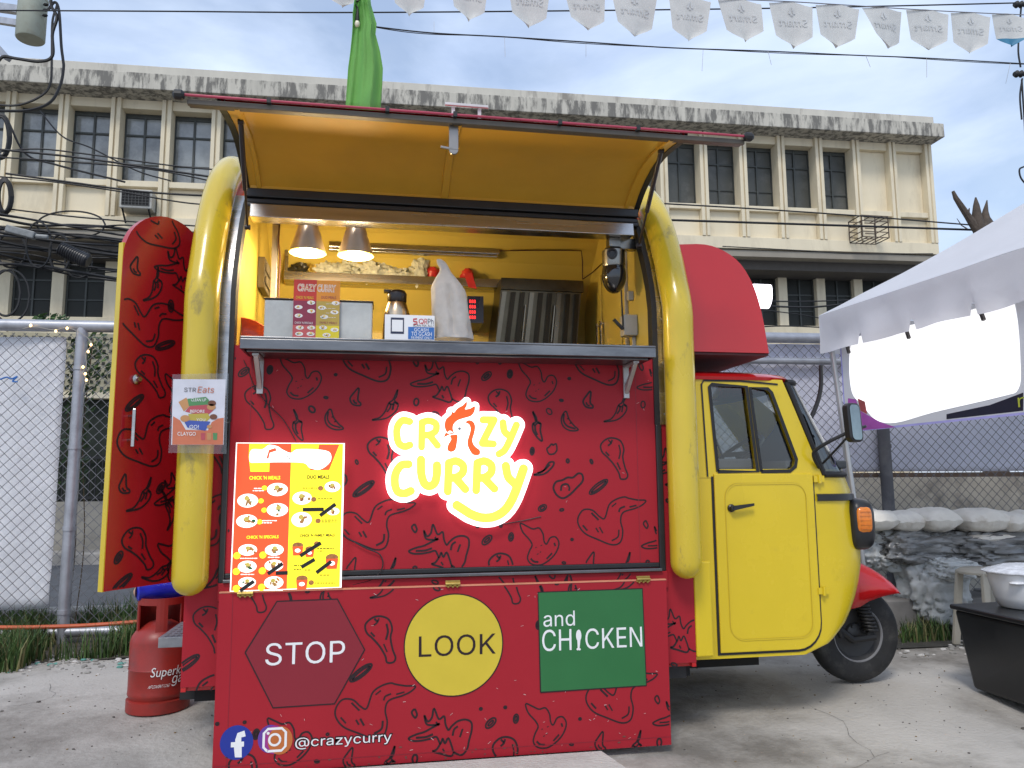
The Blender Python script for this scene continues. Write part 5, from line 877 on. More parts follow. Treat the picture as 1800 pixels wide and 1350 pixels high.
# greenhouse: side frames with window openings, roof, screen
def fpx(pts): return [CF.px(*q) for q in pts]
outer = fpx([(1203, 840), (1203, 664), (1374, 668), (1388, 700), (1430, 800), (1446, 830), (1444, 838)])
w1 = fpx([(1261, 829), (1246, 680), (1250, 676), (1311, 680), (1331, 829)]); w2 = fpx([(1337, 829), (1317, 681), (1349, 684), (1355, 690), (1399, 808), (1397, 820), (1388, 828)])
for mir in (0, 1):
    b = MB(); ys = (CY0-.003, CY0+.032) if not mir else (2*cz-CY0-.032, 2*cz-CY0+.003)
    holed_sheet(b, ys[0], ys[1], outer, [w1, w2]); b.build('window_frame', YEL, truck, bevel=.004)
    b = MB()
    for wq in (w1, w2):
        f2 = Flat((0, ys[0]-.002 if not mir else ys[1]+.002, 0), (1, 0, 0), (0, 0, 1)); f2.stroke(b, wq, .018, .002 if not mir else -.003, 0, closed=True)
        if not mir: b.add([(u, CY0-.006, v) for u, v in wq]+[(u, CY0+.034, v) for u, v in wq], [(i, (i+1) % len(wq), len(wq)+(i+1) % len(wq), len(wq)+i) for i in range(len(wq))])
    if not mir:
        f3 = planeY(CY0-.006); f3.stroke(b, fpx([(1243, 838), (1232, 676), (1236, 669), (1300, 670), (1366, 676)]), .009, .001, 0)
    b.build('window_rubber', BLK, truck)
    for wq in (w1, w2):
        b = MB(); b.add([(u, (ys[0]+ys[1])/2, v) for u, v in wq], [tuple(range(len(wq)))]); b.build('window_pane', glassy('side_glass', (.95, .97, .97), .05), truck)
roof_z = CF.px(1300, 667)[1]
xr = CF.px(1378, 667)[0]
b = MB(); rows = []
for z, sh, ins in ((roof_z-.004, 0, 0), (roof_z+.012, .012, -.006), (roof_z+.03, -.0, .02), (roof_z+.05, -.10, .10), (roof_z+.06, -.22, .25)):
    rows.append([(x, y, z) for x, y in cab_sec(1.50, xr+.16+sh, 1.9, y0=CY0-.012+ins)])
b.grid(rows); b.add(rows[-1], [tuple(range(len(rows[-1])))]); b.add(rows[0], [tuple(range(len(rows[0])))[::-1]])
b.build('cab_roof', REDP, truck, smooth=True, ang=45)
# windscreen: curved glass with a wide black rubber
zs0, zs1 = CF.px(1440, 834)[1], CF.px(1374, 672)[1]
def screen(t, off=0., inset=0.):
    x1 = (cab_x(1.285)-.005)*(1-t)+(xr+.13)*t+off; xs = (CF.px(1442, 832)[0]+inset)*(1-t)+(CF.px(1376, 672)[0]+inset)*t
    return [(x, y, zs0+(zs1-zs0)*t) for x, y in cab_sec(xs, x1, xs+.02, 0)[1:-1]]
b = MB(); b.grid([screen(t/8) for t in range(9)]); b.build('windscreen', glassy('screen_glass', (.30, .36, .36), .10), truck, smooth=True, ang=80)
b = MB()
for pts in (screen(0), screen(1)): b.tube(pts, .016, 8)
for i in (0, -1): b.tube([screen(t/8)[i] for t in range(9)], .015, 8)
b.build('screen_rubber', BLK, truck, smooth=True)
# cab interior: dash, steering bar, seat
b = MB(); b.box(2.10, 2.45, CY0+.05, 2*cz-CY0-.05, 1.286, 1.33); b.box(1.62, 1.95, CY0+.06, 2*cz-CY0-.06, 1.286, 1.34); b.hexa([(1.64, 3.8, 1.33), (1.74, 3.8, 1.33), (1.74, 4.7, 1.33), (1.64, 4.7, 1.33), (1.62, 3.8, 1.56), (1.68, 3.8, 1.56), (1.68, 4.7, 1.56), (1.62, 4.7, 1.56)])
b.build('cab_interior', mk('dark_grey_trim', (.05, .055, .06), .7), truck, bevel=.01)
b = MB(); cst = Vector((2.05, 4.2, 1.38)); ax = Vector((-.6, 0, .8)).normalized(); u = Vector((0, 1, 0)); w = ax.cross(u)
b.tube([cst+(u*math.cos(2*math.pi*k/24)+w*math.sin(2*math.pi*k/24))*.17 for k in range(25)], .012, 8, cap=False); b.tube([cst, cst-ax*.3], .02, 8); b.bar(cst-u*.16, cst+u*.16, .025); b.build('steering_wheel', BLKP, truck, smooth=True)
# dark belt on the nose, lamp and indicator
b = MB(); rows = []
for z, o in ((CF.px(1440, 881)[1], .0), (CF.px(1440, 880)[1], .012), (CF.px(1440, 869)[1], .012), (CF.px(1440, 868)[1], 0)):
    x1 = cab_x(z); s = [p for p in cab_sec(1.6, x1, min(XD, x1-.1), o, full=True)][1:-1]; rows.append([(x, y, z+.0) for x, y in s])
b.grid(rows); b.build('nose_belt', BLKP, truck, smooth=True)
for sg in (1, -1):
    yy = 3.815 if sg > 0 else 8.5-3.815; c = P(1502, 920, 3.815); b = MB()
    b.blob((c.x-.005, yy, c.z), (.072, .115, .135), .0, 1, 1, 24, 14, 0, .55)
    hl = b.build('headlamp_housing', BLKP, truck, smooth=True, ang=80)
    d = P(1513, 914, 3.74); b = MB(); b.blob((d.x+.002, d.y if sg > 0 else 8.5-d.y, d.z), (.046, .046, .072), 0, 1, 1, 18, 12, 0, .5)
    for k in range(5): b.box(d.x-.030, d.x+.03, (d.y-.048) if sg > 0 else 8.5-d.y+.046, (d.y-.045) if sg > 0 else 8.5-d.y+.048, d.z-.045+k*.022, d.z-.042+k*.022)
    b.build('indicator', mk('amber_lens', (.72, .20, .015), .15, var=.15, scale=30, coat=.5), hl, smooth=True, ang=80)
    b = MB(); b.lathe([(.085, 0), (.08, .02), (.06, .035), (.01, .042)], (c.x+.05, yy+.05*sg, c.z+.0), (1, 0, 0), n=20); b.build('headlamp_lens', glassy('lamp_glass', (.7, .7, .7), .3), hl, smooth=True)
# mirror on its two stays
mp_ = P(1505, 742, 3.50); b = MB(); ma = P(1440, 822, 3.69); m1 = P(1432, 800, 3.66)
b.tube(catmull([ma, P(1431, 805, 3.66), P(1433, 792, 3.64), P(1460, 775, 3.58), P(1495, 758, 3.52)]), .009, 8); b.tube([P(1446, 815, 3.68), P(1470, 790, 3.6), P(1497, 760, 3.52)], .006, 6)
ar = b.build('mirror_arm', BLK, truck, smooth=True)
b = MB(); F5 = Flat(mp_, (1, .35, .0), (-.18, 0, 1)); F5.V = (F5.V-F5.U*F5.V.dot(F5.U)).normalized(); F5.N = F5.U.cross(F5.V)
mo = rrect(-.048, .048, -.098, .098, .028); b.prism([F5.at(u, v, 0) for u, v in mo], -F5.N*.04, 0)
mi_ = rrect(-.040, .032, -.088, .088, .022); F5.poly(b, mi_, .003, 1); b.bar(F5.at(.03, -.03, -.02), F5.at(.10, -.015, -.02), .016)
b.build('mirror_head', [BLKP, mk('mirror_glass', (.30, .34, .33), .06, 1., var=.2, scale=8)], ar, bevel=.008)
b = MB(); b.tube(catmull([P(x, y, 3.9) for x, y in [(1443, 642), (1443, 680), (1436, 710), (1424, 738)]]), .012, 6); b.build('snorkel_hose', BLK, truck, smooth=True)
# front wheel, spring, mudguard
wc = P(1503, 1120, 4.25); wr = .272; wz = .073+wr; wx = P(1504, 1192, 4.25).x
b = MB(); b.lathe([(.155, -.055), (.20, -.062), (.245, -.058), (.264, -.040), (wr, -.018), (wr, .018), (.264, .040), (.245, .058), (.20, .062), (.155, .055)], (wx, 4.25, wz), (0, -1, 0), n=48, cap=False)
for k in range(36):
    a = 2*math.pi*k/36; c, s = math.cos(a), math.sin(a)
    for h in (): b.bar((wx+c*(wr-.012), 4.25-h-.016, wz+s*(wr-.012)), (wx+c*(wr-.0)-s*.02, 4.25-h+.016, wz+s*(wr-.0)+c*.02), .010, .007)
TYRE = mk('tyre_rubber', (.022, .022, .023), .75, var=.3, scale=14, stain=(.10, .095, .085), stain_amt=.5, stain_scale=10)
wh = empty('front_wheel', (wx, 4.25, .073), None, None, parent=truck)
b.build('tyre', TYRE, wh, smooth=True, ang=50)
b = MB(); b.lathe([(.158, .0), (.160, .045), (.150, .050), (.140, .035), (.128, .020), (.06, .012), (.055, .03), (.03, .04), (.02, .042)], (wx, 4.25, wz), (0, -1, 0), n=36)
b.lathe([(.160, .040), (.164, .052), (.150, .054), (.146, .045)], (wx, 4.25, wz), (0, -1, 0), n=36, m=1, cap=False)
for k in range(4): b.lathe([(.012, .0), (.009, .012)], (wx+.045*math.cos(k*1.57+.5), 4.22, wz+.045*math.sin(k*1.57+.5)), (0, -1, 0), n=6)
b.build('rim', [mk('dark_rim', (.05, .05, .052), .5), mk('grey_rim_edge', (.26, .26, .27), .45)], wh, smooth=True, ang=40)
b = MB(); s0, s1 = P(1513, 1058, 4.17), P(1530, 1108, 4.17); hel = []
for k in range(8*14+1):
    t = k/(8*14); a = 2*math.pi*t*8; c = s0.lerp(s1, t); hel.append(c+Vector((math.cos(a)*.034, math.sin(a)*.034, 0)))
b.tube(hel, .0085, 7); b.tube([s0+Vector((0, 0, .05)), s1-Vector((0, 0, .02))], .018, 10); b.tube([(wx-.19, 4.17, wz+.08), (wx-.06, 4.165, wz-.02), (wx+.08, 4.165, wz-.01)], .022, 8); b.lathe([(.03, 0), (.025, .02)], (wx+.05, 4.17, wz), (0, -1, 0), n=12)
b.tube(catmull([(wx-.16, 4.16, wz+.2), (wx-.17, 4.16, wz+.1), (wx-.13, 4.16, wz+.0)]), .018, 8)
b.build('front_suspension', BLK, truck, smooth=True)
b = MB(); rows = []
fs = [(1478, 972, 1068), (1495, 978, 1064), (1512, 987, 1054), (1530, 996, 1048), (1546, 1006, 1044), (1560, 1018, 1042), (1569, 1029, 1041), (1575, 1040, 1043)]
for i, (x, yt, yb) in enumerate(fs):
    pt, pb = P(x, yt, 4.13), P(x, yb, 4.13); t = i/(len(fs)-1); hw = .15*(1-.15*t**3); row = []
    for k in range(17):
        a = math.pi*k/16; row.append((pt.x, cz-.03-hw*math.copysign(abs(math.cos(a))**.6, math.cos(a)), pb.z+(pt.z-pb.z)*math.sin(a)**.75))
    rows.append(row)
b.grid(rows); b.build('mudguard', REDP, truck, smooth=True, ang=80, solid=.006)
# chassis, rear wheels, flaps, step
b = MB(); b.box(XB0+.08, 2.05, 4.05, 4.45, .24, .36); b.box(XB0+.04, XB1, 3.66, 4.84, .30, .36); b.build('chassis', DARK, truck)
b = MB(); p = P(1183, 1180, 3.62); b.box(XB1-.45, P(1206, 1170, 3.62).x, 3.62, 3.64, P(1190, 1192, 3.62).z, .36); b.build('mud_flap', BLK, truck)
for y in (3.78, 4.72):
    b = MB(); b.lathe([(.15, -.05), (.24, -.055), (.265, -.03), (.268, .03), (.24, .055), (.15, .05)], (.1, y, .075+.268), (0, -1, 0), n=32); b.build('rear_wheel', TYRE, truck, smooth=True)
s0, s1 = P(278, 1128, 3.86), P(327, 1145, 3.86); zt2 = P(283, 1121, 3.86).z
b = MB(); b.box(s0.x, XB0+.03, 3.86, 4.28, zt2-.045, zt2)
for i in range(6):
    for j in range(7): b.bar((s0.x+.02+i*.026, 3.88+j*.055, zt2+.001), (s0.x+.035+i*.026, 3.90+j*.055, zt2+.001), .004, .003)
b.build('rear_step', mk('tread_plate', (.33, .33, .34), .45, .7, var=.2, scale=20), truck, bevel=.004)
b = MB(); b.hexa([(XB0-.03, 3.70, .30), (XB0+.1, 3.70, .30), (XB0+.1, 3.90, .30), (XB0-.03, 3.90, .30), (XB0-.01, 3.66, .76), (XB0+.1, 3.66, .76), (XB0+.1, 3.9, .76), (XB0-.01, 3.9, .76)]); b.build('rear_guard', BLK, truck)
# ---- rear door swung open towards the viewer
h_, f_ = Vector((-.805, 3.84, 0)), Vector((-1.082, 3.45, 0)); du = (h_-f_).normalized(); DW = (h_-f_).length
D = Flat(f_, du, (0, 0, 1))
dz0 = P(187, 1040, 3.45).z; dz1 = D.px(275, 374)[1]; R_ = DW/2
dout = [(0, dz0), (DW, dz0)]+[(R_+R_*math.cos(math.pi*k/24), dz1-R_*1.0+R_*math.sin(math.pi*k/24)) for k in range(25)]
b = MB(); b.prism([D.at(u, v, 0) for u, v in dout], -D.N*.030, 1); b.prism([D.at(u, v, -.004) for u, v in [(-.005, dz0-.002), (.008, dz0-.002), (.008, dz1-R_*.75), (-.002, dz1-R_*.75)]], -D.N*.028, 0)
ru = lambda u: .035+(u/DW)*(DW-.045)
rin = [(.038, dz0+.01), (DW-.01, dz0+.01)]+[(R_+.014+(R_-.024)*math.cos(math.pi*k/24), dz1-R_-.03+(R_-.024)*math.sin(math.pi*k/24)) for k in range(25)]
D.poly(b, dout, .0012, 1)
def dclip(u, v):
    if not (.008 < u < DW-.01 and dz0+.005 < v): return False
    return v < dz1-R_ or (u-R_)**2+(v-dz1+R_)**2 < (R_-.01)**2
GRP = {}
for gi, (c_, p_) in enumerate(MOTUV):        # gather each drawing with its inner strokes by position
    uu = sum(a[0] for a in p_)/len(p_); vv = sum(a[1] for a in p_)/len(p_)
    for nm, (mx0, my0, _r) in MOTC.items():
        pass
def motif(fl, mb, centre_px, radius, x, y, h, m, clip, w, rot=0., sc=1.):
    cu, cv = cpx(*centre_px); cu -= _A[0]; cv -= _A[1]; ou, ov = fl.px(x, y); co, si = math.cos(rot), math.sin(rot)
    for c_, p_ in MOTUV:
        uu = sum(a[0] for a in p_)/len(p_)-cu; vv = sum(a[1] for a in p_)/len(p_)-cv
        if uu*uu+vv*vv < radius*radius:
            q_ = [((a-cu)*sc, (d-cv)*sc) for a, d in p_]; fl.stroke(mb, [(ou+a*co-d*si, ov+a*si+d*co) for a, d in q_], w, h, m, clip=clip, closed=bool(c_))
WING, CURL, DRUM, CHILI, CLOVE, RING, FIRE, OVAL = (1390, 950), (985, 170), (1410, 590), (130, 300), (1268, 268), (1325, 758), (440, 170), (692, 132)
for cpt, rad, x, y, rot in [(WING, .12, 288, 395, .5), (CLOVE, .05, 238, 468, .1), (CHILI, .06, 268, 500, .3), (FIRE, .12, 318, 480, 0), (OVAL, .03, 300, 538, .9), (WING, .12, 262, 565, -.2), (RING, .03, 290, 607, -.2), (DRUM, .10, 262, 660, .25), (RING, .03, 236, 708, .1), (CURL, .10, 318, 700, 0), (WING, .12, 262, 775, .1), (CLOVE, .05, 218, 852, .2), (CHILI, .06, 247, 870, 0), (CHILI, .06, 292, 895, .9), (OVAL, .03, 282, 858, .2), (DRUM, .10, 240, 965, .25), (RING, .03, 214, 1025, 0), (CHILI, .06, 280, 1000, -.5), (FIRE, .12, 318, 870, .2), (OVAL, .03, 208, 980, .3), (CURL, .1, 312, 985, .2)]:
    motif(D, b, cpt, rad, x, y, .0020, 2, dclip, .0085, rot)
rd = b.build('rear_door', [YELBUN, mk('door_red_vinyl', (.40, .012, .018), .22, var=.08, scale=2, coat=.4), INK], truck)
b = MB(); u0_, v0_ = D.px(223, 786); u1_, v1_ = D.px(227, 719)
b.bar(D.at(u0_, v0_, .035), D.at(u0_, v1_, .035), .014)
for v in (v0_+.03, v1_-.03): b.bar(D.at(u0_, v, 0), D.at(u0_, v, .035), .010)
b.build('handle', STEEL, rd, bevel=.003)
u_, v_ = D.px(238, 667); b = MB(); b.lathe([(.022, 0), (.022, .012), (.012, .016), (.010, .03)], D.at(u_, v_, 0), D.N, n=18); b.build('lock', STEEL, rd, smooth=True)
b = MB(); b.box(XB0-.012, XB0+.004, 3.58, 3.66, .76, 2.1); b.build('rear_edge_trim', REDP, truck, bevel=.003)

# ------------------------------------------------------------------ things hanging in, standing on and leaning against the truck
def heat_lamp(x, y0, y1, xr_, label, rad):
    Y = 3.95; c = P(x, y1, Y); top = P(x, y0, Y); hgt = top.z-c.z
    e = empty('heat_lamp', (c.x, Y, c.z), label, 'heat lamp', 'heat lamps over the counter')
    b = MB(); b.lathe([(rad, 0), (rad*.985, .002), (rad*.48, hgt), (rad*.45, hgt+.01)], (c.x, Y, c.z), n=36, cap=False); b.lathe([(rad*.96, .003), (rad*.46, hgt-.005), (.001, hgt-.004)], (c.x, Y, c.z), n=36, m=1, cap=False)
    b.tube([(c.x, Y, c.z+hgt), (c.x, Y, c.z+hgt+.12)], .012, 8)
    tf = Flat((c.x, Y-rad*.62, c.z+hgt*.78), (1, 0, 0), (0, .45, 1)); tf.V = Vector((0, .42, 1)).normalized(); tf.N = tf.U.cross(tf.V)
    tf.stroke(b, [(.013*math.cos(t*math.pi/8), .011*math.sin(t*math.pi/8)) for t in range(16)], .003, .018, 2, closed=True); tf.stroke(b, [(-.007, 0), (.007, 0)], .003, .018, 2)
    b.build('shade', [mk('warm_steel', (.62, .50, .38), .34, .65, var=.1), emi('lamp_inside', (1., .66, .12), .85), mk('maroon_stamp', (.12, .02, .03), .5)], e, smooth=True, ang=60)
    b = MB(); b.blob((c.x, Y, c.z+.022), (.042, .042, .03), 0, 1, 0, 14, 8); b.build('bulb', emi('lamp_bulb', (1., .84, .5), 14), e, smooth=True)
    l = bpy.data.lights.new('lamp_light', 'POINT'); l.energy = 13; l.color = (1, .74, .40); l.shadow_soft_size = .05
    o = bpy.data.objects.new('lamp_light', l); COL.objects.link(o); o.parent = e; o.location = (0, 0, -.06)
    return e
heat_lamp(541, 391, 445, 0, 'steel cone heat lamp, the left one nearer the upright post', .093)
heat_lamp(625, 396, 450, 0, 'steel cone heat lamp, the right one further from the upright post', .093)
# security camera
cc = P(1079, 470, 3.78); e = empty('security_camera', (cc.x, 3.78, cc.z-.11), 'steel and black dome security camera inside the right edge of the hatch', 'security camera')
b = MB(); b.lathe([(.058, .0), (.060, .01), (.060, .085), (.045, .10), (.03, .105)], (cc.x, 3.78, cc.z-.0), n=28); b.box(cc.x-.03, cc.x+.03, 3.75, 3.81, cc.z+.105, cc.z+.15); b.bar((cc.x, 3.78, cc.z+.125), (XI1+.0, 3.80, cc.z+.13), .05, .055); b.build('body', mk('camera_steel', (.24, .23, .21), .28, 1., var=.15), e, smooth=True, ang=40)
b = MB(); b.blob((cc.x, 3.78, cc.z-.045), (.064, .064, .095), 0, 1, 0, 24, 14); b.build('dome', mk('gloss_black_dome', (.01, .01, .012), .06, coat=.8), e, smooth=True)
b = MB(); b.lathe([(.028, 0), (.028, .012), (.018, .014), (.016, .006), (.001, .006)], (cc.x-.025, 3.725, cc.z+.055), (-.25, -1, 0), n=20); b.build('lens', BLKP, e, smooth=True, ang=40)
# steel bin on the counter
b0, b1 = P(463, 592, 3.55), P(655, 532, 3.55)
e = empty('steel_bin', ((b0.x+b1.x)/2, 3.62, zt), 'scuffed stainless steel tub on the left of the counter behind the small menu', 'steel tub')
b = MB(); b.box(b0.x, b1.x, 3.55, 3.70, zt+.001, b1.z); b.build('tub', mk('scuffed_steel', (.50, .50, .47), .45, .35, var=.18, scale=6, stain=(.7, .7, .66), stain_amt=.5, stain_scale=9), e, bevel=.005)
b = MB(); b.box(b0.x-.004, b1.x+.004, 3.545, 3.705, b1.z+.001, b1.z+.007); b.build('lid', mk('dark_lid', (.05, .03, .02), .5), e, bevel=.002)
PLATE = mk('plate_white', (.80, .78, .74), .4); FOOD = mk('fried_food_print', (.45, .18, .05), .5, var=.4, scale=60); YMENU = mk('menu_yellow', (.72, .58, .02), .4); RMENU = mk('menu_red', (.55, .035, .02), .4); TAPE = mk('black_tape', (.012, .012, .012), .5); MAROON = mk('menu_maroon', (.26, .025, .06), .4); OLIVE = mk('menu_ochre', (.48, .33, .06), .4); ORG = mk('menu_orange', (.72, .26, .02), .4)
MM = [RMENU, YMENU, PLATE, FOOD, WHITE, INK, TAPE, GREEN, ORG, MAROON, OLIVE, mk('print_pale_red', (.55, .10, .10), .4), mk('crisp_print', (.55, .28, .07), .5, var=.3, scale=80), mk('rice_print', (.80, .62, .12), .5, var=.2, scale=80)]
def plate(fl, b, x, y, w, h, s=1., hh=.0016):
    u, v = fl.px(x, y); k = (fl.px(x+10, y)[0]-u)/10; rp_ = random.Random(int(x*7+y*13))
    fl.ell(b, u, v, w*k, h*k, hh, 2, 24)
    for q_ in range(7):
        fl.ell(b, u+rp_.gauss(.02, .26)*w*k, v+rp_.gauss(-.02, .26)*h*k, w*k*rp_.uniform(.10, .28), h*k*rp_.uniform(.10, .28), hh+.0004+.00012*q_, rp_.choice([3, 3, 3, 12, 8 if len(MM) > 12 else 3, 7]) if q_ else 12, 8, rp_.uniform(0, 3))
    fl.ell(b, u+rp_.uniform(-.12, .12)*w*k, v+.34*h*k, w*k*.26, h*k*.34, hh+.0016, 13, 9)
def line(fl, b, x0, y0, x1, y1, m, hh=.0015):
    p, q = fl.px(x0, y0), fl.px(x1, y1); fl.rect(b, p[0], q[0], min(p[1], q[1]), max(p[1], q[1]), hh, m)
def words(fl, b, s, x0, yb, x1, yt, m, hh=.0022, off=0.):
    p, q = fl.px(x0, yb), fl.px(x1, yt); fl.text(b, s, p[0], q[0], p[1], q[1], hh, m, offset=off)
def dash(fl, b, x0, x1, y, m, seed, h=1.5):     # lines of lettering too small to read in the photograph
    rnd = random.Random(seed); x = x0
    while x < x1:
        w = rnd.uniform(2, 6); line(fl, b, x, y, min(x1, x+w), y+h, m, .0018); x += w+1.2
# small menu card in front of the tub
YS = 3.53; sm = planeY(YS); b = MB(); q0, q1 = sm.px(514, 593), sm.px(598, 494); b.box(q0[0], q1[0], YS+.0005, YS+.006, zt+.001, q1[1], 9)
mx_ = sm.px(556, 540)[0]; m1_, m2_ = sm.px(514, 528)[1], sm.px(514, 571)[1]
sm.rect(b, q0[0], mx_, m1_, q1[1], .0006, 0); sm.rect(b, mx_, q1[0], m1_, q1[1], .0006, 8); sm.rect(b, q0[0], mx_, m2_, m1_, .0006, 9); sm.rect(b, mx_, q1[0], m2_, m1_, .0006, 10); sm.rect(b, q0[0], mx_, zt+.002, m2_, .0006, 11); sm.rect(b, mx_, q1[0], zt+.002, m2_, .0006, 1)
words(sm, b, 'CRAZY CURRY', 523, 512, 591, 501, 2, .0012, .06); words(sm, b, 'CRAZY CURRY', 524, 511, 590, 502, 8, .0018)
words(sm, b, "CHICK 'N MEALS", 520, 525, 551, 521, 1, .0014); words(sm, b, 'DUO MEALS', 565, 525, 591, 521, 9, .0014); words(sm, b, "CHICK 'N SPECIALS", 518, 569, 550, 566, 2, .0014); words(sm, b, 'FAMILY MEALS', 562, 569, 592, 566, 9, .0014)
for x, y in [(547, 532), (525, 540), (547, 547), (525, 555), (527, 576), (547, 576), (526, 587), (546, 587), (566, 541), (590, 533), (588, 549), (570, 557), (568, 576), (588, 580), (574, 589)]: plate(sm, b, x, y, 7, 3.8, hh=.0014)
for i, y in enumerate((534, 542, 550, 558)): dash(sm, b, 573, 590, y, 2, i, .8)
tag(b.build('menu_card', MM), 'small upright red and orange menu card standing against the steel tub', 'menu')
# payment sign
YS = 3.43; gs = planeY(YS); b = MB(); q0, q1 = gs.px(676, 598), gs.px(764, 555); b.box(q0[0], q1[0], YS+.0005, YS+.004, zt+.001, q1[1], 0); qs = [gs.px(676, 597), gs.px(764, 599), gs.px(764, 556), gs.px(677, 552.5)]
line(gs, b, 687, 558, 710, 587, 3, .0006); line(gs, b, 689, 562, 708, 583, 0, .0012)
line(gs, b, 717.5, 574.5, 763, 597, 1, .0008)
words(gs, b, 'Q', 736, 570, 745, 560.5, 2, .0012); words(gs, b, 'R', 746, 570, 751, 560.5, 2, .0012); words(gs, b, 'Ph', 752, 570, 762, 560.5, 3, .0012)
gs.stroke(b, [gs.px(*q) for q in [(733, 560.5), (727, 561), (727, 565), (733, 566), (733, 569.5), (727, 570)]], .006, .0012, 2)
words(gs, b, 'SCAN NA ALL!', 726, 574, 762, 571, 3, .0012); words(gs, b, 'GCASH', 728, 582.5, 753, 577, 0, .0014); words(gs, b, 'TO GCASH', 723, 590, 759, 584, 0, .0014); words(gs, b, 'PAYMENT ONLY', 723, 596, 759, 592, 0, .0014)
tag(b.build('payment_sign', [WHITE, mk('sky_blue_print', (.03, .14, .42), .4), mk('red_print', (.5, .02, .03), .4), mk('navy_print', (.02, .025, .06), .4)]), 'white and blue payment sign standing on the counter beside the thermos', 'payment sign')
# thermos
c = P(697, 600, 3.62); tz = P(697, 510, 3.62).z; h = tz-zt
e = empty('thermos', (c.x, 3.62, zt), 'tall steel thermos jug with a dark lid behind the payment sign', 'thermos'); r_ = .062
b = MB(); b.lathe([(r_*1.02, .001), (r_*1.06, .02), (r_*1.06, h*.35), (r_*.96, h*.6), (r_*.74, h*.76), (r_*.66, h*.79)], (c.x, 3.62, zt), n=30); b.build('flask', mk('bronze_steel', (.50, .40, .28), .25, 1., var=.15), e, smooth=True, ang=60)
b = MB(); b.lathe([(r_*.70, h*.792), (r_*.72, h*.80), (r_*.74, h*.93), (r_*.62, h*.98), (r_*.3, h)], (c.x, 3.62, zt), n=24); b.box(c.x-r_*1.0, c.x-r_*.3, 3.60, 3.64, zt+h*.955, zt+h*.99); b.build('lid', mk('dark_brown_lid', (.02, .012, .01), .25), e, smooth=True, ang=50)
# tied plastic carrier bag
PB = cloth('milky_plastic', (.62, .60, .58), var=.1, scale=30, bump=.35, bscale=22, transl=.35)
BQ = [(597, 797, 34), (590, 797, 34), (578, 795, 32), (566, 794, 33), (554, 793, 31.5), (542, 791, 32), (530, 790, 30.5), (518, 789, 30), (508, 787, 28.5), (500, 785, 25), (492, 784, 20), (485, 783, 14.5), (478, 783, 9.5), (472, 782, 8), (466, 778, 9), (460, 775, 7.5), (456, 772, 4)]
rows = []
for i, (y, x_, w) in enumerate(BQ):
    p = P(x_, y, 3.50); w *= 3.5*1.06/1360; row = []
    for k in range(32):
        a = 2*math.pi*k/32; d = 1+.10*noise.noise((math.cos(a)*2.2, math.sin(a)*2.2, i*.35))+.07*noise.noise((math.cos(a)*6, math.sin(a)*6, i*.8))-(.45 if 0 < i < 9 and abs(a-4.75) < .12 else .12 if i < 9 and abs(a-4.75) < .3 else 0)
        row.append((p.x+w*d*math.cos(a), 3.50+w*.75*d*math.sin(a), max(zt+.002, p.z)))
    rows.append(row)
b = MB(); b.grid([[Vector(q) for q in r] for r in rows], closed=True); tag(b.build('carrier_bag', PB, smooth=True, ang=70, subsurf=1), 'milky plastic carrier bag with a knotted top on the counter', 'bag')
# packs on the wall shelf
PACK = cloth('clear_packaging', (.72, .74, .64), var=.3, scale=30, bump=.8, bscale=40, transl=.3); PACKD = mk('dark_pack', (.03, .028, .02), .4, var=.5, scale=40)
packs = [(530, 478, .09, .030, PACKD, 'dark packet at the left end of the wall shelf'), (549, 477, .05, .030, mk('gold_pack', (.42, .30, .06), .4, var=.6, scale=60), 'gold patterned packet lying on the wall shelf'), (575, 476, .12, .035, PACK, 'long clear packet on the wall shelf under the left lamp'), (612, 474, .11, .042, PACK, 'clear bulging packet between the two heat lamps on the wall shelf'), (655, 473, .12, .045, PACK, 'clear packet right of the right heat lamp on the wall shelf'), (700, 477, .12, .03, PACK, 'flat clear packet in the middle of the wall shelf'), (737, 474, .07, .055, PACK, 'upright crumpled clear packet beside the red pouch')]
for i, (x, y, w, h, m, lab) in enumerate(packs):
    p = P(x, y, 4.68); b = MB(); b.blob((p.x, 4.66, sz+h*1.1-.016), (w*.72, .05, h*1.4), .75, 2.6, i+2, 28, 16); tag(b.build('packet', m, smooth=True, ang=70), lab, 'packet', 'packets on the wall shelf')
RP = mk('red_pouch', (.55, .03, .03), .4, var=.2)
for i, (x, w, lab) in enumerate([(760, .06, 'red pouch on the wall shelf left of the carrier bag'), (822, .05, 'red pouch drooping over the wall shelf right of the carrier bag')]):
    p = P(x, 480, 4.64); b = MB(); b.blob((p.x, 4.66, sz+.03), (w*.85, .04, .042), .4, 2, 20+i, 18, 12)
    if i: b.hexa([(p.x+.0, 4.585, sz-.06), (p.x+.05, 4.585, sz-.07), (p.x+.05, 4.592, sz-.07), (p.x, 4.592, sz-.06), (p.x-.03, 4.585, sz+.03), (p.x+.02, 4.585, sz+.03), (p.x+.02, 4.592, sz+.03), (p.x-.03, 4.592, sz+.03)])
    tag(b.build('pouch', RP, smooth=True, ang=60), lab, 'pouch')
# orange basin at the left end
c = P(416, 598, 3.66); b = MB(); b.lathe([(.02, .0), (.11, .008), (.13, .03), (.14, .07), (.135, .072), (.12, .03), (.1, .016), (.01, .01)], (XI0+.01, 3.75, zt+.012), (.35, -.75, .55), n=32); tag(b.build('basin', mk('orange_plastic', (.62, .08, .025), .3), smooth=True, ang=50), 'orange plastic basin tilted at the left end of the counter', 'basin')
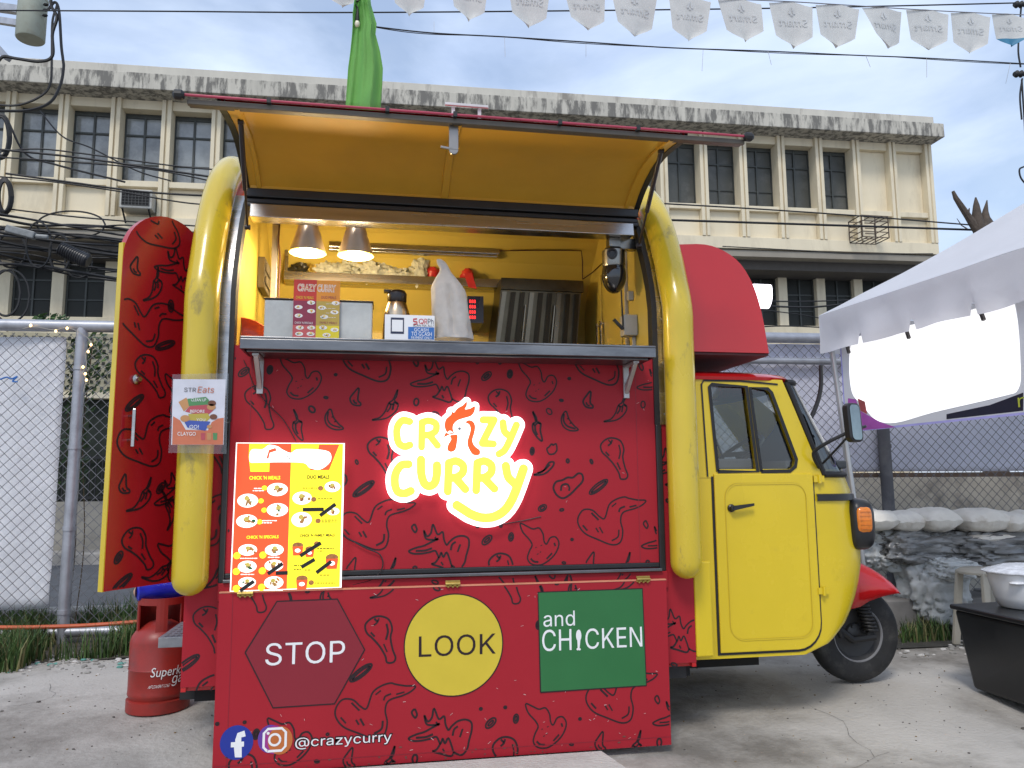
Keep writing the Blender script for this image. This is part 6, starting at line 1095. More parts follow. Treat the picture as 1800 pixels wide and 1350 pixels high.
# tall menu board leaning on the counter front
mo_, mt_ = P(404, 1040, 3.462), P(606, 779, 3.50)
YB = 3.47; Mb = Flat((0, YB, 0), (1, 0, 0), (0, .018, 1)); b = MB(); qs = [Mb.px(*q) for q in [(404, 1040), (600, 1033), (606, 779), (415, 778)]]
b.prism([Mb.at(u, v, 0) for u, v in qs], -Mb.N*.012, 4)
def lerpq(a, c): # a across 0..1, c up 0..1 on the board
    return (qs[0][0]*(1-a)*(1-c)+qs[1][0]*a*(1-c)+qs[2][0]*a*c+qs[3][0]*(1-a)*c, qs[0][1]*(1-a)*(1-c)+qs[1][1]*a*(1-c)+qs[2][1]*a*c+qs[3][1]*(1-a)*c)
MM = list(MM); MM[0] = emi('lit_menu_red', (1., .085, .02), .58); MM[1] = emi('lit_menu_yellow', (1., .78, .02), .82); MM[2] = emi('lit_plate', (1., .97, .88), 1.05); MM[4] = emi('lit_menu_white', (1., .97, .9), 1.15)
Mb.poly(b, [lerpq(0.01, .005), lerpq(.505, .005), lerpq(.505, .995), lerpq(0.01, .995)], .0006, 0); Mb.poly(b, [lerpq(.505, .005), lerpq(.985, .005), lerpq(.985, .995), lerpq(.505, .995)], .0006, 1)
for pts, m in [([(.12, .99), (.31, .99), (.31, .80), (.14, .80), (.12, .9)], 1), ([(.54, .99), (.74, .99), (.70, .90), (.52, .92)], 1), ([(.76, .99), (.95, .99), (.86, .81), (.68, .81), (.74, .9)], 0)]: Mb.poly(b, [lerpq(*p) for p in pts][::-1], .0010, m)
bl = [(a.x, a.y) for a in catmull([(*lerpq(*p), 0) for p in [(.13, .87), (.14, .95), (.24, .955), (.30, .985), (.38, .975), (.42, .955), (.50, .93), (.56, .955), (.74, .955), (.86, .935), (.87, .87), (.78, .815), (.68, .825), (.62, .86), (.4, .865), (.2, .862)]], 4, True)]
Mb.curve(b, [bl], .0016, 4)
Mb.poly(b, [lerpq(*p) for p in [(.28, .89), (.30, .95), (.36, .965), (.37, .945), (.31, .93), (.30, .89)]][::-1], .0022, 0)
words(Mb, b, "'N", 502, 808, 510, 800, 5, .0022)
def mpx(cx_, cy_): return 380+cx_/4.5, 760+cy_/4.5
def mplate(cx_, cy_, w, h): x, y = mpx(cx_, cy_); plate(Mb, b, x, y, w/4.5, h/4.5)
def mw(s, x0, yb, x1, yt, m):
    p, q = mpx(x0, yb), mpx(x1, yt); words(Mb, b, s, p[0], p[1], q[0], q[1], m, off=.028)
mw("CHICK 'N MEALS", 262, 375, 508, 343, 1); mw('DUO MEALS', 720, 368, 897, 338, 5); mw("CHICK 'N SPECIALS", 240, 842, 495, 812, 1); mw("CHICK 'N FAMILY MEALS", 662, 828, 938, 800, 5)
for q in [(485, 452, 82, 53), (250, 540, 82, 56), (485, 613, 84, 54), (243, 702, 84, 54), (250, 930, 74, 46), (460, 930, 74, 46), (246, 1062, 74, 48), (458, 1052, 74, 46), (245, 1188, 70, 44), (456, 1188, 76, 50)]: mplate(*q)
for q in [(920, 430, 62, 42), (680, 520, 76, 52), (676, 690, 80, 60), (925, 625, 50, 30)]: mplate(*q)
for cx_, cy_, w in [(645, 930, 44), (915, 1030, 50), (678, 1195, 46), (740, 950, 36)]:
    x, y = mpx(cx_, cy_); u, v = Mb.px(x, y); k = (Mb.px(x+10, y)[0]-u)/45
    Mb.ell(b, u, v+w*k*.8, w*k*1.0, w*k*.6, .0016, 3, 16); Mb.poly(b, [(u-w*k, v+w*k*.6), (u-w*k*.8, v-w*k), (u+w*k*.8, v-w*k), (u+w*k, v+w*k*.6)], .0022, 0); Mb.ell(b, u, v-w*k*.1, w*k*.5, w*k*.35, .0026, 4, 14)
for cx_, cy_ in [(165, 975), (370, 970), (160, 1100), (365, 1095), (160, 1235), (360, 1225)]: x, y = mpx(cx_, cy_); u, v = Mb.px(x, y); Mb.ell(b, u, v, .0145, .0145, .0026, 1, 16)
for cx_, cy_ in [(355, 542), (380, 615), (345, 708), (382, 440)]: x, y = mpx(cx_, cy_); u, v = Mb.px(x, y); Mb.ell(b, u, v, .0115, .0105, .0024, 1, 14)
for cx_, cy_ in [(826, 442), (772, 530), (806, 700), (752, 1188), (795, 880)]: x, y = mpx(cx_, cy_); u, v = Mb.px(x, y); Mb.ell(b, u, v, .0115, .0105, .0024, 3, 14)
for i, (x0, x1, y, m) in enumerate([(300, 370, 440, 4), (290, 375, 458, 4), (365, 480, 695, 4), (360, 440, 712, 4), (190, 325, 993, 4), (410, 500, 985, 4), (195, 300, 1120, 4), (200, 290, 1250, 4), (380, 525, 1245, 4), (685, 800, 437, 5), (805, 925, 522, 5), (835, 955, 690, 5), (835, 950, 705, 5), (800, 930, 915, 5), (800, 850, 935, 5), (615, 680, 1050, 5), (615, 670, 1080, 5), (700, 750, 1085, 5), (780, 940, 1188, 5), (820, 900, 1125, 5)]):
    p, q = mpx(x0, y), mpx(x1, y); dash(Mb, b, p[0], q[0], p[1], m, i)
for cx_, cy_, ln, ang in [(768, 610, 166, 0), (883, 613, 150, 37), (747, 925, 190, 32), (727, 1035, 120, 30), (852, 1065, 145, 37), (468, 1078, 140, 35), (519, 1112, 95, 0), (245, 1215, 130, 35)]:
    x, y = mpx(cx_, cy_); u, v = Mb.px(x, y); k = .0022/2.25*.9; k = (Mb.px(x+10, y)[0]-u)/45; a = math.radians(ang); du2, dv2 = math.cos(a)*ln*k/2, math.sin(a)*ln*k/2; nx_, ny_ = -math.sin(a)*15*k, math.cos(a)*15*k
    Mb.poly(b, [(u-du2+nx_, v-dv2+ny_), (u-du2-nx_, v-dv2-ny_), (u+du2-nx_, v+dv2-ny_), (u+du2+nx_, v+dv2+ny_)], .0034, 6)
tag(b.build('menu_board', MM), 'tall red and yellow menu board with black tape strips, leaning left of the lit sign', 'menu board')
# laminated notice on the left bumper
YN = 3.405; nf = planeY(YN); b = MB(); e = empty('notice', P(347, 783, YN), 'laminated notice with coloured banners hung on the left yellow bumper', 'notice')
lq = [nf.px(*q) for q in [(296, 796), (398, 798), (402, 656), (303, 658)]]; nf.poly(b, lq, .0, 0); b.build('laminate', glassy('laminate_film', (.86, .86, .86), .06, .15), e)
b = MB(); nq = [nf.px(*q) for q in [(301, 782), (393, 782), (397, 667), (304.5, 666.5)]]; nf.poly(b, nq, .0012, 0)
NM = [mk('notice_paper', (.62, .62, .68), .5), mk('notice_orange', (.55, .16, .08), .5, var=.15), mk('notice_green', (.08, .24, .09), .5), mk('notice_rose', (.45, .07, .09), .5), mk('notice_olive', (.45, .36, .06), .5), mk('notice_blue', (.05, .09, .36), .5), WHITE, mk('notice_grey', (.07, .07, .075), .5), mk('notice_brown', (.16, .06, .03), .5), mk('notice_tan', (.5, .25, .1), .5)]
def npx(x, y): return nf.px(290+x/9, 650+y/9)
def npoly(pts, m, h): nf.poly(b, [npx(*q) for q in pts][::-1] if False else [npx(*q) for q in pts], h, m)
npoly([(115, 1185), (920, 1185), (932, 760), (840, 770), (740, 830), (680, 960), (330, 950), (240, 800), (130, 735)], 1, .0018)
npoly([(300, 660), (400, 570), (340, 440), (215, 510)], 9, .0022)
npoly([(355, 460), (650, 430), (700, 480), (690, 550), (380, 575)], 2, .0026); npoly([(320, 660), (430, 535), (720, 560), (770, 640), (690, 710), (480, 705)], 3, .0024)
npoly([(370, 700), (680, 690), (720, 760), (650, 825), (390, 830)], 4, .0026); npoly([(310, 830), (370, 800), (720, 820), (640, 965), (360, 915)], 5, .0030)
for x, y, r, m in [(320, 770, 75, 9), (745, 530, 65, 8), (735, 590, 70, 9), (770, 745, 60, 8), (705, 900, 40, 9)]:
    u, v = npx(x, y); k = (npx(x+9, y)[0]-u)/9; nf.ell(b, u, v, r*k, r*k*.75, .0034, m, 16)
def nw(s, x0, yb, x1, yt, m, sh=0.): p, q = npx(x0, yb), npx(x1, yt); nf.text(b, s, p[0], q[0], p[1], q[1], .0038, m, shear=sh)
nw('STR', 305, 350, 495, 285, 7); nw('Eats', 515, 365, 775, 270, 1, .15); nw('CLEAN UP', 415, 500, 655, 455, 6); nw('BEFORE', 400, 680, 630, 635, 6); nw('YOU', 500, 812, 640, 772, 6); nw('GO!', 390, 932, 540, 875, 6); nw('CLAYGO', 200, 1042, 492, 985, 6)
for x, m in [(605, 3), (702, 9), (795, 2)]: npoly([(x-32, 1110), (x+30, 1110), (x+34, 1000), (x-36, 1000)], m, .0026)
b.build('print', NM, e)
# ------------------------------------------------------------------ gas cylinder, blue roll
gc = Vector((-1.105, 4.46, .075)); e = empty('gas_cylinder', gc, 'scuffed red gas cylinder with white lettering standing behind the rear of the truck', 'gas cylinder')
GR = mk('cylinder_red', (.27, .020, .014), .42, var=.15, scale=5, stain=(.10, .03, .025), stain_amt=.6, stain_scale=6); r_ = .160
r_ = .148; b = MB(); b.lathe([(.134, .05), (r_, .085), (r_+.002, .09), (r_, .10), (r_, .21), (r_+.003, .215), (r_, .22), (r_, .345), (r_-.008, .375), (r_-.03, .405), (r_-.07, .43), (.05, .445), (.02, .45)], gc, n=48)
b.lathe([(.03, .44), (.03, .50), (.018, .51), (.018, .54)], gc, n=14, m=1)
def cyl_text(s, a0, a1, z0, z1, m):
    vs, fs = text_mesh(s); mn = vs.min(0); mxx = vs.max(0)
    q = []
    for x, y in vs:
        t = (y-mn[1])/(mxx[1]-mn[1]); a = a0+(a1-a0)*(x-mn[0])/(mxx[0]-mn[0])+t*.06; z = z0+(z1-z0)*t; q.append(gc+Vector((math.sin(a)*(r_+.004), -math.cos(a)*(r_+.004), z)))
    b.add(q, fs, m)
cyl_text('Superkalan', -.05, 1.45, .175, .235, 2); cyl_text('gas', .62, 1.2, .135, .185, 2); cyl_text('NET CONTENT 11.0 KG', -.10, .55, .135, .150, 2)
b.build('tank', [GR, BRASS, WHITE], e, smooth=True, ang=50)
b = MB(); b.lathe([(.146, .0), (.154, .006), (.154, .06), (.138, .066)], gc, n=40); b.build('foot_ring', GR, e, smooth=True, ang=40)
b = MB()
rr = .112
for k in range(40):
    a0, a1 = 2*math.pi*k/40, 2*math.pi*(k+1)/40
    front = (k % 20) in (3, 4, 5, 6)
    for z0, z1 in ([(.535, .57)] if not (k % 40) in (24, 25, 26, 27, 28, 29, 33, 34, 35) else [(.535, .57)])+([(.40, .535)] if (k % 40) not in (24, 25, 26, 27, 28, 29, 33, 34, 35, 36) else []):
        c = [gc+Vector((math.cos(a)*r, math.sin(a)*r, 0)) for a in (a0, a1) for r in (rr, rr+.008)]
        b.hexa([c[0]+Vector((0, 0, z0)), c[1]+Vector((0, 0, z0)), c[3]+Vector((0, 0, z0)), c[2]+Vector((0, 0, z0)), c[0]+Vector((0, 0, z1)), c[1]+Vector((0, 0, z1)), c[3]+Vector((0, 0, z1)), c[2]+Vector((0, 0, z1))])
b.build('collar', GR, e)
p0, p1 = P(240, 1040, 4.40), P(330, 1030, 4.5); b = MB(); rows = []
b.tube([p0+(p1-p0)*t for t in (0, .03, .3, .6, 1.)], [.035, .048, .052, .055, .055], 20); b.lathe([(.03, 0), (.012, .012)], p0, (-1, 0, 0), n=14, m=1)
tag(b.build('blue_roll', [mk('blue_film', (.01, .02, .42), .3, var=.2, scale=20), mk('roll_core', (.5, .3, .2), .7)], smooth=True, ang=40), 'blue rolled-up sheet lying on top of the gas cylinder', 'roll')
# ------------------------------------------------------------------ right side: crate, pot, stool, sacks, tent
e = empty('plastic_crate', (3.7, 3.65, .06), 'big black plastic tub in the right foreground carrying the white pot', 'plastic tub')
BT = mk('black_tub_plastic', (.012, .013, .015), .35, var=.3, scale=6); zt3 = .53
base = [(3.30, 4.00), (3.295, 3.35), (4.1, 3.35), (4.1, 4.00)]; top_ = [(3.215, 4.00), (3.19, 3.28), (4.18, 3.28), (4.18, 4.02)]
b = MB(); vs = [(x, y, .066) for x, y in base]+[(x, y, zt3-.03) for x, y in top_]; b.add(vs, [(3, 2, 1, 0), (0, 1, 5, 4), (1, 2, 6, 5), (2, 3, 7, 6), (3, 0, 4, 7), (4, 5, 6, 7)]); b.build('body', BT, e, bevel=.02, seg=3)
b = MB(); lip = [(3.20, 4.015), (3.175, 3.265), (4.195, 3.265), (4.195, 4.035)]; b.prism([(x, y, zt3-.029) for x, y in lip], (0, 0, .028)); b.build('lid', BT, e, bevel=.010, seg=3)
pc = Vector((3.50, 3.80, zt3)); e = empty('white_pot', pc, 'white enamel pot with a rim on the black tub', 'pot'); EN = mk('white_enamel', (.72, .73, .75), .15, var=.03, coat=.5)
b = MB(); b.lathe([(.105, .0), (.125, .006), (.150, .06), (.168, .14), (.176, .185)], pc, n=44); b.build('bowl', EN, e, smooth=True, ang=60)
b = MB(); b.lathe([(.176, .186), (.198, .190), (.199, .196), (.180, .204), (.09, .232), (.02, .240)], pc, n=44); b.build('lid', mk('film_cover', (.66, .68, .72), .12, var=.15, scale=25, bump=.6, bscale=30), e, smooth=True, ang=60)
b = MB(); hd = pc+Vector((-.13, -.10, .145)); b.blob(hd, (.045, .035, .012), .05, 2, 1, 14, 8); b.build('ear', EN, e, smooth=True)
# stool
s0, s1 = P(1724, 1000, 4.7), P(1800, 1006, 4.7); e = empty('stool', (s0.x+.17, 4.85, .08), 'beige plastic stool behind the black tub', 'stool'); BG = mk('beige_plastic', (.46, .42, .34), .45, var=.08); zs = s0.z-.005
b = MB(); b.lathe([(.001, -.004), (.16, -.012), (.185, -.03), (.185, -.045), (.17, -.045)], (s0.x+.17, 4.85, zs), n=32); b.build('seat', BG, e, smooth=True, ang=50)
for sx, sy in ((-1, -1), (1, -1), (-1, 1), (1, 1)):
    b = MB(); t = Vector((s0.x+.17+sx*.115, 4.85+sy*.115, zs-.03)); o = Vector((s0.x+.17+sx*.155, 4.85+sy*.155, .08)); b.bar(o, t, .05, .03); b.build('leg', BG, e, bevel=.006)
b = MB(); b.box(s0.x+.04, s0.x+.30, 4.72, 4.735, zs-.13, zs-.045); b.build('apron', BG, e, bevel=.004)
SACK = mk('white_woven_sack', (.78, .74, .66), .8, var=.06, scale=14, bump=.5, bscale=16, stain=(.42, .34, .24), stain_amt=.5, stain_scale=4, stain_lo=.55, stain_hi=.7)
SACKG = mk('grey_plastic_sheet', (.20, .20, .195), .16, var=.6, scale=4, bump=1., bscale=6, stretch=(.8, 1, 4), spec=.8); SACKC = cloth('cloudy_plastic', (.72, .74, .73), var=.12, scale=9, bump=.6, bscale=16, transl=.3); SACKC.node_tree.nodes['Principled BSDF'].inputs['Specular IOR Level'].default_value = .9
def pillow(mb, c, w, d, h, seed, rot=0., nu=34, nv=22):
    c = Vector(c)
    for sgn in (1, -1):
        rows = []
        for j in range(nv+1):
            row = []
            for i in range(nu+1):
                u, v = 2*i/nu-1, 2*j/nv-1; t = max(0, (1-abs(u)**3.2))**.5*max(0, (1-abs(v)**3.2))**.5
                pin = 1-.10*(1-abs(v)**2)*0-.06*abs(u*v); n1_ = noise.noise((u*1.8+seed, v*1.8, seed*2.1)); n2_ = abs(noise.noise((u*5+seed*3, v*4, seed)))
                z = sgn*h*t*(1+.22*n1_)-.10*h*n2_*t*sgn+.05*h*math.sin(u*9+seed)*(1-t)
                x = w*u*pin*(1+.05*noise.noise((v*2, seed, 3))); y = d*v*pin
                row.append(c+Vector((x*math.cos(rot)-y*math.sin(rot), x*math.sin(rot)+y*math.cos(rot), z)))
            rows.append(row if sgn > 0 else row[::-1])
        mb.grid(rows)
for i, (x, y, w, dpt, h, lab, yy) in enumerate([
    (1524, 914, .155, .2, .085, 'white woven sack at the left end of the sack pile, right behind the cab lamp', 5.42), (1577, 916, .13, .2, .082, 'small white sack second from the left on the pile', 5.46), (1632, 913, .165, .2, .088, 'white sack just left of the gap in the pile', 5.42),
    (1714, 914, .19, .2, .092, 'rounded white sack just right of the gap in the pile', 5.40), (1765, 918, .11, .2, .080, 'narrow folded white sack between two wider ones on the pile', 5.36), (1808, 916, .14, .2, .082, 'wrinkled white sack at the right edge of the photo', 5.38),
    (1745, 944, .30, .2, .040, 'flat cream sack squeezed between the white sacks and the dark wrapped bundle', 5.40)]):
    p = P(x, y, yy); b = MB(); pillow(b, p, w, dpt, h, i*3.7+1, .06*(-1)**i); tag(b.build('sack', SACK, smooth=True, ang=75), lab, 'sack', 'white sacks on the pile')
for i, (x, y, w, dpt, h, m, lab, yy) in enumerate([
    (1750, 962, .55, .26, .15, SACKG, 'long bundle wrapped in shiny grey plastic under the white sacks', 5.42), (1600, 960, .40, .24, .15, SACKG, 'grey plastic-wrapped bundle left of the long bundle', 5.5), (1545, 965, .25, .2, .17, SACKC, 'greyish bundle nearest the cab under the white sacks', 5.55),
    (1640, 1035, .26, .2, .26, SACKC, 'cloudy clear plastic bag standing below the bundles', 5.4), (1665, 1000, .20, .18, .09, SACKC, 'crumpled clear bag lying on the standing plastic bag', 5.3), (1770, 1003, .34, .2, .06, SACK, 'flat dirty sack below the long grey bundle', 5.35)]):
    p = P(x, y, yy); b = MB(); b.blob((p.x, yy, p.z), (w, dpt, h), .16, 1.7, i+50, 84, 48, 0, .7, 0., .16); tag(b.build('bundle', m, smooth=True, ang=80), lab, 'bundle')
b = MB()
for k in range(3): b.box(3.75+k*.55, 4.2+k*.55, 5.35, 5.8, .075, .34)
tag(b.build('brick_stack', mk('grey_block', (.20, .19, .18), .9, var=.2), bevel=.015), 'row of grey blocks under the sack pile', 'blocks')
# tent
TC = Vector((3.37, 5.41, 2.5)); TD = Vector((3.62, 2.45, 2.5)); TPk = Vector((4.87, 3.92, 3.50)); TE = Vector((6.3, 5.6, 2.5)); TG = Vector((6.5, 2.4, 2.5))
e = empty('canopy_tent', (4.9, 4.0, .07), 'white canopy tent at the right with a wavy valance', 'canopy tent')
TW = cloth('white_canopy_cloth', (.72, .72, .75), var=.04, scale=3, bump=.25, bscale=7, transl=.30)
def tri_rows(a, c, pk, n=14):
    rows = []
    for j in range(n+1):
        t = j/n; p, q = a.lerp(pk, t), c.lerp(pk, t); row = []
        for i in range(25):
            s = i/24; v = p.lerp(q, s); sag = -.10*math.sin(math.pi*s)*math.sin(math.pi*min(1, t*1.0))*(1-t)-.05*math.sin(math.pi*t); v = v+Vector((0, 0, sag+.012*noise.noise((v.x*2, v.y*2, v.z*4)))); row.append(v)
        rows.append(row)
    return rows
b = MB()
for a, c in ((TC, TD), (TE, TC), (TG, TE), (TD, TG)): b.grid(tri_rows(a, c, TPk))
b.build('roof', TW, e, smooth=True, ang=80)
b = MB()
def valance(a, c, n, bumps):
    rows = []
    for i in range(n+1):
        t = i/n; p = a.lerp(c, t); w = .30+.005*math.sin(t*bumps*2*math.pi)+.015*noise.noise((t*9, 1, 2)); nt_ = (t*bumps) % 1
        if .86 < nt_ < .94: w -= .075
        d = Vector((-(c-a).y, (c-a).x, 0)).normalized(); row = []
        for j in range(7):
            s = j/6; row.append(p+Vector((0, 0, -w*s))+d*(.035*s*noise.noise((t*7, s*1.5, 4))+.006*math.sin(t*60)*s))
        rows.append(row)
    b.grid(rows)
valance(TC, TD, 150, 6); valance(TE, TC, 110, 6); b.build('valance', TW, e, smooth=True, ang=80)
POLE = mk('pole_steel', (.50, .50, .50), .35, .8); tf_ = P(1533, 1100, 5.36); tf_.z = .08; tt_ = TC+Vector((.04, -.05, -.02))
b = MB(); b.tube([tt_, tf_], .020, 10); b.tube([tt_.lerp(tf_, .40), tf_], .025, 10); b.build('pole', POLE, e, smooth=True)
b = MB(); b.tube([TE+Vector((-.05, -.05, 0)), (6.25, 5.5, .07)], .022, 10); b.build('pole', POLE, e, smooth=True); b = MB(); b.tube([TD+Vector((.05, .05, 0)), (3.95, 2.2, .07)], .022, 10); b.build('pole', POLE, e, smooth=True)
b = MB(); b.tube([TC+Vector((.06, -.1, -.06)), TD+Vector((.05, .1, -.06))], .014, 8)
for k in range(5):
    p = TC.lerp(TD, .06+k*.2); b.bar(p+Vector((.04, 0, -.05)), p+Vector((.04, -.10, -.34)), .018)
b.build('truss', mk('black_truss', (.03, .022, .02), .5), e)
# banner inside the tent
ba, bc = Vector((3.46, 5.33, 0)), Vector((3.60, 3.30, 0)); BF = Flat(ba, bc-ba, (0, 0, 1)); b = MB()
bu1 = (bc-ba).length; bq = [BF.px(1488, 762), BF.px(1799, 727), BF.px(1799, 520), BF.px(1474, 620)]
v0, v1 = (bq[0][1]+bq[1][1])/2, 2.28; u0_ = bq[0][0]-.01
rows = []
for j in range(9):
    rows.append([BF.at(u0_+(bu1-u0_)*i/30, v0+(v1-v0)*j/8, .012*math.sin(i*.7)*(.3+.7*(1-j/8))*0) for i in range(31)])
b.grid(rows, 0)
lit = [(a.x, a.y) for a in catmull([(*BF.px(*q), 0) for q in [(1493, 640), (1500, 598), (1540, 585), (1660, 558), (1765, 530), (1786, 545), (1794, 640), (1790, 684), (1760, 697), (1640, 725), (1575, 743), (1540, 738), (1516, 712), (1498, 690)]], 4, True)]; BF.curve(b, [lit], .0015, 6)  # blank white patch with an added glow; no lamp lights this banner
BW = cloth('white_banner', (.80, .80, .82), bump=.05, transl=.45)
BF.rect(b, u0_, u0_+.014, v0, v1, .002, 1); BF.rect(b, u0_, bu1, v0, v0+.014, .002, 1)
BF.poly(b, [BF.px(*q) for q in [(1491, 758), (1575, 751), (1548, 742), (1512, 722), (1505, 702), (1491, 700)]], .0025, 2)
BF.poly(b, [BF.px(*q) for q in [(1513, 722), (1525, 728), (1521, 706), (1508, 700)]], .0032, 3)
BF.poly(b, [BF.px(*q) for q in [(1664, 737), (1799, 722), (1799, 690), (1740, 712), (1664, 728)]], .0012, 4)
p = BF.px(1791, 716); BF.text(b, 'n', p[0], p[0]+.06, p[1]-.0, p[1]+.055, .0036, 5)
tag(b.build('banner', [BW, mk('lilac_edge', (.42, .40, .80), .5), mk('banner_magenta', (.42, .09, .42), .5, var=.2), mk('banner_red', (.45, .08, .08), .5, var=.3), mk('banner_navy', (.012, .012, .03), .5), mk('banner_lime', (.45, .50, .05), .5), emi('added_white_glow', (1, 1, 1), .8)]), 'white banner with a magenta corner and dark strip hung under the canopy tent', 'banner')

# ------------------------------------------------------------------ overhead: pole, transformer, wires, pennants
POLEC = mk('pole_concrete', (.16, .15, .14), .9, var=.2, scale=4); CAB = mk('black_cable', (.012, .012, .013), .6); 
UPY = 11.5
up = empty('utility_pole', P(-34, 1100, UPY)*1.0, 'dark utility pole at the left edge with steel arms', 'utility pole')
pa = P(-34, -140, UPY); pb = P(-26, 700, UPY); pb.z = 0.03
b = MB(); b.tube([pb, pa], [.17, .13], 14); b.build('shaft', POLEC, up, smooth=True)
b = MB(); b.bar(P(-40, 8, UPY), P(34, 18, UPY-.2), .09, .11); b.bar(P(-40, 30, UPY), P(36, 42, UPY-.2), .07, .09); b.bar(P(-20, 66, UPY), P(14, 104, UPY-.2), .09, .06); b.build('bracket_arm', GALV, up)
tcn = P(53, 70, UPY-.25); ttop = P(57, 2, UPY-.25); r_ = P(82, 40, UPY-.25).x-P(57, 40, UPY-.25).x
e = empty('transformer', tcn, 'pale green drum transformer mounted on the utility pole', 'transformer')
TG_ = mk('pale_green_drum', (.34, .36, .29), .5, var=.08, scale=6, stain=(.22, .17, .11), stain_amt=.4, stain_scale=8)
b = MB(); hh_ = ttop.z-tcn.z; b.lathe([(r_*.94, 0), (r_, .015), (r_, hh_), (r_*1.05, hh_+.01), (r_*1.05, hh_+.05), (r_*.8, hh_+.12)], tcn, n=36); b.build('drum', TG_, e, smooth=True, ang=40)
b = MB()
for k in range(3): b.lathe([(.03, 0), (.05, .03), (.03, .05), (.05, .08), (.03, .10), (.04, .14), (.015, .2)], tcn+Vector((r_*.6*math.cos(k*1.5), -.15+k*.1, hh_+.08)), n=12)
for k in range(3): b.lathe([(.012, 0), (.022, .02), (.022, .05), (.01, .07)], tcn+Vector((r_*.98, -.1, hh_*(.55+.14*k))), (1, -.2, 0), n=8)
b.build('bushing', DARK, e, smooth=True)
def wire(pts, r, label, cat='cable', group='overhead cables', name='power_cable', mat=CAB, n=5, smooth=True):
    q = [P(*a) for a in pts]; q = catmull(q, 8) if smooth and len(q) > 2 else q
    b = MB(); b.tube(q, r, n); o = b.build(name, mat, smooth=True); tag(o, label, cat, group); return o
wire([(-60, 18, 11), (300, 20, 10), (640, 22, 9.6), (1180, 17, 9.2), (1500, 12, 9), (1795, 5, 8.8), (1900, 2, 8.7)], .010, 'thin wire crossing the whole sky near the top behind the pennants')
wire([(90, -20, 11), (90, 10, 11), (100, 30, 11), (92, 60, 11), (92, 98, 11), (70, 108, 11), (30, 103, 11), (5, 100, 11), (-10, 118, 11)], .022, 'thick cable looping down from the transformer to the pole')
wire([(84, 18, 11), (96, 4, 11), (104, 20, 11), (108, 80, 11), (111, 105, 11), (112, 120, 11), (106, 150, 11), (88, 180, 11), (50, 194, 11), (-10, 195, 11)], .020, 'looped cable right of the transformer that swings back left under the cornice')
wire([(100, 10, 11.2), (92, 40, 11.2), (91, 100, 11.2), (88, 148, 11.2), (70, 170, 11.2), (30, 185, 11.2), (-20, 183, 11.2)], .016, 'thin drop cable hanging below the transformer')
facl = [
 [(-10, 262), (120, 275), (230, 290), (330, 305), (420, 318)], [(-10, 276), (100, 283), (260, 297), (390, 322)], [(-10, 268), (60, 262), (130, 268), (300, 291), (400, 300)], [(10, 305), (120, 320), (260, 338), (420, 347)], [(12, 367), (120, 380), (250, 391), (420, 402)],
 [(-10, 310), (80, 318), (200, 335), (330, 357), (430, 362)], [(15, 215), (45, 270), (100, 290), (220, 320)], [(70, 195), (110, 240), (160, 260), (240, 300), (300, 318)]]
for i, q in enumerate(facl): wire([(x, y, 10.6+.12*i) for x, y in q], .011 if i % 3 else .015, ['cable sagging across the upper left windows, the highest one', 'cable just under the highest one across the left windows', 'slack cable crossing the left window sills', 'cable passing just above the air conditioner', 'cable along the bottom of the left spandrels', 'cable running down to the air conditioner', 'thin slanting cable over the leftmost full window', 'thin slanting cable over the second window'][i])
rng = random.Random(5); bund = []
for i in range(16):
    y0 = 372+i*6+rng.uniform(-4, 4); q = [(-20, y0), (60, y0+8+rng.uniform(-6, 10)), (140, y0+20+rng.uniform(-8, 12)), (230, y0+30+rng.uniform(-10, 14)), (330, y0+44+rng.uniform(-10, 14)), (470, y0+60+rng.uniform(-10, 14)), (640, y0+70)]
    bund.append([(x, y, 10.4+rng.uniform(0, .5)) for x, y in q])
for i, q in enumerate(bund): wire(q, rng.choice([.008, .011, .015, .02]), 'one of the tangled black cables in the thick bundle below the left spandrels', group='tangled cables in the bundle')
for i, (x, y, rx, ry) in enumerate([(18, 520, 34, 46), (10, 515, 26, 40), (68, 430, 22, 40), (105, 445, 18, 32), (138, 462, 24, 26), (20, 440, 26, 30), (125, 395, 60, 24)]):
    q = [(x+rx*math.cos(t), y+ry*math.sin(t), 10.3+.1*i) for t in [k*math.pi/6 for k in range(13)]]
    wire(q, .012+.004*(i % 2), ['large cable coil low at the left edge', 'smaller coil inside the large one at the left edge', 'loose loop of cable over the lower left window', 'narrow loop of cable left of the splice sleeve', 'coil of cable around the end of the black splice sleeve', 'cable loop just under the grey splice box', 'wide loose loop over the cable bundle'][i], 'cable coil', 'cable coils', 'cable_coil')
for i, (x, y, rx, ry, lab) in enumerate([(8, 345, 9, 26, 'thick black coil of cable on the pole below the spandrel'), (2, 240, 12, 34, 'black cable coil on the pole beside the upper windows')]):
    b = MB()
    for k in range(9): b.tube([P(x+(rx+k*.7)*math.cos(t), y+(ry+k*.7)*math.sin(t), 11.0+.02*k) for t in [j*math.pi/10 for j in range(21)]], .016, 5)
    tag(b.build('cable_coil', CAB, smooth=True), lab, 'cable coil', 'cable coils')
b = MB(); p, q = P(12, 402, 10.3), P(62, 415, 10.3); b.bar(p, q, .10, .09); b.tube([q, P(85, 417, 10.3)], .03, 8); tag(b.build('splice_box', mk('grey_splice', (.20, .21, .21), .5, var=.3, scale=20), bevel=.012), 'grey splice box on the cable bundle at the left', 'splice box')
b = MB(); p, q = P(104, 436, 10.2), P(156, 460, 10.2); b.tube([p, p.lerp(q, .06), p.lerp(q, .94), q], [.05, .085, .095, .07], 16)
for k in range(12): t = .08+k*.075; c = p.lerp(q, t); d = (q-p).normalized(); b.lathe([(.094, -.006), (.100, 0), (.094, .006)], c, d, n=16, cap=False)
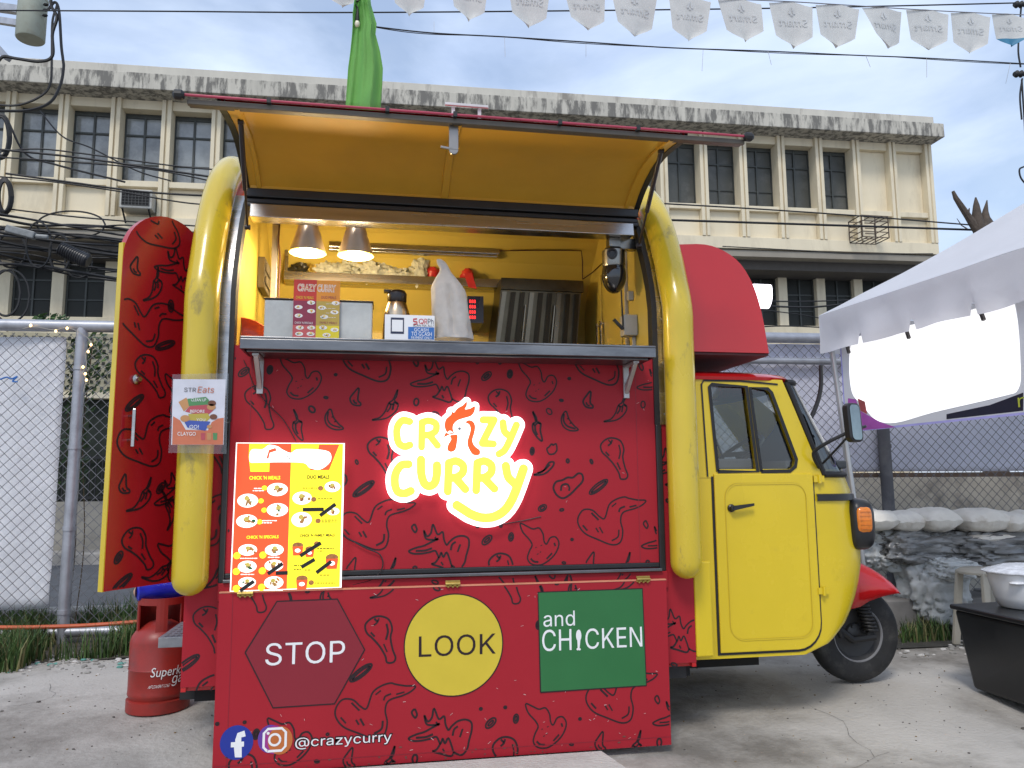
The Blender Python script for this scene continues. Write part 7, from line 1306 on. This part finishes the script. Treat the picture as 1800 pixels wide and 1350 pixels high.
tag(b.build('splice_sleeve', BLKP, smooth=True, ang=40), 'ribbed black splice sleeve hanging in the cable bundle', 'splice sleeve')
for i, (q, r, lab) in enumerate([([(1150, 357), (1340, 368), (1515, 380), (1713, 396), (1900, 410)], .016, 'upper cable along the right window sills of the office block'), ([(1150, 386), (1400, 394), (1706, 404), (1900, 411)], .024, 'thick cable along the right spandrels of the office block'),
    ([(1300, 528), (1400, 530), (1500, 527), (1600, 520)], .014, 'top cable over the lower right windows'), ([(1300, 536), (1420, 540), (1500, 533), (1600, 530)], .02, 'thick cable over the lower right windows'), ([(1300, 541), (1400, 552), (1480, 566), (1600, 580)], .011, 'thin slanting cable over the lower right windows'), ([(1300, 577), (1380, 573), (1500, 577), (1600, 570)], .014, 'cable at the foot of the lower right windows'), ([(1270, 433), (1400, 440), (1500, 446), (1640, 446)], .011, 'thin cable along the base of the overhang at the right')]):
    wire([(x, y, 14+.15*i) for x, y in q], r, lab)
# string with ties and the light bulb by the green cloth
STR = [(628, 42, 5.0), (660, 47, 5.02), (760, 58, 5.05), (890, 65, 5.1), (1030, 74, 5.15), (1180, 84, 5.2), (1350, 90, 5.25), (1500, 97, 5.3), (1625, 102, 5.32), (1800, 112, 5.38), (1900, 117, 5.4)]
b = MB(); qq = catmull([P(*a) for a in STR], 8); b.tube(qq, .0048, 6); b.tube([p+Vector((0, .01, .006*math.sin(i*.35))) for i, p in enumerate(qq)], .0030, 5)
TIE = mk('white_tie', (.5, .5, .5), .5)
for x, y, l, dx in [(763, 58, -20, 0), (887, 65, 35, 1), (1030, 74, 26, 0), (1236, 87, 38, -2), (1350, 90, 24, 6), (1522, 98, 20, 8), (1629, 102, 34, 0), (1776, 111, 36, -8)]: b.tube([P(x, y, 5.2), P(x+dx, y+l, 5.2)], .0016, 4, 1)
tag(b.build('string_cable', [CAB, TIE], smooth=True), 'black festoon cable with dangling cable ties from the green cloth to the right edge', 'cable')
c = P(628, 46, 4.98); e = empty('festoon_bulb', c, 'small white bulb on the festoon cable in front of the green cloth', 'bulb')
b = MB(); b.blob(c+Vector((0, 0, .016)), (.018, .018, .026), 0, 1, 0, 14, 10); b.build('bulb', mk('milky_bulb', (.75, .72, .55), .2), e, smooth=True)
b = MB(); b.lathe([(.012, .03), (.014, .05), (.010, .10), (.004, .14)], c, n=10); b.tube(catmull([c+Vector((0, 0, .13)), c+Vector((-.02, 0, .17)), c+Vector((.01, 0, .2)), c+Vector((-.01, 0, .3))]), .006, 6); b.build('socket', BLK, e, smooth=True)
# green cloth strip
GY = 4.95; prof = [(-12, 624, 650), (8, 622, 652), (25, 620, 657), (42, 620, 662), (60, 619, 660), (90, 616, 668), (120, 612, 673), (150, 610, 672), (178, 608, 670), (205, 606, 667)]
rows = []
for j, (y, x0, x1) in enumerate(prof):
    row = []
    for i in range(37):
        s = i/36; x = x0+(x1-x0)*s; f = .05*math.sin(s*6.5+j*.10)*(.35+.65*j/9)+.03*abs(math.sin(s*11+j*.22))+.03*noise.noise((s*3, j*.3, 2)); row.append(P(x, y, GY+f))
    rows.append(row)
b = MB(); b.grid(rows); tag(b.build('green_cloth', cloth('lime_cloth', (.27, .60, .17), var=.08, scale=4, bump=.1, bscale=10, transl=.45), smooth=True, ang=80, solid=.002), 'lime green cloth strip hanging above the hatch from the festoon cable', 'cloth')
# pennants
FL = cloth('white_pennant', (.62, .62, .595), var=.08, scale=12, bump=.08, bscale=14, transl=.18); FLT = mk('faint_grey_print', (.52, .53, .53), .7); FLB = mk('blue_pennant_tip', (.04, .18, .30), .6)
flags = [(602, -22, 40, 8, 0), (720, -40, 52, 22, 0), (825, -40, 56, 31, 0), (930, -33, 62, 42, 0), (1027, -22, 60, 46, 6), (1115, -14, 66, 58, 0), (1213, -4, 60, 66, -3), (1300, 0, 62, 66, 8), (1390, 5, 62, 78, 3), (1472, 9, 62, 78, -3), (1550, 14, 56, 78, 8), (1630, 18, 60, 82, 0), (1706, 23, 56, 88, -4), (1772, 25, 46, 76, 4)]
ordn = ['first', 'second', 'third', 'fourth', 'fifth', 'sixth', 'seventh', 'eighth', 'ninth', 'tenth', 'eleventh', 'twelfth', 'thirteenth', 'fourteenth']
PYs = lambda x: 4.55+(x-600)*.00035
b = MB(); b.tube(catmull([P(x, y-2, PYs(x)) for x, y in [(520, -60), (602, -24), (720, -30), (930, -28), (1115, -12), (1213, -3), (1300, 1), (1390, 5), (1472, 10), (1550, 15), (1630, 20), (1706, 24), (1772, 27), (1900, 32)]]), .004, 5); tag(b.build('pennant_string', mk('grey_string', (.20, .20, .21), .7)), 'thin string carrying the white pennants across the top of the photo', 'string')
for i, (x, yt, w, yb, sk) in enumerate(flags):
    Yf = PYs(x); c = P(x, yt+1, Yf); k = (P(x+10, yt, Yf).x-c.x)/10; wd = w*k; h = (c.z-P(x, yb, Yf).z)*1.05
    e = empty('pennant', c, f'white pennant with faint mirrored lettering, {ordn[13-i]} from the right end of the string', 'pennant', 'pennants on the string')
    tw_ = rng.uniform(-.28, .28)*(1 if i not in (4, 10, 13) else 1.6); rows = []
    for j in range(13):
        t = j/12; wj = wd*1.22*(1-.26*t) if t < .77 else wd*1.22*(1-.26*.77)*max(.02, (1-(t-.77)/.23*.98)); row = []
        for q in range(11):
            s = q/10-.5; a = tw_*t; row.append(c+Vector((s*wj*math.cos(a)+sk*k*t*1.2, s*wj*math.sin(a)+.022*math.cos(s*3.0)*t+.008*math.sin(s*8+i)*t, -h*t+.012*math.cos(s*6.28+math.pi)*(1-t)*-1)))
        rows.append(row)
    b = MB(); b.grid(rows, 0); n_ = len(b.f)
    if i == 13: b.f = [(f, 1 if idx >= 90 else 0) for idx, (f, _) in enumerate(b.f)]
    b.build('cloth', [FL, FLB], e, smooth=True, ang=80)
    b = MB(); vs, fs = text_mesh('Smart'); mn, mx_ = vs.min(0), vs.max(0); q = []
    def surf(s, t): # s across -.5..+.5, t down
        fi, fj = (s+.5)*10, t*12; i0, j0 = min(9, max(0, int(fi))), min(11, int(fj)); a_, b_ = fi-i0, fj-j0
        return (rows[j0][i0]*(1-a_)+rows[j0][i0+1]*a_)*(1-b_)+(rows[j0+1][i0]*(1-a_)+rows[j0+1][i0+1]*a_)*b_+Vector((0, -.006, 0))
    for x_, y_ in vs:
        s = .36-(x_-mn[0])/(mx_[0]-mn[0])*.72; t = .52-(y_-mn[1])/(mx_[1]-mn[1])*.18; q.append(surf(s, t))
    b.add(q, fs, 0)
    b.build('faint_print', FLT, e); b = MB()
    for tri in ([(-.0, .10), (.09, .26), (.03, .27)], [(0, .10), (-.09, .26), (-.03, .27)], [(-.05, .30), (.05, .30), (0, .26)]): b.add([surf(*z) for z in tri], [(0, 1, 2)], 0)
    b.build('faint_print', FLT, e)
# insulator and wires at the right edge
b = MB()
for y in (8, 130): p = P(1796, y, 8.6); b.lathe([(.03, -.12), (.05, -.08), (.02, -.05), (.05, -.01), (.02, .02), (.04, .06), (.015, .1)], p, (1, 0, .1), n=12)
for q in ([(1795, 14), (1792, 50), (1790, 90), (1794, 118)], [(1797, 138), (1793, 170), (1796, 210)], [(1800, 293), (1792, 298), (1794, 312), (1803, 324)], [(1796, 140), (1803, 250), (1810, 400)]): b.tube(catmull([P(x, y, 8.6) for x, y in q]), .012, 5)
tag(b.build('drop_wire', CAB, smooth=True), 'black drop wire with insulators at the right edge of the sky', 'wire')
# broken tree
BARK = mk('dead_bark', (.085, .065, .05), .9, var=.35, scale=6, bump=.6, bscale=25); DY = 14.
e = empty('dead_tree', P(1735, 1000, DY), 'broken dead tree trunk sticking up behind the canopy tent', 'tree')
b = MB(); bt = P(1745, 800, DY); bt.z = .03; b.tube([bt, P(1737, 600, DY), P(1728, 430, DY), P(1722, 400, DY)], [.25, .21, .17, .13], 12)
for q, r in (([(1722, 405), (1717, 380), (1716, 360), (1715, 347)], [.13, .10, .06, .015]), ([(1727, 408), (1733, 385), (1732, 372), (1735, 352)], [.12, .09, .06, .01]), ([(1735, 410), (1740, 390), (1737, 378)], [.12, .07, .01]), ([(1722, 412), (1708, 392), (1700, 380), (1704, 366)], [.09, .07, .05, .01])): b.tube([P(x, y, DY) for x, y in q], r, 8)
b.build('trunk', BARK, e, smooth=True, ang=50)
b = MB(); b.tube([P(x, y, DY) for x, y in [(1716, 402), (1700, 378), (1688, 360), (1680, 348), (1675, 336)]], [.09, .07, .06, .05, .03], 8); b.tube([P(x, y, DY) for x, y in [(1700, 402), (1690, 396), (1682, 384)]], [.015, .012, .006], 5); b.build('branch', BARK, e, smooth=True)

# ------------------------------------------------------------------ ground details
s_ = [PZ(x, y, .03) for x, y in [(500, 1362), (780, 1333), (1053, 1311), (1086, 1345)]]
b = MB(); b.hexa([(-1.0, 2.75, -.0), (1.16, 2.75, -.0), (.995, 3.475, 0), (-.55, 3.475, 0), (-1.0, 2.75, .036), (1.16, 2.75, .036), (.995, 3.475, .05), (-.55, 3.475, .05)])
tag(b.build('concrete_slab', mk('pale_slab_concrete', (.50, .48, .45), .9, var=.1, scale=5, bump=.5, bscale=60, stain=(.36, .33, .30), stain_amt=.6, stain_scale=7), bevel=.006), 'pale flat slab on the ground in front of the truck flap', 'slab')
def grass(name, regions, n, hmin, hmax, mats, label, seed):
    rnd = random.Random(seed); b = MB()
    for _ in range(n):
        rg = rnd.choice(regions); x = rnd.uniform(rg[0], rg[1]); y = rnd.uniform(rg[2], rg[3]); cl_ = noise.noise((x*2.2, y*2.2, seed))
        if cl_ < -.15+.25*rnd.random(): continue
        h = rnd.uniform(hmin, hmax)*(.6+.8*max(0, cl_+.3)); a = rnd.uniform(0, 6.28); w = rnd.uniform(.003, .007); dx, dy = math.cos(a), math.sin(a); ln = rnd.uniform(.1, .7)*h; g = ground_z(y)-.005
        p0 = Vector((x, y, g)); s = Vector((-dy, dx, 0))*w; m1 = p0+Vector((dx*ln*.3, dy*ln*.3, h*.6)); m2 = p0+Vector((dx*ln, dy*ln, h))
        b.add([p0-s, p0+s, m1+s*.7, m1-s*.7, m2], [(0, 1, 2, 3), (3, 2, 4)], rnd.choice([0, 0, 1, 2]))
    return tag(b.build(name, mats), label, 'grass', kind='stuff')
GM = [mk('grass_green', (.055, .11, .022), .7, var=.3), mk('grass_dark', (.03, .065, .015), .7, var=.3), mk('grass_dry', (.16, .15, .06), .8, var=.3)]
grass('grass', [(-4.6, -1.25, 5.75, 6.5), (-4.6, -1.5, 5.95, 6.5), (-4.6, -.9, 6.5, 7.4), (-4.6, -2.2, 5.45, 6.0)], 26000, .05, .26, GM, 'green grass along the foot of the left fence', 3)
grass('grass', [(3.2, 5.2, 5.6, 6.2), (3.3, 4.3, 5.1, 5.7)], 5000, .05, .18, GM, 'grass growing under the fence right of the truck cab', 8)
mb = MB(); rnd = random.Random(4)
for _ in range(420):
    x = rnd.uniform(-2.3, -.7); y = rnd.gauss(5.75-.12*(x+2), .17)
    if y < 5.2: continue
    s = rnd.uniform(.004, .017); mb.blob((x, y, ground_z(y)+s*.3), (s*1.3, s, s*.6), .3, 2, rnd.random()*9, 7, 4, rnd.choice([0, 0, 0, 0, 1, 1, 1, 0, 2]))
for _ in range(160):
    x = rnd.uniform(3.0, 4.6); y = rnd.uniform(4.7, 5.6); s = rnd.uniform(.006, .02); mb.blob((x, y, ground_z(y)+s*.3), (s*1.3, s, s*.6), .3, 2, rnd.random()*9, 7, 4, rnd.choice([0, 1, 0]))
tag(mb.build('gravel', [mk('gravel_grey', (.26, .25, .23), .9, var=.3), mk('gravel_pale', (.50, .48, .45), .9), mk('scrap_green', (.10, .28, .24), .6)]), 'scattered gravel and scraps at the edge of the concrete', 'gravel', kind='stuff')
mb = MB(); mb.grid([[(x, y, .079+.02*noise.noise((x*2, y*2, 1))+(.004 if True else 0)) for x in np.linspace(-6, -.8+.0, 30)] for y in np.linspace(5.72, 7.4, 14)])
tag(mb.build('soil', mk('dark_soil', (.075, .065, .05), .95, var=.3, scale=6, bump=.6, bscale=30), smooth=True), kind='structure')
mb = MB(); mb.grid([[(x, y, .082+.02*noise.noise((x*2, y*2, 5))) for x in np.linspace(2.9, 8, 26)] for y in np.linspace(4.95, 7.0, 14)])
tag(mb.build('soil', mk('wet_dark_soil', (.045, .042, .035), .8, var=.4, scale=5, bump=.6, bscale=25), smooth=True), kind='structure')

# cracks and old marks in the concrete
mb = MB(); rk = random.Random(21)
def crack(x, y, ang, n, w):
    pts = [(x, y)]
    for _ in range(n):
        ang += rk.gauss(0, .35); x += .09*math.cos(ang); y += .09*math.sin(ang); pts.append((x, y))
    for i, (a, c) in enumerate(zip(pts, pts[1:])):
        d = Vector((c[0]-a[0], c[1]-a[1])).normalized(); nx, ny = -d.y*w*rk.uniform(.4, 1)/2, d.x*w*rk.uniform(.4, 1)/2
        mb.add([(a[0]-nx, a[1]-ny, ground_z(a[1])+.003), (a[0]+nx, a[1]+ny, ground_z(a[1])+.003), (c[0]+nx, c[1]+ny, ground_z(c[1])+.003), (c[0]-nx, c[1]-ny, ground_z(c[1])+.003)], [(3, 2, 1, 0)])
for a in [(2.2, 3.3, .9, 8, .0022), (-2.2, 4.6, .2, 10, .0022), (1.55, 3.1, .4, 9, .002)]: crack(*a)
tag(mb.build('ground_cracks', mk('crack_dirt', (.07, .065, .06), .95)), kind='structure')
mb = MB()
for _ in range(900):
    x, y = rk.uniform(-2.6, 3.6), rk.uniform(2.9, 5.6); s = rk.uniform(.0015, .005)*(1 if rk.random() < .93 else 2.2)
    mb.blob((x, y, ground_z(y)+s*.4), (s*1.3, s, s*.6), .3, 2, rk.random()*9, 5, 3, rk.choice([0, 0, 1, 2]))
tag(mb.build('grit', [mk('grit_dark', (.10, .09, .08), .9), mk('gravel_grey', (.26, .25, .23), .9), mk('grit_leaf', (.20, .13, .05), .9)]), 'fine grit and crumbs scattered over the concrete', 'grit', kind='stuff')
